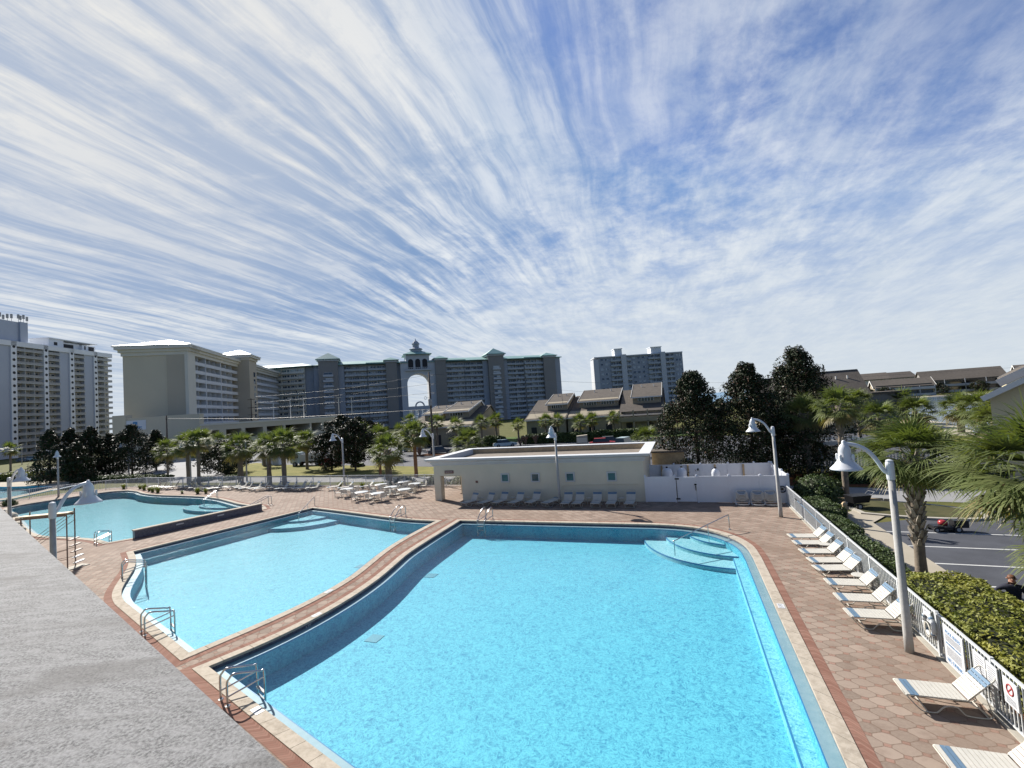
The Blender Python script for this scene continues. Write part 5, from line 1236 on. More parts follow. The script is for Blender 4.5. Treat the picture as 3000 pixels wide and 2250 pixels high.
# ------------------------------------------------------------------ lamp posts
def lamp_proto(label, loc, rz):
    M = MT; t = thing('lamp_post', label, 'lamp post', loc, rz, 'white bell lamps round the pools')
    mb = MB(); mb.lathe([(0.115, 0), (0.112, 0.5), (0.085, 4.9)], 12); mb.build('pole', M['polegrey'], t, True)
    mb = MB(); mb.lathe([(0.10, 4.86), (0.105, 4.9), (0.105, 5.33), (0.09, 5.36), (0.09, 5.41), (0.03, 5.44)], 14); mb.build('collar', M['lampwhite'], t)
    pts = [(0.07, 0, 5.05), (0.16, 0, 5.14), (0.26, 0, 5.34), (0.38, 0, 5.55), (0.55, 0, 5.74), (0.78, 0, 5.87), (1.05, 0, 5.93)]
    mb = MB(); mb.tube(catm3(pts), 0.058, 10); mb.build('arm', M['lampwhite'], t, True)
    b = 1.07; h = thing('lamp_head', None, None, (b, 0, 0)); h.parent = t
    # the head is a part with sub-parts
    bpy.data.objects.remove(h)
    mb = MB(); mb.lathe([(0.41, 5.17), (0.415, 5.19), (0.37, 5.235), (0.28, 5.33), (0.205, 5.44), (0.175, 5.50), (0.175, 5.56), (0.165, 5.58), (0.165, 5.70), (0.15, 5.80), (0.11, 5.88), (0.06, 5.93), (0.055, 5.99), (0.035, 6.03)], 24, (b, 0, 0))
    hd = mb.build('lamp_head', M['lampwhite'], t, True)
    for k in range(4):
        a = pi/4+k*pi/2; c = (b+0.225*cos(a), 0.225*sin(a), 0)
        mb = MB(); mb.lathe([(0.035, 5.44), (0.04, 5.5), (0.04, 5.60), (0.02, 5.63)], 8, c); mb.beam((b+0.15*cos(a), 0.15*sin(a), 5.53), (c[0], c[1], 5.53), 0.05, 0.05); mb.build('lug', M['lampwhite'], hd)
    mb = MB(); mb.lathe([(0.36, 5.172), (0.36, 5.176)], 20, (b, 0, 0)); mb.build('lens', M['railgrey'], hd)
    return t
def catm3(pts, n=4):
    P = [Vector(p) for p in pts]; out = []
    for i in range(len(P)-1):
        p0 = P[i-1] if i else P[0]*2-P[1]; p1, p2 = P[i], P[i+1]; p3 = P[i+2] if i+2 < len(P) else p2*2-p1
        for j in range(n):
            t = j/n; out.append(0.5*((2*p1)+(p2-p0)*t+(2*p0-5*p1+4*p2-p3)*t*t+(3*p1-p0-3*p2+p3)*t**3))
    out.append(P[-1]); return out
lamp0 = lamp_proto('tall bell lamp post in front of the picket fence signs, nearest on the right', (5.55, 16.36, 0), pi)
for loc, rz, lab in (((5.15, 31.8), pi, 'bell lamp post beside the three chair stacks'), ((-9.27, 35.0), -pi/2, 'bell lamp post standing against the pool house wall'),
                     ((-21.1, 10.0), pi/2, 'large bell lamp hanging over the teal pool beside the grey roof'), ((-39.4, 16.6), 0.1, 'bell lamp cut by the left edge of the photo'),
                     ((-195.5, 85.4), 3.6, 'tiny bell lamp in front of the white tower'), ((-76.9, 37.1), -0.5, 'bell lamp behind the left end of the teal pool'),
                     ((-95.6, 56.4), 3.9, 'bell lamp in front of the dark magnolia cluster on the left'), ((-67.9, 48.1), 3.5, 'bell lamp between the left palms behind the far loungers'),
                     ((-57.3, 48.4), 3.5, 'bell lamp left of the portable toilets'), ((-36.7, 43.6), 3.5, 'bell lamp behind the white tables, left of the dark lone tree'),
                     ((-24.8, 43.4), 4.0, 'bell lamp in line with the utility pole, left of the pool house')):
    c = copy_tree(lamp0); c.location = (*loc, 0 if loc[1] < 44 else GZ); c.rotation_euler.z = rz; c['label'] = lab

# ------------------------------------------------------------------ pool rails and ladders
def grab_rails(label, p1, p2, d, reach, h=0.80, hend=0.55, treads=True, slope_side=True, bars=True):
    M = MT; u = Vector((d[0], d[1], 0)).normalized(); root = thing('pool_ladder', label, 'pool ladder', (*p1, 0.0)); org = (*p1, 0.0)
    ends = []
    for p in (p1, p2):
        P = Vector((*p, 0.0))
        pts = [P, P+Vector((0, 0, h*0.72)), P+u*0.06+Vector((0, 0, h*0.90)), P+u*0.19+Vector((0, 0, h)), P+u*reach*0.6+Vector((0, 0, h*0.62+hend*0.38)), P+u*(reach-0.09)+Vector((0, 0, hend+0.07)), P+u*reach+Vector((0, 0, hend-0.05)), P+u*reach+Vector((0, 0, -0.85))]
        mb = MB(); mb.tube(catm3(pts, 5), 0.029, 8); mb.build('handrail', M['steel'], root, True, org=org)
        mb = MB(); mb.lathe([(0.075, 0.002), (0.07, 0.02), (0.03, 0.03)], 12, (p[0], p[1], 0)); mb.build('base_flange', M['steel'], root, org=org)
        if bars:
            mb = MB(); mb.tube([P+Vector((0, 0, h*0.30)), P+u*reach+Vector((0, 0, hend*0.78))], 0.023, 6); mb.build('cross_bar', M['steel'], root, org=org)
        ends.append(P+u*reach)
    if treads:
        for z in (-0.02, -0.24, -0.5):
            mb = MB(); a, b = ends; mb.beam(a+Vector((0, 0, z)), b+Vector((0, 0, z)), 0.07, 0.03); mb.build('tread', M['railgrey'], root, org=org)
    return root
grab_rails('steel pool ladder at the near-left corner of the large pool', (-12.85, 9.74), (-12.36, 9.56), (0.50, 0.80), 0.92)
grab_rails('steel pool ladder at the near edge of the middle pool', (-20.22, 12.20), (-19.72, 12.02), (0.45, 0.85), 0.92)
grab_rails('steel pool ladder on the curved left corner of the middle pool', (-29.05, 16.65), (-28.55, 16.40), (0.55, 0.80), 1.0)
grab_rails('steel pool ladder at the near corner of the teal pool', (-39.95, 21.25), (-39.42, 21.10), (-0.30, 0.95), 1.15)
grab_rails('slanted steel ladder on the far edge of the large pool', (-13.32, 30.0), (-12.80, 30.0), (-0.22, -0.97), 1.05, 0.85, 0.12, True, True)
grab_rails('slanted steel ladder on the far edge of the middle pool', (-20.45, 30.35), (-19.95, 30.22), (-0.33, -0.94), 1.05, 0.85, 0.12, True, True)
def stair_rail(label, pts, posts):
    M = MT; org = (pts[0][0], pts[0][1], 0); root = thing('stair_handrail', label, 'handrail', org)
    mb = MB(); mb.tube(catm3(pts, 4), 0.027, 8); mb.build('rail', M['steel'], root, True, org=org)
    for a, b in posts:
        mb = MB(); mb.tube([a, b], 0.019, 8); mb.build('post', M['steel'], root, org=org)
    mb = MB(); mb.lathe([(0.075, 0.002), (0.07, 0.02), (0.03, 0.03)], 12, (pts[0][0], pts[0][1], 0)); mb.build('base_flange', M['steel'], root, org=org)
def srail(label, A, B, zb, mids, h=0.82):
    A = Vector((*A, 0)); B = Vector((*B, 0)); u = (B-A).normalized(); L = (B-A).length; zl = 0.12
    pts = [A, A+Vector((0, 0, h*0.8)), A+u*0.05+Vector((0, 0, h*0.95)), A+u*0.17+Vector((0, 0, h*0.97)), A+u*L*0.5+Vector((0, 0, h*0.55+zl*0.45)), B-u*0.12+Vector((0, 0, zl+0.08)), B-u*0.02+Vector((0, 0, zl-0.02)), B+Vector((0, 0, zb))]
    ps = []
    for t in mids:
        P = A+u*L*t; z = h*0.97+(zl-h*0.97)*((L*t-0.17)/(L-0.29)); ps.append((P+Vector((0, 0, zb)), P+Vector((0, 0, z))))
    stair_rail(label, pts, ps)
srail('long sloping steel handrail over the curved corner steps', (2.06, 28.79), (-0.86, 25.62), -0.55, (0.40,))
srail('sloping steel handrail over the far corner steps of the middle pool', (-31.45, 33.35), (-29.9, 29.9), -0.5, (0.45,))
srail('left steel handrail at the far steps of the teal pool', (-48.1, 36.8), (-47.6, 34.9), -0.5, (0.5,))
srail('right steel handrail at the far steps of the teal pool', (-47.7, 36.65), (-47.2, 34.75), -0.5, (0.5,))
srail('left steel handrail by the small basin at the end of the tiled wall', (-37.5, 33.9), (-38.5, 32.5), -0.3, (0.5,))
srail('right steel handrail by the small basin at the end of the tiled wall', (-37.0, 33.8), (-38.0, 32.4), -0.3, (0.5,))

# depth markers set in the coping
def marker(label, txt, x, y, rz):
    s = thing('depth_marker', label, 'marker tile', (x, y, 0.035), rz)
    mb = MB(); mb.box(-0.19, -0.11, -0.004, 0.19, 0.11, 0.004); mb.build('tile', MT['signwhite'], s)
    text_obj('lettering', txt, 0.17, MT['signdark'], s, Matrix.Translation((0, 0, 0.005)), 0.001)
marker('white depth tile near the front ladder of the large pool', '4 FT', -11.30, 9.58, radians(-18))
marker('white depth tile on the right edge of the large pool', '5 FT', 2.78, 18.8, radians(90))
marker('white depth tile on the divider edge of the large pool', '5 FT', -14.12, 14.8, radians(80))
marker('white depth tile on the divider edge of the middle pool', '4 FT', -15.38, 16.9, radians(-92))
def wall_marker():
    s = thing('depth_marker', 'depth lettering on the waterline tiles of the divider', 'marker tile', (-13.975, 14.2, -0.13), 0)
    text_obj('lettering', '5 FT', 0.15, MT['signwhite'], s, Matrix(((0, 0, 1, 0.012), (1, 0, 0, 0), (0, 1, 0, 0), (0, 0, 0, 1))), 0.002)
wall_marker()

def stand():
    """tall jump platform partly hidden by the roof: plank, two uprights, braces, steps"""
    M = MT; H = z_at(200, 1506, -34.3, 16.9); root = thing('pool_platform', 'tall rusty platform with plank top and steps behind the left bell lamp', 'platform', (-34.3, 16.9, 0)); org = (-34.3, 16.9, 0)
    L = at(43, 1521, H); L = Vector((L.x, L.y, H)); Rr = Vector((-34.3, 16.9, H)); u = (Rr-L).normalized(); v = Vector((-u.y, u.x, 0))
    mb = MB(); mb.beam(L+Vector((0, 0, 0.04))+v*0.3, Rr+Vector((0, 0, 0.04))+v*0.3, 0.55, 0.07); mb.build('plank', M['wood'], root, org=org)
    mb = MB(); mb.beam(L+Vector((0, 0, -0.06)), Rr+Vector((0, 0, -0.06)), 0.06, 0.10); mb.beam(L+Vector((0, 0, -0.06))+v*0.55, Rr+Vector((0, 0, -0.06))+v*0.55, 0.06, 0.10); mb.build('plank_beam', M['rust'], root, org=org)
    for w_ in (0.0, 0.62):
        for q in (Rr, L+u*0.3):
            P = q+v*w_; mb = MB(); mb.tube([(P.x, P.y, 0), (P.x, P.y, H+(0.02 if w_ == 0 else 0.25))], 0.035, 8); mb.build('upright', M['rust'], root, org=org)
    for z0, z1 in ((0.42, 0.98), (0.30, 0.86), (0.62, 0.55), (0.18, 0.35), (0.1, 0.18)):
        for w_ in (0.0, 0.62):
            mb = MB(); mb.tube([L+v*w_+Vector((0, 0, (z0-1)*H)), Rr+v*w_+Vector((0, 0, (z1-1)*H))], 0.014, 5); mb.build('brace', M['rust'], root, org=org)
    for k, z in enumerate((0.30, 0.62, 0.95, 1.3, 1.65)):
        mb = MB(); c = Rr+u*(0.35-0.06*k); mb.beam((c.x, c.y, z), (c.x+v.x*0.75, c.y+v.y*0.75, z), 0.16, 0.05); mb.build('step', M['white'] if k < 2 else M['rust'], root, org=org)
    mb = MB(); c = Rr; mb.box(c.x-0.3, c.y-0.25, 0.0, c.x+0.45, c.y+0.85, 0.04); mb.build('footing', M['kerb'], root, org=org)
stand()

# ------------------------------------------------------------------ furniture
def chaise(back=44):
    M = MT; t = thing('sun_lounger', 'x', 'sun lounger', (0, 0, 0), 0, 'white strap sun loungers round the pools'); a = radians(back); W2 = 0.31
    bx, bz = 1.16+0.80*cos(a), 0.36+0.80*sin(a)
    mb = MB()
    for s in (-W2, W2):
        mb.tube([(0, s, 0.36), (1.16, s, 0.36)], 0.018, 6)
        mb.tube(catm3([(0.02, s, 0.35), (0.12, s, 0.22), (0.27, s, 0.05), (0.40, s, 0.02), (0.58, s, 0.03), (0.68, s, 0.14), (0.80, s, 0.20), (0.97, s, 0.19), (1.08, s, 0.06), (1.2, s, 0.02), (1.52, s, 0.02), (1.60, s, 0.08)], 2), 0.016, 6)
        mb.tube([(1.16, s, 0.36), (1.58, s, 0.05)], 0.014, 6); mb.tube([(1.16+0.42*cos(a), s, 0.36+0.42*sin(a)), (1.60, s, 0.06)], 0.012, 6)
    for x, z in ((0, 0.36), (0.40, 0.025), (1.52, 0.025), (1.16, 0.35)): mb.tube([(x, -W2, z), (x, W2, z)], 0.016, 6)
    mb.build('frame', M['frame'], t, True)
    def slats(x0, z0, dx, dz, n, pitch, start, mat, nm):
        mb = MB(); w = pitch*0.86
        for i in range(n):
            c = start+pitch*(i+0.5)
            p = Vector((x0+dx*(c-w/2), 0, z0+dz*(c-w/2))); q = Vector((x0+dx*(c+w/2), 0, z0+dz*(c+w/2))); nrm = Vector((-dz, 0, dx))*0.012
            y = W2+0.012
            P = [p-Vector((0, y, 0))-nrm, p+Vector((0, y, 0))-nrm, q+Vector((0, y, 0))-nrm, q-Vector((0, y, 0))-nrm]
            mb.hexa([P[0], P[3], P[2], P[1]]+[P[i_]+nrm*2.2 for i_ in (0, 3, 2, 1)])
        return mb.build(nm, mat, t)
    slats(0, 0.37, 1, 0, 2, 0.085, 0.10, M['strapblue'], 'foot_band'); 
    slats(0, 0.37, 1, 0, 1, 0.085, 0.015, M['strap'], 'foot_strap')
    slats(0, 0.37, 1, 0, 10, 0.088, 0.272, M['strap'], 'seat')
    b = thing('tmp', None, None); bpy.data.objects.remove(b)
    o = slats(1.16, 0.37, cos(a), sin(a), 5, 0.088, 0.02, M['strap'], 'backrest')
    slats(1.16, 0.37, cos(a), sin(a), 2, 0.085, 0.465, M['strapblue'], 'head_band')
    mb = MB(); pts = [(1.16, -W2, 0.36), (bx-0.08*cos(a), -W2, bz-0.08*sin(a)), (bx-0.02*cos(a), -W2+0.04, bz-0.02*sin(a)), (bx, -W2+0.11, bz), (bx, W2-0.11, bz), (bx-0.02*cos(a), W2-0.04, bz-0.02*sin(a)), (bx-0.08*cos(a), W2, bz-0.08*sin(a)), (1.16, W2, 0.36)]
    mb.tube(pts, 0.018, 6); mb.build('back_frame', M['frame'], t, True)
    return t
ch0 = chaise(44); ch1 = chaise(58); ch2 = chaise(6)
used = set()
def put_chaise(proto, x, y, rz, label, z=0.0):
    c = proto if id(proto) not in used else copy_tree(proto)
    used.add(id(proto)); c.location = (x, y, z); c.rotation_euler.z = rz; c['label'] = label
    return c
R_LAB = ['white strap lounger along the picket fence, farthest of the sunlit right row', 'second farthest white lounger of the sunlit right row', 'third farthest white lounger of the right row, past a small round table', 'fourth farthest white lounger of the sunlit right row',
         'fifth farthest white lounger of the right row, beside a small round table', 'third nearest lounger before the near lamp post in the right row', 'second white lounger behind the near lamp post', 'white lounger partly hidden by the near lamp post',
         'white blue-banded lounger alone below the fence signs', 'lounger foot cut off at the lower right corner']
for k, (x, y, r) in enumerate(((4.55, 26.5, 0.10), (4.55, 25.4, 0.10), (4.55, 24.1, 0.12), (4.6, 22.9, 0.14), (4.6, 21.95, 0.18), (4.62, 20.5, 0.06), (4.55, 19.1, 0.05), (4.50, 17.85, 0.05), (4.40, 13.80, 0.02), (4.22, 11.45, 0.02))):
    put_chaise(ch0, x, y, r, R_LAB[k])
hx = [(-16.75, 33.35, 1.15), (-15.3, 33.35, 1.18), (-14.1, 33.55, 1.30), (-12.75, 33.45, 1.28), (-11.4, 33.6, 1.32), (-10.1, 33.5, 1.2), (-8.52, 33.35, 1.55), (-7.66, 33.35, 1.52), (-6.3, 33.4, 1.57), (-5.2, 33.4, 1.57), (-3.93, 33.4, 1.52)]
for k, (x, y, r) in enumerate(hx):
    if k == 5: put_chaise(ch2, x, y, r, 'flat-backed lounger beside the lamp post at the pool house wall')
    else: put_chaise(ch1, x, y, r, 'shaded lounger against the pool house wall, %s from the left' % ordinal(k))
fx = [(-65.9, 42.9), (-64.4, 42.6), (-63.1, 42.4), (-61.8, 42.3), (-60.4, 42.9), (-58.9, 42.3), (-57.0, 42.0), (-55.5, 41.6), (-54.3, 41.8), (-53.1, 41.4), (-52.0, 41.8), (-50.8, 42.2), (-49.4, 42.0), (-47.9, 41.4), (-46.5, 41.4), (-45.2, 41.1), (-44.0, 41.8), (-42.4, 41.3), (-41.2, 41.3), (-40.0, 41.4), (-39.1, 41.3), (-37.9, 41.2)]
for k, (x, y) in enumerate(fx):
    r = 0.80+0.30*(k/21)+0.12*((k*7) % 5-2)/2; put_chaise(ch1, x-1.6*cos(r), y-1.6*sin(r), r, 'grey shaded lounger by the far fence, %s from the left' % ordinal(k))
for k, (x, y) in enumerate(((-35.2, 41.7), (-33.5, 41.4), (-31.2, 41.9))):
    r = 0.85; put_chaise(ch0, x-1.75*cos(r), y-1.75*sin(r), r, ('sunlit white lounger left of the tables by the far fence', 'sunlit white lounger touching the leftmost white table', 'sunlit white lounger among the tables beside spiky plants')[k])
def side_table():
    M = MT; t = thing('side_table', 'x', 'side table', (0, 0, 0), 0, 'small round side tables')
    mb = MB(); mb.lathe([(0.24, 0.43), (0.25, 0.44), (0.25, 0.455), (0.235, 0.465)], 18); mb.build('tabletop', M['strap'], t)
    for k in range(4):
        a = pi/4+k*pi/2; mb = MB(); mb.tube([(0.17*cos(a), 0.17*sin(a), 0.43), (0.21*cos(a), 0.21*sin(a), 0)], 0.014, 6); mb.build('leg', M['frame'], t)
    return t
st0 = side_table()
for k, (x, y, lab) in enumerate(((5.85, 21.15, 'small round table beside the near loungers of the right row'), (5.72, 25.0, 'small round table between the far loungers of the right row'), (-15.85, 35.0, 'small round table between the two leftmost pool house loungers'), (-13.15, 35.1, 'small round table between the third and fourth pool house loungers'),
                     (-11.95, 35.1, 'small round table between the fourth and fifth pool house loungers'), (-6.98, 35.0, 'small round table right of the pool house lamp post'), (-4.60, 35.0, 'small round table before the last pool house lounger'), (-50.2, 41.3, 'small round table left of the middle of the far lounger row'), (-46.0, 40.5, 'small round table in the middle of the far lounger row'), (-38.5, 40.0, 'small round table at the right end of the far lounger row'), (-32.6, 40.4, 'small round table between the sunlit loungers and the tables'))):
    c = st0 if k == 0 else copy_tree(st0); c.location = (x, y, 0); c['label'] = lab
def dining_table():
    M = MT; t = thing('patio_table', 'x', 'patio table', (0, 0, 0), 0, 'round white patio tables')
    mb = MB(); mb.lathe([(0.60, 0.69), (0.62, 0.70), (0.62, 0.725), (0.60, 0.735)], 28); mb.build('tabletop', M['white'], t)
    for k in range(4):
        a = pi/4+k*pi/2; mb = MB(); mb.tube(catm3([(0.42*cos(a), 0.42*sin(a), 0.69), (0.36*cos(a), 0.36*sin(a), 0.4), (0.48*cos(a), 0.48*sin(a), 0.0)]), 0.018, 6); mb.build('leg', M['frame'], t)
    mb = MB(); mb.tube([(0.37*cos(a), 0.37*sin(a), 0.36) for a in [2*pi*i/16 for i in range(17)]], 0.014, 5); mb.build('stretcher', M['frame'], t)
    return t
def patio_chair():
    M = MT; t = thing('patio_chair', 'x', 'patio chair', (0, 0, 0), 0, 'white strap patio chairs at the tables')
    mb = MB()
    for s in (-0.27, 0.27):
        mb.tube(catm3([(0.26, s, 0.62), (0.30, s, 0.55), (0.27, s, 0.30), (0.28, s, 0.05), (0.22, s, 0.02), (-0.25, s, 0.02), (-0.30, s, 0.06), (-0.28, s, 0.40), (-0.36, s, 0.86)], 2), 0.016, 6)
        mb.tube([(0.26, s, 0.62), (-0.30, s, 0.64)], 0.018, 6)
    for x, z in ((0.24, 0.42), (-0.24, 0.40), (-0.36, 0.86), (0.2, 0.02)): mb.tube([(x, -0.27, z), (x, 0.27, z)], 0.016, 6)
    mb.build('frame', M['frame'], t, True)
    mb = MB()
    for i in range(6): x = 0.22-0.085*i; mb.box(x-0.036, -0.27, 0.42, x+0.036, 0.27, 0.432)
    mb.build('seat', M['strap'], t)
    mb = MB()
    for i in range(5): f = i/5; x = -0.285-0.07*f; z = 0.47+0.38*f; mb.hexa([(x, -0.27, z), (x+0.012, -0.27, z), (x+0.012, 0.27, z), (x, 0.27, z), (x-0.012, -0.27, z+0.066), (x, -0.27, z+0.066), (x, 0.27, z+0.066), (x-0.012, 0.27, z+0.066)])
    mb.build('backrest', M['strap'], t)
    return t
tb0 = dining_table(); pc0 = patio_chair()
tabs = [(-31.5, 37.7), (-28.5, 36.1), (-26.35, 35.6), (-29.2, 40.05), (-27.0, 38.6), (-24.7, 37.4), (-27.4, 41.5), (-25.4, 40.3)]
t_lab = ['leftmost round white patio table, beside the sunlit loungers', 'front round white patio table, second from the left', 'front right round white patio table nearest the ladder', 'round white patio table by the far fence, before the palm trunk',
         'middle round white patio table of the group', 'round white patio table nearest the pool house pier', 'grey shaded round patio table at the back by the fence', 'rightmost back round patio table by the pool house']
ck = 0
for k, (x, y) in enumerate(tabs):
    c = tb0 if k == 0 else copy_tree(tb0); c.location = (x, y, 0); c.rotation_euler.z = 0.3*k; c['label'] = t_lab[k]
    for j, a in enumerate(((0.6, 2.6, 4.4) if k % 2 else (0.2, 1.9, 3.7, 5.2))):
        a += 0.35*k; q = pc0 if ck == 0 else copy_tree(pc0); ck += 1
        q.location = (x+0.82*cos(a), y+0.82*sin(a), 0); q.rotation_euler.z = a+pi+rnd.uniform(-0.25, 0.25)
        v = Vector((cos(a), sin(a), 0)); side = 'right' if v.dot(_r0) > 0.5 else 'left' if v.dot(_r0) < -0.5 else ('near' if v.y < 0 else 'far')
        q['label'] = 'strap chair on the %s side of the %s' % (side, t_lab[k].split(',')[0].split(' by the')[0].split(' of the')[0].split(' at the')[0].split(' nearest')[0])
def stack_chair():
    M = MT; t = thing('stacked_chair', 'x', 'chair', (0, 0, 0), 0, 'strap chairs stacked by the privacy fence')
    mb = MB()
    mb.tube(catm3([(-0.34, -0.30, 0.03), (-0.40, 0.0, 0.06), (-0.40, 0.12, 0.42), (-0.33, 0.24, 0.74), (-0.22, 0.28, 0.84), (0.22, 0.28, 0.84), (0.33, 0.24, 0.74), (0.40, 0.12, 0.42), (0.40, 0.0, 0.06), (0.34, -0.30, 0.03), (0, -0.40, 0.03), (-0.34, -0.30, 0.03)], 3), 0.017, 6); mb.build('frame', M['white'], t, True)
    mb = MB()
    for i in range(5):
        z = 0.30+0.085*i; y = 0.07+0.035*i; w = 0.39-0.012*i
        pts = [(-w, y, z+0.10), (-w*0.72, y-0.05, z-0.0), (-w*0.3, y-0.09, z-0.07), (w*0.3, y-0.09, z-0.07), (w*0.72, y-0.05, z), (w, y, z+0.10)]
        mb.tube(catm3(pts, 3), 0.034, 6)
    mb.build('strap_seat', M['strap'], t, True)
    return t
sk0 = stack_chair(); first = True
for k, (x, y) in enumerate(((3.42, 35.1), (4.36, 35.05), (5.16, 35.05))):
    for j in range(4):
        c = sk0 if first else copy_tree(sk0); first = False
        c.location = (x+0.01*j, y-0.075*j, 0.035*j); c.rotation_euler.z = (0.05, -0.03, 0.04)[k]
        c['label'] = 'white strap chair, %s of the %s chair stack by the privacy fence' % (('hindmost', 'second from behind', 'second from the front', 'front')[j], ('left', 'middle', 'right')[k])

# ------------------------------------------------------------------ vegetation
RS = np.random.RandomState(11)
def np_mesh(name, V, Q, mats, mi=None, parent=None, smooth=False):
    """V (n,3); Q (m,4) quads"""
    me = bpy.data.meshes.new(name); n, m = len(V), len(Q)
    me.vertices.add(n); me.vertices.foreach_set('co', np.asarray(V, dtype=np.float32).ravel())
    me.loops.add(m*4); me.loops.foreach_set('vertex_index', np.asarray(Q, dtype=np.int32).ravel())
    me.polygons.add(m); me.polygons.foreach_set('loop_start', np.arange(0, m*4, 4, dtype=np.int32)); me.polygons.foreach_set('loop_total', np.full(m, 4, dtype=np.int32))
    for q in (mats if isinstance(mats, (list, tuple)) else [mats]): me.materials.append(q)
    if mi is not None: me.polygons.foreach_set('material_index', np.asarray(mi, dtype=np.int32))
    me.update(calc_edges=True); me.validate()
    o = bpy.data.objects.new(name, me); COL.objects.link(o)
    if parent is not None: o.parent = parent
    return o
def unit(a): return a/np.maximum(1e-6, np.linalg.norm(a, axis=-1, keepdims=True))
def leaf_quads(P, D, N, L, W):
    """folded-less leaf blades: centres P, long axis D, face normal N"""
    D = unit(D); S = unit(np.cross(D, N)); L = L[:, None]; W = W[:, None]
    a = P-D*L*0.5; c = P+D*L*0.5
    V = np.stack([a, P+S*W*0.5-D*L*0.05, c, P-S*W*0.5-D*L*0.05], 1).reshape(-1, 3)
    Q = np.arange(len(P)*4).reshape(-1, 4); return V, Q
def leaf_cloud(C, R, per, L, W, flat=0.35, outward=0.6, seed=0):
    """leaves spread through many clumps: C centres (n,3), R radii (n,)"""
    rs = np.random.RandomState(seed); n = len(C); k = np.repeat(np.arange(n), per)
    d = unit(rs.normal(size=(len(k), 3))); r = R[k]*(0.45+0.55*rs.rand(len(k))**0.5)
    P = C[k]+d*r[:, None]*np.array([1, 1, 0.85])
    N = unit(d*outward+rs.normal(size=d.shape)*0.6+np.array([0, 0, flat])); D = rs.normal(size=d.shape)
    D = D-N*np.sum(D*N, 1, keepdims=True)
    return leaf_quads(P, D, N, L*(0.7+0.6*rs.rand(len(k))), W*(0.7+0.6*rs.rand(len(k)))), rs
def trunk_mesh(h, r0, r1, lean=(0, 0), n=10, rings=9, jitter=0.04, seed=0, z0=-0.2):
    rs = random.Random(seed); mb = MB(); pts = []; rr = []
    for i in range(rings):
        t = i/(rings-1); pts.append((lean[0]*t*t+rs.uniform(-1, 1)*jitter*r0, lean[1]*t*t+rs.uniform(-1, 1)*jitter*r0, z0+(h-z0)*t)); rr.append((r0+(r1-r0)*t)*(1+rs.uniform(-.08, .08)))
    mb.tube(pts, rr, n); return mb, pts[-1]

# --- cabbage palms
def palm_crown(nf, nl, pet, ll, wid, seed, old=0.18, segs=3):
    """fan palm crown: petioles and fans of narrow drooping blades round the origin"""
    rs = random.Random(seed); V = []; Q = []; MI = []
    def quad(a, b, c, d, m): 
        k = len(V); V.extend([a, b, c, d]); Q.append((k, k+1, k+2, k+3)); MI.append(m)
    for i in range(nf):
        az = i*2.39996+rs.uniform(-.3, .3); f = (i+0.5)/nf
        el = radians(82-140*f**0.85+rs.uniform(-9, 9)); m = 1 if (f > 1-old and rs.random() < 0.8) else 0
        d = Vector((cos(az)*cos(el), sin(az)*cos(el), sin(el))); side = Vector((-sin(az), cos(az), 0)); up = side.cross(d); up = -up if up.z < 0 else up
        L1 = pet*rs.uniform(0.8, 1.15)
        hub = d*L1+Vector((0, 0, -0.10*L1*L1))
        w = side*0.02; quad(tuple(-w), tuple(w), tuple(hub+w*0.7), tuple(hub-w*0.7), m)
        roll = rs.uniform(-.35, .35); s2 = side*cos(roll)+up*sin(roll); u2 = up*cos(roll)-side*sin(roll)
        for j in range(nl):
            t = (j/(nl-1)-0.5)*2; a = t*radians(98)+rs.uniform(-.05, .05)
            bd = (d*cos(a)+s2*sin(a)+u2*(-0.22*abs(t)+0.10)).normalized()
            L = ll*(1-0.30*abs(t))*rs.uniform(0.82, 1.12); p = hub.copy(); dirv = bd.copy(); wv = bd.cross(u2).normalized()*wid*0.5
            droop = rs.uniform(0.30, 0.75)
            prev = (p-wv*0.5, p+wv*0.5)
            for s_ in range(segs):
                q = p+dirv*(L/segs); ww = wv*(1.0, 0.62, 0.08)[s_] if segs == 3 else wv*(0.85, 0.1)[s_]
                nx = (q-ww, q+ww); quad(tuple(prev[0]), tuple(prev[1]), tuple(nx[1]), tuple(nx[0]), m); prev = nx; p = q
                dirv = (dirv+Vector((0, 0, -droop*(s_+1)*0.55))).normalized()
    return np.array(V), np.array(Q), MI
CROWN = {'near': palm_crown(66, 30, 0.95, 1.12, 0.048, 3), 'mid': palm_crown(44, 18, 0.85, 0.95, 0.075, 5), 'mid2': palm_crown(40, 18, 0.8, 0.9, 0.075, 9, 0.3), 'far': palm_crown(30, 11, 0.8, 0.95, 0.13, 6, 0.2, 2)}
CM = {}
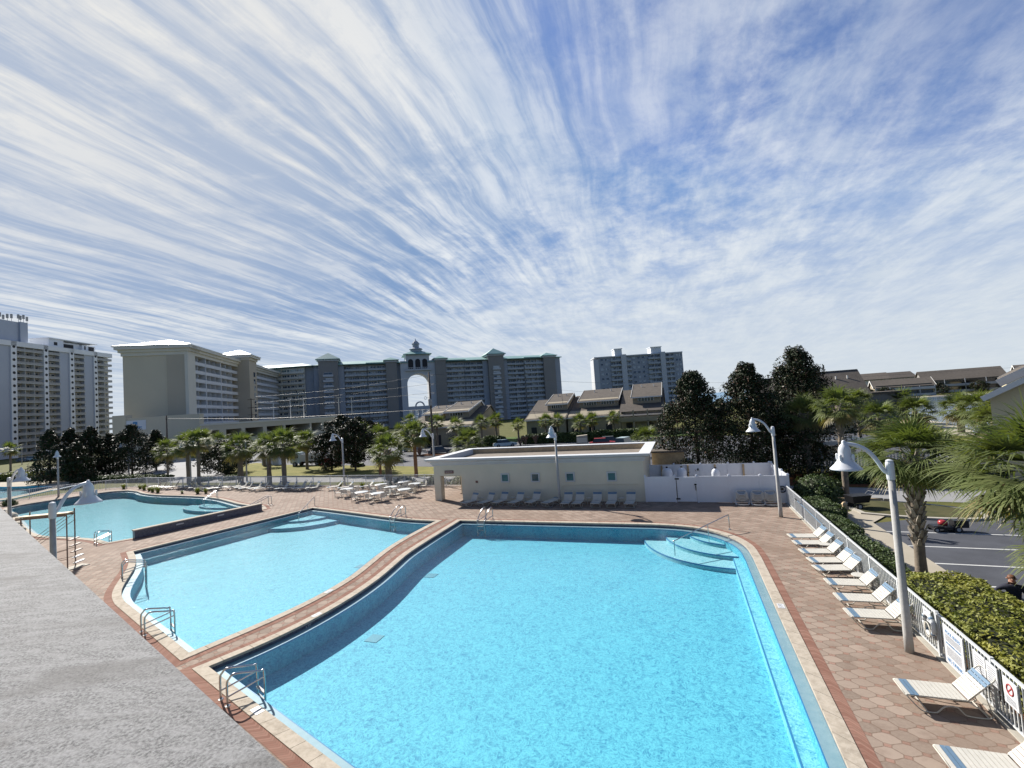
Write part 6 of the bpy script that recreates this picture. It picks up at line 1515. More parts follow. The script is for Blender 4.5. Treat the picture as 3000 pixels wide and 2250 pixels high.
def palm(label, x, y, hc, rs_=1.0, kind='mid', z0=None, tr=0.16, boots=0, red=False, lean=(0, 0), group='cabbage palms', seed=0, sz=0.92):
    z0 = GZ if z0 is None else z0
    t = thing('palm_tree', label, 'palm tree', (x, y, z0), (seed*1.7) % 6.28, group)
    mb, top = trunk_mesh(hc, tr*1.15, tr, lean, seed=seed)
    mb.build('trunk', MT['trunkred'] if red else MT['palmtrunk'], t, True)
    if boots:
        mb = MB(); rs = random.Random(seed); nb = boots; zb0 = hc*0.28
        for i in range(nb):
            f = i/nb; z = zb0+(hc-0.15-zb0)*f; a = i*2.39996; r = tr*1.0; L = 0.30+0.16*f
            c = Vector((lean[0]*(z/hc)**2, lean[1]*(z/hc)**2, z)); o = Vector((cos(a), sin(a), 0)); s = Vector((-sin(a), cos(a), 0))
            tip = c+o*(r+0.10+0.12*f+rs.uniform(0, .05))+Vector((0, 0, L)); b0 = c+o*(r*0.85); w = 0.085
            P = [b0-s*w, b0+s*w, tip+s*w*0.35, tip-s*w*0.35]; th = o*0.03
            mb.hexa([P[0]-th, P[1]-th, P[2]-th, P[3]-th, P[0]+th, P[1]+th, P[2]+th, P[3]+th])
        o_ = mb.build('leaf_boots', MT['palmboot'], t)
    key = kind
    if key not in CM:
        V, Q, MI = CROWN[kind]; o = np_mesh('crown', V, Q, [MT['palmleaf'], MT['palmleaf2']], MI, t); CM[key] = o.data
    else:
        o = bpy.data.objects.new('crown', CM[key]); COL.objects.link(o); o.parent = t
    o.location = (top[0], top[1], hc); o.scale = (rs_, rs_, rs_*sz)
    return t
def palms():
    # left row beyond the far fence
    palm('palm half hidden at the left behind the far fence corner', -81.8, 54.1, 4.5, 1.5, 'mid', seed=1)
    palm('tall palm left of the second lamp behind the far loungers', -63.9, 46.4, 6.0, 1.6, 'mid2', tr=0.2, seed=2)
    palm('dark-trunked palm close beside the lamp behind the far loungers', -66.6, 46.8, 5.6, 1.5, 'mid', tr=0.2, seed=3)
    palm('thick-trunked palm left of the lamp and the toilets', -57.2, 47.4, 4.9, 1.65, 'mid', tr=0.32, seed=4)
    palm('palm in front of the portable toilets, left of its taller neighbour', -50.1, 45.6, 4.8, 1.55, 'mid2', tr=0.26, seed=5)
    palm('full palm between the toilets and the white truck', -47.4, 45.4, 5.1, 1.7, 'mid', tr=0.25, seed=6)
    palm('slim palm in front of the white truck', -56.5, 58.7, 4.6, 1.6, 'mid2', tr=0.22, seed=7)
    palm('low wide palm right of the dark lone magnolia', -32.5, 46.2, 3.8, 1.6, 'mid', tr=0.34, boots=46, seed=8)
    palm('small palm tucked left of the low wide palm', -37.0, 50.8, 2.9, 0.95, 'mid2', tr=0.16, red=True, seed=9)
    palm('palm with reddish bare trunk left of the utility pole', -31.0, 49.7, 5.2, 1.45, 'mid', tr=0.2, red=True, seed=10)
    palm('wide palm crown behind the left end of the pool house', -26.5, 55.5, 3.5, 1.7, 'mid', tr=0.2, seed=11)
    palm('bushy palm between the pool house and the first big magnolia', -4.5, 63.0, 2.6, 1.45, 'mid2', tr=0.25, seed=12)
    for k, (px, py, d, s) in enumerate(((1598, 1232, 96, 1.25), (1634, 1230, 97, 1.2), (1699, 1236, 93, 1.45), (1734, 1228, 95, 1.25), (1797, 1222, 97, 1.2))):
        p = ray(px, py)*d+CAM; palm('palm in front of the brown townhouses, %s from the left' % ordinal(k), p.x, p.y, p.z-GZ, s, 'far', tr=0.2, seed=20+k, group='palms by the townhouses')
    for k, (px, py, d, s) in enumerate(((1199, 1232, 98, 1.3), (1279, 1236, 92, 1.3), (1336, 1244, 88, 1.3), (1409, 1238, 94, 1.3), (1452, 1231, 96, 1.35), (1517, 1243, 100, 1.2))):
        p = ray(px, py)*d+CAM; palm('small palm by the tan houses under the arch, %s from the left' % ordinal(k), p.x, p.y, p.z-GZ, s, 'far', tr=0.2, seed=30+k, group='palms by the tan houses')
    for k, (px, py, d, s) in enumerate(((772, 1290, 84, 1.2), (1062, 1262, 86, 1.3), (1110, 1272, 82, 1.4), (1172, 1262, 90, 1.3), (640, 1290, 92, 1.3), (596, 1278, 96, 1.3), (330, 1300, 104, 1.2), (30, 1315, 120, 1.6))):
        p = ray(px, py)*d+CAM; palm('shaggy palm in the row below the tan podium, %s from the left' % ordinal([4, 5, 6, 7, 3, 2, 1, 0][k]), p.x, p.y, p.z-GZ, s, 'far', tr=0.22, seed=40+k, group='palms below the podium')
    # right side
    palm('palm right of the far lamp post, trunk with shaggy boots', 10.05, 46.8, 5.5, 1.15, 'near', tr=0.19, boots=60, seed=14)
    palm('palm with slender straight trunk left of the near lamp head', 10.2, 37.7, 6.4, 1.1, 'mid', tr=0.17, boots=30, seed=15)
    palm('big palm with criss-cross trunk behind the near lamp post', 8.25, 22.4, 4.95, 1.22, 'near', sz=0.72, tr=0.17, boots=80, lean=(-0.25, 0.1), seed=16)
    palm('huge palm crown at the right edge over the parking bays', 8.95, 16.4, 5.2, 1.4, 'near', sz=0.75, tr=0.19, boots=70, seed=17)
    palm('low palm fronds reaching in at the right edge by the person', 10.9, 18.3, 2.7, 1.1, 'near', tr=0.2, seed=18)
    palm('shaggy palm in front of the low dark wing', 20.5, 53.5, 4.9, 1.35, 'mid2', tr=0.2, seed=19)
    palm('second shaggy palm between the dark wing and the lake', 25.8, 54.5, 4.7, 1.35, 'mid', tr=0.2, seed=50)
    palm('single palm with forked trunk standing before the lake', 36.0, 81.0, 3.6, 1.75, 'mid', tr=0.35, seed=51)
    palm('small palm by the lake edge right of the dark wing', 36.0, 98.0, 4.4, 1.7, 'far', tr=0.25, seed=52)
    palm('palm behind the huge crown, in front of the yellow house', 22.5, 46.0, 4.2, 1.35, 'mid2', tr=0.2, seed=53)
    palm('upper right palm before the white roof edges', 24.2, 35.0, 5.6, 1.3, 'mid', tr=0.2, seed=54)
    palm('palm against the big brown roof on the right', 21.0, 70.0, 5.5, 1.5, 'mid2', tr=0.2, seed=55)
    palm('palm right of the tallest magnolia, half hidden by fronds', 15.0, 45.5, 5.0, 1.2, 'mid2', tr=0.18, seed=56)
palms()

# --- magnolias and other broadleaf trees
def magnolia(label, x, y, h, w, n_clump, per, seed, z0=None, conic=0.7, low=0.05, leaf=0.24, core=True, group='dark glossy magnolias', cmat=None, parts=True):
    z0 = GZ if z0 is None else z0
    rs = np.random.RandomState(seed); t = thing('magnolia_tree', label, 'tree', (x, y, z0), 0, group)
    C = []; R = []
    while len(C) < n_clump:
        u = rs.rand()**0.8; z = h*(low+(0.97-low)*u)
        prof = (1-u**1.5)**0.75 if conic > 0.5 else max(0.0, 1-(2*u-0.9)**2)**0.5
        rad = 0.5*w*max(0.10, prof)*(0.82+0.32*rs.rand()); a = rs.rand()*2*pi; q = rs.rand()**0.45
        C.append((rad*q*cos(a), rad*q*sin(a), z)); R.append(w*(0.085+0.085*rs.rand())*(1-0.45*u))
    # leading shoots that break the outline
    for k in range(max(4, n_clump//9)):
        u = 0.4+0.6*rs.rand(); a = rs.rand()*2*pi; rad = 0.5*w*max(0.08, (1-u**1.5)**0.75)*1.10
        C.append((rad*cos(a), rad*sin(a), h*u)); R.append(w*0.055)
    C.append((0, 0, h*0.97)); R.append(w*0.05)
    C = np.array(C); R = np.array(R)
    (V, Q), r2 = leaf_cloud(C, R, per, leaf, leaf*0.48, 0.3, 0.7, seed+1)
    mi = (r2.rand(len(Q)) < 0.16).astype(int)
    np_mesh('crown', V, Q, [cmat or MT['magleaf'], MT['magbrown']], mi, t)
    mb, top = trunk_mesh(h*0.86, 0.02*h+0.02, 0.03, seed=seed)
    for k in range(12):
        z = h*(0.14+0.06*k); a = k*2.4; L = 0.36*w*(1-(z/h)**1.5)
        mb.tube([(0, 0, z), (L*0.5*cos(a), L*0.5*sin(a), z+0.15*L), (L*cos(a), L*sin(a), z+0.42*L)], [0.045, 0.03, 0.012], 5)
    mb.build('trunk', MT['bark'], t, True)
    return t
def trees():
    magnolia('first big dark magnolia right of the pool house', 1.2, 46.5, 9.9, 8.2, 230, 95, 101, low=0.04)
    magnolia('middle big dark magnolia behind the privacy fence', 6.0, 48.0, 10.3, 8.0, 235, 95, 102, low=0.04)
    magnolia('tallest dark magnolia, right of the three behind the privacy fence', 10.9, 52.0, 11.7, 9.4, 240, 95, 103, low=0.04)
    magnolia('low dark magnolia filling the gap behind the far lamp post', 8.6, 47.0, 5.6, 6.4, 110, 85, 104, low=0.02, conic=0.2)
    for k, (px, py, d, w) in enumerate(((145, 1268, 80, 6.0), (205, 1260, 84, 5.6), (262, 1254, 84, 7.2), (320, 1276, 88, 6.5), (384, 1252, 86, 7.6), (455, 1268, 92, 7.0), (225, 1300, 76, 5.2))):
        p = ray(px, py)*d+CAM
        magnolia('dark magnolia in the left cluster behind the teal pool, %s from the left' % ordinal([0, 1, 3, 4, 5, 6, 2][k]), p.x, p.y, p.z-GZ+0.4, w*(1.05, 1.2, 0.95)[k % 3], 135, 62, 110+k, low=0.03, leaf=0.34, conic=0.7, group='dark magnolias left of the palms')
    magnolia('dark lone magnolia behind the white tables', -44.7, 55.6, 7.4, 6.4, 150, 70, 121, low=0.2, leaf=0.32, conic=0.2)
    magnolia('dark magnolia hiding the bed of the white truck', -50.0, 56.8, 6.2, 5.8, 130, 65, 122, low=0.1, leaf=0.32, conic=0.2)
    magnolia('dark round magnolia between two lamps behind the far loungers', -70.5, 55.5, 5.4, 7.2, 140, 60, 123, low=0.04, leaf=0.32, conic=0.2)
    for k, (px, py, d, w) in enumerate(((997, 1222, 112, 7), (1047, 1228, 116, 7), (1085, 1240, 118, 6), (1225, 1242, 108, 6), (690, 1292, 100, 6), (860, 1275, 108, 6))):
        p = ray(px, py)*d+CAM
        magnolia('broad dark tree before the resort podium, %s from the left' % ordinal([2, 3, 4, 5, 0, 1][k]), p.x, p.y, p.z-GZ+0.5, w*1.35, 110, 50, 130+k, low=0.03, conic=0.2, leaf=0.46, group='dark trees before the podium')
    for k, (px, py, d, w) in enumerate(((2040, 1172, 130, 6), (2110, 1168, 140, 7), (2070, 1160, 150, 4), (2545, 1165, 190, 6), (2655, 1150, 212, 8), (2752, 1132, 218, 8), (2590, 1140, 205, 8), (2870, 1125, 215, 7))):
        p = ray(px, py)*d+CAM
        magnolia('small distant tree on the right skyline, %s from the left' % ordinal([0, 2, 1, 3, 5, 6, 4, 7][k]), p.x, p.y, max(5.2, p.z-GZ), w, 60, 45, 140+k, low=0.05, conic=0.2, leaf=0.5, group='distant trees on the right')
trees()

# --- hedges, bushes, grasses
def leafy_box(name, label, cat, boxes, n, leaf, mat, seed, core=True, group=None, bump=0.16):
    """hedge from overlapping rounded boxes (x0,y0,x1,y1,h): leaves over an uneven skin and a dark inside"""
    rs = np.random.RandomState(seed); x, y = (boxes[0][0]+boxes[0][2])/2, (boxes[0][1]+boxes[0][3])/2
    t = thing(name, label, cat, (x, y, GZ), 0, group); Ps = []; Ns = []
    ar = np.array([(b[2]-b[0])*(b[3]-b[1])+2*b[4]*((b[2]-b[0])+(b[3]-b[1])) for b in boxes]); ar = ar/ar.sum()
    for b, f in zip(boxes, ar):
        k = int(n*f); w, d, h = b[2]-b[0], b[3]-b[1], b[4]; a_top = w*d; a_x = 2*h*d; a_y = 2*h*w; s = a_top+a_x+a_y
        u = rs.rand(k); r1 = rs.rand(k); r2 = rs.rand(k); sg = np.where(rs.rand(k) < 0.5, 0.0, 1.0)
        top = u < a_top/s; fx = (~top) & (u < (a_top+a_x)/s)
        P = np.zeros((k, 3)); N = np.zeros((k, 3))
        P[:, 0] = np.where(fx, sg, r1)*w; P[:, 1] = np.where(top | fx, r2, sg)*d; P[:, 2] = np.where(top, 1.0, r2 if False else rs.rand(k)**0.8)*h
        P[:, 1] = np.where(fx, r2*d, P[:, 1])
        N[:, 2] = np.where(top, 1, 0.25); N[:, 0] = np.where(fx, sg*2-1, 0); N[:, 1] = np.where(~top & ~fx, sg*2-1, 0)
        # round the shoulders and make the skin lumpy
        q = np.stack([P[:, 0]/w*2-1, P[:, 1]/d*2-1, P[:, 2]/h], 1)
        sh = 1-0.16*(np.abs(q[:, 0])**6*q[:, 2]**3+np.abs(q[:, 1])**6*q[:, 2]**3)
        P[:, 2] *= sh; gx = P[:, 0]+b[0]; gy = P[:, 1]+b[1]
        lump = np.sin(gx*2.1+seed)*np.sin(gy*1.7+1.3*seed)+0.6*np.sin(gx*4.9+2)*np.sin(gy*5.3+P[:, 2]*4)
        P = P+np.array([b[0]-x, b[1]-y, 0])+N*(bump*lump*0.6-0.10*rs.rand(k))[:, None]
        Ps.append(P); Ns.append(N)
    P = np.concatenate(Ps); N = unit(np.concatenate(Ns)*0.7+rs.normal(size=P.shape)*0.55+np.array([0, 0, 0.35])); D = rs.normal(size=P.shape); D = D-N*np.sum(D*N, 1, keepdims=True)
    V, Q = leaf_quads(P, D, N, leaf*(0.6+0.8*rs.rand(len(P))), leaf*0.55*(0.6+0.8*rs.rand(len(P))))
    np_mesh('foliage', V, Q, mat, None, t)
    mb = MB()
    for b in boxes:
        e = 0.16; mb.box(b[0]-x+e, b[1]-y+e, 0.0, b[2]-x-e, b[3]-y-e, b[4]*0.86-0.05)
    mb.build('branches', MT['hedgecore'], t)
    return t
def bush(label, x, y, r, h, seed, mat='hedgedark', n=900, leaf=0.13, z0=None, group=None, name='bush'):
    z0 = GZ if z0 is None else z0; rs = np.random.RandomState(seed); t = thing(name, label, 'bush', (x, y, z0), 0, group)
    d = unit(rs.normal(size=(n, 3))); d[:, 2] = np.abs(d[:, 2])*0.9+0.02
    az = np.arctan2(d[:, 1], d[:, 0]); lump = 1+0.10*np.sin(az*5+seed)*np.sin(d[:, 2]*7)+0.06*np.sin(az*11)
    P = d*lump[:, None]*np.array([r, r, h])*(0.78+0.22*rs.rand(n))[:, None]
    N = unit(d+rs.normal(size=d.shape)*0.6); D = rs.normal(size=d.shape); D = D-N*np.sum(D*N, 1, keepdims=True)
    V, Q = leaf_quads(P, D, N, leaf*(0.6+0.8*rs.rand(n)), leaf*0.5*(0.6+0.8*rs.rand(n))); np_mesh('foliage', V, Q, MT[mat], None, t)
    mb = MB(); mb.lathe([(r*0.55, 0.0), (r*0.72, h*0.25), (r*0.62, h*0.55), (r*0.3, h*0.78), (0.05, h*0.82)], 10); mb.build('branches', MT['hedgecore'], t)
    return t
def spiky(label, x, y, h, seed, n=60, mat='shrub', z0=0.0, group=None, name='ornamental_grass'):
    rs = random.Random(seed); t = thing(name, label, 'plant', (x, y, z0), 0, group); mb = MB()
    for i in range(n):
        a = rs.uniform(0, 6.28); l = rs.uniform(0.15, 0.9); L = h*rs.uniform(0.7, 1.2); s = Vector((-sin(a), cos(a), 0))*0.018
        b = Vector((cos(a), sin(a), 0))*rs.uniform(0, 0.18*h); m1 = b+Vector((cos(a)*l*L*0.4, sin(a)*l*L*0.4, L*0.65)); tip = b+Vector((cos(a)*l*L*0.95, sin(a)*l*L*0.95, L*(0.95-0.3*l)))
        mb.add([tuple(b-s), tuple(b+s), tuple(m1+s), tuple(m1-s)], [(0, 1, 2, 3)]); mb.add([tuple(m1-s), tuple(m1+s), tuple(tip+s*0.1), tuple(tip-s*0.1)], [(0, 1, 2, 3)])
    mb.build('blades', MT[mat], t)
    mb = MB(); mb.lathe([(0.12, -0.02), (0.16, 0.03), (0.05, 0.08)], 8); mb.build('crown', MT['hedgecore'], t)
    return t
def hedges():
    leafy_box('hedge', 'large sunlit yellow-green hedge outside the picket fence near the signs', 'hedge', [(6.75, 12.6, 8.9, 20.2, 1.36), (6.75, 9.0, 9.4, 13.4, 1.25), (6.85, 4.0, 9.2, 9.6, 1.1)], 30000, 0.115, MT['hedge'], 3)
    leafy_box('hedge', 'narrow trimmed hedge outside the far part of the picket fence', 'hedge', [(6.60, 21.0, 7.75, 26.2, 0.85), (6.60, 26.0, 7.75, 30.2, 0.92), (6.60, 30.6, 8.2, 34.2, 1.0)], 17000, 0.12, MT['hedgedark'], 4)
    bush('round dark bush at the corner of the white privacy fence', 8.0, 36.3, 1.5, 2.0, 5, n=3200, leaf=0.17)
    bush('second rounded bush right of the privacy fence corner', 9.0, 38.6, 1.5, 1.7, 6, n=2400, leaf=0.18)
    leafy_box('hedge', 'long clipped dark hedge between the car park and the townhouses', 'hedge', [(-31, 90, -18, 92.5, 1.9), (-17.6, 91, -6, 93.4, 2.0)], 9000, 0.4, MT['hedgedark'], 7)
    leafy_box('hedge', 'short dark hedge left of the parked pale car', 'hedge', [(-40.5, 88, -34.5, 90.5, 2.0)], 3500, 0.38, MT['hedgedark'], 8)
    leafy_box('hedge', 'dark hedge below the tall fence by the right-hand road', 'hedge', [(11.5, 43.2, 26, 45.2, 1.1)], 9000, 0.2, MT['hedgedark'], 9)
    leafy_box('hedge', 'low dark hedge at the foot of the left magnolia cluster', 'hedge', [(-97, 48.5, -75, 50.6, 1.0)], 9000, 0.25, MT['hedgedark'], 10)
    leafy_box('hedge', 'pale clipped hedge behind the distant lagoon pool', 'hedge', [(-128, 52, -104, 54.5, 1.6)], 6000, 0.35, MT['hedge'], 12)
    leafy_box('hedge', 'dark planting hedge along the far side of the car park', 'hedge', [(-112, 113, -60, 116, 2.6)], 9000, 0.5, MT['hedgedark'], 13)
    for k, (x, y, r, h) in enumerate(((-66.8, 49.2, 1.6, 0.8), (-29.5, 44.6, 1.5, 1.0), (-25.6, 44.7, 1.4, 1.05), (-22.5, 44.6, 1.2, 1.0), (-62.4, 50.0, 1.5, 0.8))):
        bush(('low dark bush at the lamp foot behind the far loungers', 'left rounded bush behind the fence by the tables', 'middle rounded bush behind the fence by the tables', 'right rounded bush behind the fence beside the pool house', 'low bush at the foot of the thick-trunked palm')[k], x, y, r, h, 60+k, n=1100, leaf=0.16)
    for k, (x, y, h) in enumerate(((-72.9, 42.3, 0.8), (-69.5, 42.3, 0.75), (-67.4, 41.5, 0.9), (-65.0, 40.6, 0.6), (-63.4, 40.0, 0.85), (-61.8, 39.6, 0.95), (-56.6, 39.0, 0.4), (-54.0, 39.0, 0.85), (-52.8, 39.1, 0.65))):
        spiky('yellow-green tuft on the far edge of the teal pool, %s from the left' % ordinal(k), x, y, h, 70+k, 90, group='yellow-green tufts by the teal pool')
    for k, (x, y) in enumerate(((-33.0, 42.0), (-30.4, 42.1), (-36.2, 42.3))):
        spiky(('spiky plant between the sunlit loungers by the far fence', 'spiky plant behind the leftmost tables by the far fence', 'spiky plant left of the sunlit loungers')[k], x, y, 0.75, 90+k, 70, 'shrub', name='spiky_plant')
    bush('small dark shrub at the left end of the teal pool', -76.0, 32.0, 0.8, 0.9, 99, n=700, leaf=0.14, z0=0)
    for k, (x, y, r) in enumerate(((-68.5, 28.3, 0.75), (-66.5, 27.6, 0.6), (-64.3, 26.9, 0.8), (-57.3, 24.4, 0.7), (-55.2, 23.6, 0.6), (-53.4, 22.9, 0.65))):
        t = thing('pale_boulder', 'pale boulder on the near edge of the teal pool, %s from the left' % ordinal(k), 'boulder', (x, y, 0), 0.7*k, 'pale boulders by the teal pool')
        bm = bmesh.new(); bmesh.ops.create_icosphere(bm, subdivisions=2, radius=r); rr = random.Random(k)
        for v in bm.verts: v.co = Vector((v.co.x, v.co.y*0.8, max(-0.05, v.co.z*0.5+0.1)))*(1+rr.uniform(-.10, .10))
        me = bpy.data.meshes.new('stone'); bm.to_mesh(me); bm.free(); me.materials.append(MT['coping']); o = bpy.data.objects.new('stone', me); COL.objects.link(o); o.parent = t
    for k, (px, py, d) in enumerate(((1540, 1296, 90), (1570, 1294, 91), (1525, 1300, 89), (1770, 1280, 96), (1230, 1330, 77))):
        p = at(px, py+8, GZ); rs = random.Random(k); t = thing('bare_shrub', ('leafless twiggy shrub before the long hedge, left of its twin', 'leafless twiggy shrub before the long hedge, right of its twin', 'small leafless shrub beside the pale car', 'leafless shrub at the foot of the brown townhouse', 'leafless sapling on the car park island')[k], 'shrub', p, 0, 'leafless shrubs'); mb = MB(); h = 2.2 if k < 4 else 3.4
        for i in range(26):
            a = rs.uniform(0, 6.28); l = rs.uniform(.2, .75); q = Vector((cos(a)*l*h*0.6, sin(a)*l*h*0.6, h*rs.uniform(.7, 1))); m1 = q*0.5+Vector((0, 0, 0.12*h))
            mb.tube([(0, 0, 0), tuple(m1*0.6), tuple(m1), tuple(q)], [0.05, 0.035, 0.025, 0.01], 4)
            for j in range(2): mb.tube([tuple(m1), tuple(m1+Vector((rs.uniform(-.5, .5), rs.uniform(-.5, .5), rs.uniform(.4, .9)))*h*0.3)], [0.02, 0.008], 4)
        mb.build('twigs', MT['twig'], t)
hedges()

# ------------------------------------------------------------------ vehicles, utility pole, person, odds and ends
def Pd(px, py, d): return ray(px, py)*d+CAM
def wheel(parent, x, y, r, w, org=None):
    mb = MB(); n = 16
    mb.add([(x+r*cos(2*pi*i/n), y-w/2, r+r*sin(2*pi*i/n)) for i in range(n)]+[(x+r*cos(2*pi*i/n), y+w/2, r+r*sin(2*pi*i/n)) for i in range(n)],
           [tuple(range(n)), tuple(reversed(range(n, 2*n)))]+[(i, n+i, n+(i+1) % n, (i+1) % n) for i in range(n)])
    o = mb.build('wheel', MT['rubber'], parent)
    mb = MB(); s = -1 if y < 0 else 1
    mb.add([(x+r*0.55*cos(2*pi*i/n), y+s*(w/2+0.012), r+r*0.55*sin(2*pi*i/n)) for i in range(n)], [tuple(range(n)) if s < 0 else tuple(reversed(range(n)))])
    mb.build('rim', MT['railgrey'], o)
def car(label, loc, rz, paint, kind='sedan'):
    t = thing('parked_car', label, 'car', loc, rz, 'cars in the lots'); L, Wd = (4.6, 1.8)
    H = 1.45 if kind == 'sedan' else 1.75; b = 0.86 if kind == 'sedan' else 0.98
    def loft(prof_lo, y0, y1, mat, nm, inset_top=0.0):
        mb = MB(); n = len(prof_lo)
        zs = [p[1] for p in prof_lo]; zmin, zmax = min(zs), max(zs)
        V = []
        for s in (-1, 1):
            for x, z in prof_lo: V.append((x, s*(y0+(y1-y0)*((z-zmin)/(zmax-zmin))), z))
        mb.add(V, [tuple(range(n)), tuple(reversed(range(n, 2*n)))]+[(i, n+i, n+(i+1) % n, (i+1) % n) for i in range(n)]); return mb.build(nm, mat, t)
    body = [(-2.3, 0.30), (2.25, 0.28), (2.3, 0.55), (2.15, 0.74), (1.2, b), (-1.75, b+0.03), (-2.25, b-0.06), (-2.3, 0.6)]
    loft(body, 0.90, 0.84, paint, 'body')
    cab = [(-1.8, b), (1.05, b), (0.35, H-0.03), (-0.1, H), (-1.0, H), (-1.45, H-0.08)] if kind == 'sedan' else [(-2.15, b), (1.15, b), (0.5, H-0.03), (0, H), (-1.7, H), (-2.05, H-0.1)]
    loft([(x, z) for x, z in cab], 0.80, 0.64, MT['carglass'], 'windows')
    mb = MB(); xs = [x for x, z in cab if z > H-0.15]; mb.box(min(xs)-0.05, -0.66, H-0.03, max(xs)+0.05, 0.66, H+0.02); mb.build('roof', paint, t)
    for x in (-1.4, 1.4):
        for y in (-0.82, 0.82): wheel(t, x, y, 0.32, 0.2)
    for y in (-0.62, 0.62):
        mb = MB(); mb.box(2.19, y-0.17, 0.60, 2.31, y+0.17, 0.70); mb.build('headlight', MT['signwhite'], t)
        mb = MB(); mb.box(-2.32, y-0.15, 0.68, -2.2, y+0.15, 0.80); mb.build('tail_light', MT['redpaint'], t)
    return t
def vehicles():
    M = MT
    p = at(1480, 1309, GZ); car('pale grey car parked behind the left half of the pool house', p, 0.5, M['whitecar'])
    p = at(1763, 1312, GZ); car('red car half hidden behind the pool house roof', (p.x, p.y+2.0, GZ), 0.15, M['redpaint'])
    car('dark grey car behind the red car', (p.x+0.9, p.y+5.2, GZ), 0.15, M['greycar'])
    p = at(1828, 1316, GZ); car('white car behind the right end of the pool house roof', (p.x, p.y+2, GZ), 1.3, M['whitecar'], 'van')
    for k, (px, py, c, r) in enumerate(((100, 1350, 'whitecar', 0.3), (72, 1352, 'greycar', 0.3), (1290, 1330, 'greycar', 0.6), (1210, 1322, 'whitecar', 0.4))):
        p = at(px, py, GZ); car(('white car in the shade below the white tower', 'dark car left of the white car below the white tower', 'dark car behind the bell lamp at the utility pole', 'white car on the far side of the car park')[k], p, r, M[c], 'sedan' if k else 'van')
    # white truck with a long bed
    p = at(905, 1364, GZ); a = radians(12); t = thing('work_truck', 'white work truck with long bed parked behind the palms', 'truck', (p.x, p.y, GZ), a+pi)
    mb = MB(); mb.extrude([(1.0, 0.55), (2.75, 0.55), (2.8, 1.25), (2.45, 2.35), (1.0, 2.4)], (0, -1.0, 0), (1, 0, 0), (0, 0, 1), (0, 1, 0), 2.0); mb.build('cab', M['whitecar'], t)
    for y in (-1.012, 1.0):
        mb = MB(); mb.extrude([(1.35, 1.45), (2.5, 1.45), (2.3, 2.15), (1.35, 2.15)], (0, y, 0), (1, 0, 0), (0, 0, 1), (0, 1, 0), 0.012); mb.build('side_window', M['carglass'], t)
    mb = MB(); mb.hexa([(2.80, -0.9, 1.33), (2.83, -0.9, 1.33), (2.83, 0.9, 1.33), (2.80, 0.9, 1.33), (2.49, -0.85, 2.25), (2.52, -0.85, 2.25), (2.52, 0.85, 2.25), (2.49, 0.85, 2.25)]); mb.build('windscreen', M['carglass'], t)
    mb = MB(); mb.box(-4.0, -1.1, 0.85, 0.95, 1.1, 1.0); mb.box(-4.0, -1.1, 1.0, 0.95, -1.04, 2.05); mb.box(-4.0, 1.04, 1.0, 0.95, 1.1, 2.05); mb.box(0.88, -1.04, 1.0, 0.95, 1.04, 2.2); mb.build('bed', M['slabpale'], t)
    mb = MB(); mb.box(-3.8, -0.45, 0.5, 2.6, 0.45, 0.84); mb.build('chassis', M['black'], t)
    mb = MB(); mb.tube([(-0.4, -0.3, 3.3), (-3.6, -0.3, 3.25)], 0.16, 8); mb.tube([(-0.6, -0.3, 1.0), (-0.6, -0.3, 3.3)], 0.09, 8); mb.build('boom', M['white'], t)
    for x in (1.95, -2.2, -3.1):
        for y in (-0.95, 0.95): wheel(t, x, y, 0.42, 0.28)
    p = at(978, 1366, GZ); t = thing('utility_trailer', 'low red trailer behind the white truck', 'trailer', (p.x, p.y, GZ), a+pi)
    mb = MB(); mb.box(-1.7, -0.85, 0.42, 1.5, 0.85, 0.55); mb.beam((1.5, 0, 0.45), (2.6, 0, 0.4), 0.1, 0.1); mb.build('bed', M['redpaint'], t)
    mb = MB(); mb.hexa([(-0.2, -0.8, 0.56), (1.4, -0.8, 0.56), (1.4, 0.8, 0.56), (-0.2, 0.8, 0.56), (0.6, -0.7, 1.35), (1.3, -0.7, 1.35), (1.3, 0.7, 1.35), (0.6, 0.7, 1.35)]); mb.build('tailgate_ramp', M['redpaint'], t)
    for y in (-0.92, 0.92): wheel(t, -0.5, y, 0.32, 0.2)
    # ride-on mower by the dark tree
    p = at(1047, 1369, GZ); t = thing('ride_on_mower', 'dark green ride-on mower parked right of the lone dark magnolia', 'mower', (p.x, p.y, GZ), 0.3)
    mb = MB(); mb.box(-0.8, -0.5, 0.28, 0.9, 0.5, 0.62); mb.box(-0.8, -0.42, 0.62, -0.2, 0.42, 0.95); mb.build('body', M['hedgedark'], t)
    mb = MB(); mb.box(-0.25, -0.28, 0.63, 0.2, 0.28, 0.75); mb.box(-0.3, -0.28, 0.75, -0.18, 0.28, 1.2); mb.build('seat', M['black'], t)
    mb = MB(); mb.box(0.0, -0.75, 0.12, 0.9, 0.75, 0.26); mb.build('cutting_deck', M['black'], t)
    mb = MB(); mb.tube([(-0.5, -0.45, 0.6), (-0.6, -0.45, 1.6), (-0.6, 0.45, 1.6), (-0.5, 0.45, 0.6)], 0.04, 6); mb.build('roll_bar', M['black'], t)
    for x, r in ((-0.55, 0.3), (0.85, 0.17)):
        for y in (-0.6, 0.6): wheel(t, x, y, r, 0.22)
    # push mower in the parking bays
    t = thing('push_mower', 'red and black push mower with tall handle in the right-hand parking bays', 'mower', (12.25, 29.95, GZ+0.01), 0.05)
    mb = MB(); mb.lathe([(0.30, 0.12), (0.36, 0.14), (0.36, 0.26), (0.30, 0.31), (0.1, 0.33)], 16); mb.box(-0.62, -0.26, 0.13, 0.0, 0.26, 0.3); mb.build('deck', M['black'], t)
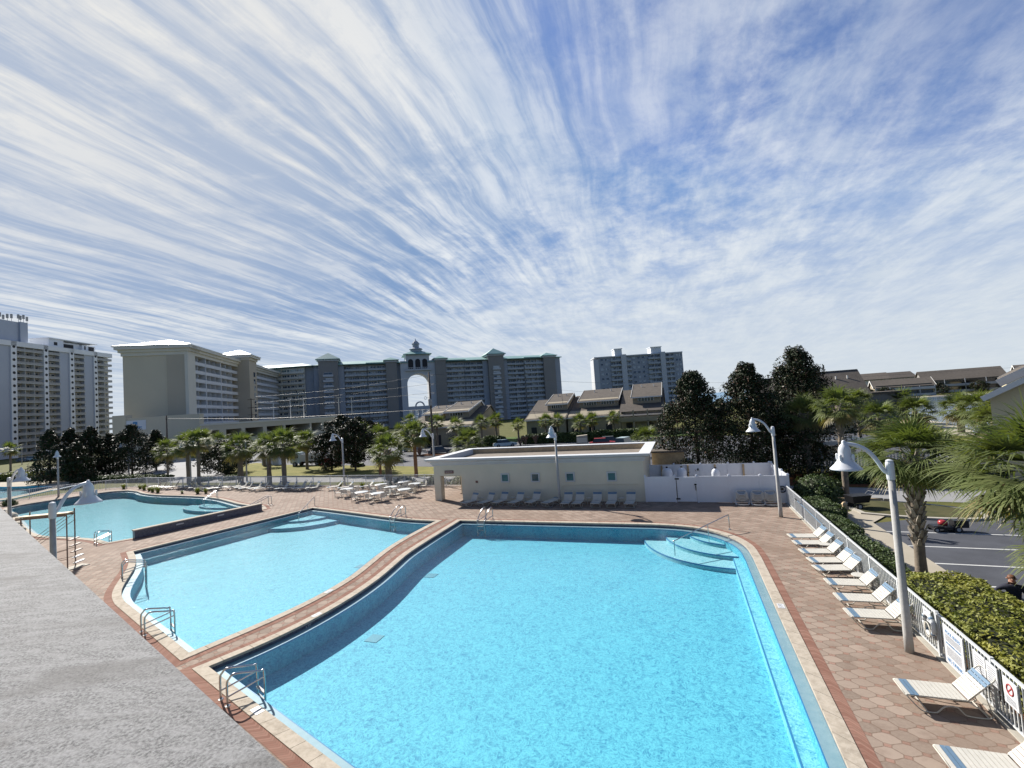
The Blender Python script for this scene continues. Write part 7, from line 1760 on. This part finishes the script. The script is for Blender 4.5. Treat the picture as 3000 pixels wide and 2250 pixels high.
    mb = MB(); mb.lathe([(0.19, 0.33), (0.20, 0.42), (0.17, 0.52), (0.08, 0.56)], 14, (-0.12, 0, 0)); mb.build('engine_cover', M['redpaint'], t, True)
    mb = MB(); mb.box(0.25, -0.24, 0.22, 0.85, 0.24, 0.58); mb.build('grass_bag', M['black'], t)
    mb = MB()
    for s in (-0.22, 0.22): mb.tube([(0.2, s, 0.28), (1.25, s, 1.02), (1.42, s, 1.05)], 0.018, 6)
    mb.tube([(1.42, -0.22, 1.05), (1.42, 0.22, 1.05)], 0.018, 6); mb.tube([(1.0, -0.22, 0.85), (1.0, 0.22, 0.85)], 0.014, 6); mb.build('handle', M['black'], t)
    for x, r in ((-0.55, 0.13), (0.35, 0.16)):
        for y in (-0.33, 0.33): wheel(t, x, y, r, 0.07)
    # garden cart on the island path
    t = thing('garden_cart', 'black garden cart beside the island under the shaggy palm', 'cart', (9.9, 34.6, GZ+0.06), 0.4)
    mb = MB(); mb.hexa([(-0.5, -0.3, 0.4), (0.5, -0.3, 0.4), (0.5, 0.3, 0.4), (-0.5, 0.3, 0.4), (-0.62, -0.4, 0.85), (0.62, -0.4, 0.85), (0.62, 0.4, 0.85), (-0.62, 0.4, 0.85)]); mb.build('tub', M['black'], t)
    mb = MB(); mb.tube([(0.5, -0.25, 0.6), (0.95, -0.25, 1.0), (0.95, 0.25, 1.0), (0.5, 0.25, 0.6)], 0.02, 6); mb.build('handle', M['railgrey'], t)
    for y in (-0.36, 0.36): wheel(t, -0.2, y, 0.2, 0.08)
    t = thing('wooden_post', 'short pale wooden post beside the far hedge', 'post', (8.55, 32.2, GZ))
    mb = MB(); mb.box(-0.11, -0.09, 0, 0.11, 0.09, 0.85); mb.hexa([(-0.14, -0.12, 0.85), (0.14, -0.12, 0.85), (0.14, 0.12, 0.85), (-0.14, 0.12, 0.85), (-0.05, -0.05, 0.98), (0.05, -0.05, 0.98), (0.05, 0.05, 0.98), (-0.05, 0.05, 0.98)]); mb.build('post', M['wood'], t)
    mb = MB(); mb.box(0.111, -0.05, 0.5, 0.15, 0.05, 0.65); mb.build('tap', M['black'], t)
    t = thing('timber_edging', 'long timber sleepers edging the traffic island', 'edging', (10.6, 36.8, GZ), -0.05)
    mb = MB(); mb.beam((-1.6, 0, 0.16), (1.3, 0, 0.16), 0.2, 0.2); mb.build('sleeper', M['wood'], t)
    mb = MB(); mb.beam((1.35, -0.05, 0.13), (1.9, -0.15, 0.13), 0.2, 0.2); mb.build('sleeper', M['wood'], t)
    # portable toilets
    for k, (px, w) in enumerate(((770, 1.2), (783, 1.2), (813, 1.15))):
        p = at(px, 1363, GZ); t = thing('portable_toilet', ('leftmost grey portable toilet, partly behind its neighbour', 'middle grey portable toilet by the palms', 'right grey portable toilet, tallest looking of the three')[k], 'portable toilet', (p.x, p.y+(1.5 if k == 0 else 0), GZ), 0.35, 'grey portable toilets by the lane')
        mb = MB(); mb.box(-0.65, -0.65, 0.05, 0.65, 0.65, 2.15); mb.build('cabin', M['vinyl'] if k == 2 else M['archrail'], t)
        mb = MB(); mb.hexa([(-0.68, -0.68, 2.15), (0.68, -0.68, 2.15), (0.68, 0.68, 2.15), (-0.68, 0.68, 2.15), (-0.55, -0.55, 2.38), (0.55, -0.55, 2.38), (0.55, 0.55, 2.38), (-0.55, 0.55, 2.38)]); mb.build('roof', M['white'], t)
        mb = MB(); mb.box(-0.48, -0.69, 0.15, 0.48, -0.652, 2.05); mb.build('door', M['slabpale'], t)
    p = at(1706, 1301, GZ); t = thing('utility_box', 'square tan stone-faced box before the long clipped hedge', 'box', (p.x, p.y, GZ), 0.2)
    mb = MB(); mb.hexa([(-1.1, -0.8, 0), (1.1, -0.8, 0), (1.1, 0.8, 0), (-1.1, 0.8, 0), (-0.95, -0.7, 1.55), (1.0, -0.7, 1.7), (1.0, 0.7, 1.7), (-0.95, 0.7, 1.55)]); mb.build('body', M['sand'], t)
    mb = MB(); mb.box(-0.9, -0.84, 0.3, 0.9, -0.802, 1.2); mb.build('panel', M['stucco'], t)
    # pavilion and slatted fence across the road
    t = thing('pavilion', 'small white flat-roofed shelter behind the shaggy palms on the right', 'pavilion', (13.2, 50.3, GZ), 0.1)
    mb = MB(); mb.box(-2.2, -1.8, 2.5, 2.2, 1.8, 2.85); mb.build('roof', M['white'], t)
    for sx in (-1.9, 1.9):
        for sy in (-1.5, 1.5): mb = MB(); mb.box(sx-0.1, sy-0.1, 0, sx+0.1, sy+0.1, 2.5); mb.build('post', M['white'], t)
    mb = MB(); mb.box(-1.5, 0.9, 0.7, 1.6, 1.5, 2.1); mb.build('shelf', M['slabpale'], t)
    picket_fence('slatted_fence', 'white slatted fence across the road behind the shaggy palms', [(2.0, 49.9), (22.0, 48.6)], 1.7, 0.09, 0.24, 2.5, M['hotelrail'], GZ)
    p = at(1389, 1392, GZ)
    t = thing('street_sign', 'thin white marker post on the lawn behind the tables', 'sign post', (-34.6, 49.6, GZ))
    mb = MB(); mb.tube([(0, 0, 0), (0, 0, 2.2)], 0.035, 6); mb.build('post', M['white'], t)
    mb = MB(); mb.box(-0.2, -0.05, 1.9, 0.2, -0.036, 2.3); mb.build('plate', M['wood'], t)
    # tan walls glimpsed beside the pool house
    t = thing('equipment_shed', 'low orange-tan shed wall between the pool house and the magnolia', 'shed', (-1.2, 45.2, GZ))
    mb = MB(); mb.box(-1.6, -0.8, 0, 1.2, 0.9, 2.75); mb.build('wall', M['wood'], t)
    mb = MB(); mb.box(-1.8, -1.0, 2.75, 1.4, 1.1, 2.9); mb.build('roof', M['shingle'], t)
vehicles()

def power_lines():
    M = MT; px_, py_ = -38.2, 66.8; t = thing('utility_pole', 'tall dark wooden utility pole in line with the arched resort', 'utility pole', (px_, py_, GZ))
    mb = MB(); mb.tube([(0, 0, 0), (0, 0, 14.4)], [0.20, 0.13], 10); mb.build('pole', M['polewood'], t, True)
    mb = MB(); mb.lathe([(0.26, 8.9), (0.28, 9.0), (0.28, 9.9), (0.22, 10.0)], 12, (0.12, -0.36, 0)); mb.build('transformer', M['railgrey'], t)
    for z in (13.7, 12.2, 10.7):
        mb = MB(); mb.tube([(0, 0, z), (0.75, 0.1, z+0.12)], 0.035, 6); mb.lathe([(0.07, z+0.1), (0.09, z+0.2), (0.04, z+0.34)], 8, (0.75, 0.1, 0)); mb.build('insulator', M['railgrey'], t)
    mb = MB(); c = (-0.85, -0.1, 10.2); mb.tube([(c[0]+0.18*cos(a), c[1], c[2]+0.28*sin(a)) for a in [2*pi*i/14 for i in range(15)]], 0.03, 5); mb.tube([(-0.65, -0.1, 10.25), (0, 0, 10.15)], 0.025, 5); mb.build('loop_bracket', M['railgrey'], t)
    t2 = thing('utility_pole', 'dark utility pole in front of the beige hotel end wall', 'utility pole', (*Pd(489, 1268, 112).xy, GZ))
    x2, y2 = t2.location.x, t2.location.y; h2 = z_at(486, 1217, x2, y2)-GZ
    mb = MB(); mb.tube([(0, 0, 0), (0, 0, h2)], [0.22, 0.15], 8); mb.build('pole', M['polewood'], t2, True)
    mb = MB(); mb.beam((-0.7, 0.3, h2-0.8), (0.7, -0.3, h2-0.8), 0.14, 0.14); mb.build('cross_arm', M['polewood'], t2)
    t3 = thing('utility_pole', 'distant utility pole in the gap between the white tower and the hotel', 'utility pole', (*Pd(356, 1260, 190).xy, GZ))
    x3, y3 = t3.location.x, t3.location.y; h3 = z_at(356, 1241, x3, y3)-GZ
    mb = MB(); mb.tube([(0, 0, 0), (0, 0, h3)], [0.25, 0.18], 8); mb.build('pole', M['polewood'], t3, True)
    mb = MB(); mb.beam((-1.2, 0.6, h3-1.2), (1.2, -0.6, h3-1.2), 0.16, 0.16); mb.build('cross_arm', M['polewood'], t3)
    P0 = lambda z: Vector((px_+0.75, py_+0.1, GZ+z+0.3))
    W_ = [('topmost wire running left from the utility pole', [P0(13.7), Pd(995, 1140, 120), Pd(748, 1163, 150)], 0.022),
          ('second wire running left from the utility pole', [P0(12.2), Pd(995, 1158, 120), Pd(748, 1181, 150)], 0.022),
          ('third wire running left from the utility pole', [P0(10.7), Pd(995, 1178, 120), Pd(748, 1198, 150)], 0.022),
          ('lowest heavy wire sweeping left across the podium', [P0(8.0), Pd(960, 1217, 95), Pd(760, 1226, 105), Pd(487, 1226, 112)], 0.026),
          ('topmost wire running right over the resort roofs', [P0(13.7), Pd(1520, 1109, 110), Pd(1753, 1121, 150), Pd(2087, 1121, 190), Pd(2360, 1113, 185), Pd(3000, 1075, 170)], 0.028),
          ('second wire running right past the right tower', [P0(12.2), Pd(1420, 1128, 100), Pd(1648, 1143, 140), Pd(1760, 1147, 150), Pd(2100, 1138, 185), Pd(2400, 1124, 190)], 0.022),
          ('third wire running right behind the townhouse roofs', [P0(10.7), Pd(1420, 1146, 100), Pd(1560, 1160, 130), Pd(1700, 1170, 150)], 0.022),
          ('lowest wire running right above the tan houses', [P0(8.0), Pd(1380, 1190, 88), Pd(1560, 1205, 100), Pd(1700, 1211, 108)], 0.022),
          ('thin wire sagging across the lake on the right', [Pd(2380, 1176, 80), Pd(2700, 1164, 80), Pd(3010, 1135, 80)], 0.022)]
    for lab, pts, r in W_:
        o = thing('overhead_wire', lab, 'wire', pts[0], 0, 'overhead wires'); mb = MB(); org = pts[0]
        mb.tube(catm3(pts, 6), r, 5); mb.build('wire', M['wire'], o, org=org)
power_lines()

def skin_mesh(name, pts, edges, mat, parent, levels=1, root=0):
    me = bpy.data.meshes.new(name); me.from_pydata([p[:3] for p in pts], edges, []); o = bpy.data.objects.new(name, me); COL.objects.link(o)
    bpy.context.view_layer.objects.active = o
    m = o.modifiers.new('skin', 'SKIN'); m.use_smooth_shade = True
    sv = me.skin_vertices[0].data if me.skin_vertices else None
    if sv is None:
        bm = bmesh.new(); bm.from_mesh(me); bm.verts.layers.skin.verify(); bm.to_mesh(me); bm.free(); sv = me.skin_vertices[0].data
    for i, p in enumerate(pts):
        r = p[3]; sv[i].radius = r if isinstance(r, tuple) else (r, r); sv[i].use_root = (i == root)
    s = o.modifiers.new('sub', 'SUBSURF'); s.levels = levels; s.render_levels = levels
    dg = bpy.context.evaluated_depsgraph_get(); m2 = bpy.data.meshes.new_from_object(o.evaluated_get(dg)); o.modifiers.clear()
    old = o.data; o.data = m2; bpy.data.meshes.remove(old); m2.name = name; m2.materials.clear(); m2.materials.append(mat)
    m2.polygons.foreach_set('use_smooth', [True]*len(m2.polygons)); o.parent = parent
    return o
def person():
    p = at(2966, 1697, GZ+1.63); yaw = -YAW*0  # stands beyond the hedge
    t = thing('person', 'person in dark clothes with reddish hair beyond the hedge at the right edge', 'person', (p.x, p.y, GZ), -0.35)
    fingers = []
    P = [(0, 0, 0.95, 0.13), (0, 0.01, 1.12, (0.14, 0.10)), (0, 0.0, 1.30, (0.17, 0.11)), (0, -0.01, 1.42, (0.13, 0.09)), (-0.01, -0.02, 1.50, 0.055), (-0.02, -0.04, 1.58, 0.075), (-0.02, -0.04, 1.68, 0.095), (-0.02, -0.03, 1.745, 0.05),
         (-0.17, 0, 1.41, 0.065), (-0.40, -0.03, 1.24, 0.048), (-0.20, -0.22, 1.16, 0.034), (-0.13, -0.26, 1.15, 0.03),
         (0.17, 0, 1.41, 0.065), (0.33, 0.02, 1.15, 0.048), (0.46, -0.06, 0.93, 0.034), (0.50, -0.09, 0.86, 0.03),
         (-0.09, 0, 0.88, 0.095), (-0.11, -0.02, 0.48, 0.065), (-0.12, 0.02, 0.09, 0.045), (-0.13, -0.14, 0.04, 0.035),
         (0.09, 0, 0.88, 0.095), (0.11, -0.02, 0.48, 0.065), (0.13, 0.02, 0.09, 0.045), (0.14, -0.14, 0.04, 0.035)]
    E_ = [(0, 1), (1, 2), (2, 3), (3, 4), (4, 5), (5, 6), (6, 7), (3, 8), (8, 9), (9, 10), (10, 11), (3, 12), (12, 13), (13, 14), (14, 15), (0, 16), (16, 17), (17, 18), (18, 19), (0, 20), (20, 21), (21, 22), (22, 23)]
    body = skin_mesh('body', P, E_, MT['skin'], t, 2)
    def hand(c, d, nm):
        d = Vector(d).normalized(); c = Vector(c); s = d.cross(Vector((0, 0, 1))).normalized(); up = s.cross(d)
        for k in range(4):
            L = (0.075, 0.085, 0.08, 0.062)[k]; b = c+s*(k-1.5)*0.02
            mb = MB(); mb.tube([b, b+d*L*0.5-up*0.006, b+d*L-up*0.03], [0.009, 0.0085, 0.007], 6); mb.build('finger', MT['skin'], body, True)
        b = c+s*0.035-d*0.03; mb = MB(); mb.tube([b, b+d*0.03+s*0.025, b+d*0.06+s*0.03-up*0.01], [0.011, 0.01, 0.008], 6); mb.build('thumb', MT['skin'], body, True)
    hand((-0.115, -0.27, 1.15), (0.8, -0.4, -0.1), 'l'); hand((0.51, -0.10, 0.84), (0.4, -0.3, -0.8), 'r')
    J = [(0, 0, 0.93, (0.155, 0.12)), (0, 0.01, 1.12, (0.165, 0.12)), (0, 0, 1.30, (0.19, 0.13)), (0, -0.01, 1.43, (0.15, 0.10)), (-0.01, -0.015, 1.485, 0.075),
         (-0.18, 0, 1.41, 0.082), (-0.40, -0.03, 1.24, 0.064), (-0.22, -0.20, 1.165, 0.048), (0.18, 0, 1.41, 0.082), (0.33, 0.02, 1.15, 0.064), (0.45, -0.05, 0.95, 0.048)]
    skin_mesh('jacket', J, [(0, 1), (1, 2), (2, 3), (3, 4), (3, 5), (5, 6), (6, 7), (3, 8), (8, 9), (9, 10)], MT['navy'], t, 2)
    Tq = [(0, 0, 0.96, (0.15, 0.115)), (-0.09, 0, 0.86, 0.11), (-0.11, -0.02, 0.48, 0.082), (-0.12, 0.02, 0.10, 0.068), (0.09, 0, 0.86, 0.11), (0.11, -0.02, 0.48, 0.082), (0.13, 0.02, 0.10, 0.068)]
    skin_mesh('trousers', Tq, [(0, 1), (1, 2), (2, 3), (0, 4), (4, 5), (5, 6)], MT['jeans'], t, 2)
    H_ = [(-0.02, 0.0, 1.59, 0.085), (-0.02, -0.02, 1.69, 0.114), (-0.02, -0.05, 1.765, 0.075)]
    skin_mesh('hair', H_, [(0, 1), (1, 2)], MT['hair'], t, 2)
    for s in (-1, 1):
        mb = MB(); mb.lathe([(0.006, -0.02), (0.022, 0), (0.006, 0.02)], 8, (-0.02+s*0.105, -0.04, 1.66)); mb.build('ear', MT['skin'], body)
        mb = MB(); mb.lathe([(0.004, -0.008), (0.011, 0), (0.004, 0.008)], 8, (-0.02+s*0.035, -0.135, 1.68)); mb.build('eye', MT['black'], body)
    mb = MB(); mb.add([(-0.04, -0.13, 1.645), (0.0, -0.13, 1.645), (-0.02, -0.165, 1.645), (-0.02, -0.13, 1.69)], [(0, 1, 2), (0, 2, 3), (1, 3, 2), (0, 3, 1)]); mb.build('nose', MT['skin'], body)
    mb = MB(); mb.beam((-0.045, -0.128, 1.615), (0.005, -0.128, 1.615), 0.01, 0.012); mb.build('mouth', MT['redpaint'], body)
person()
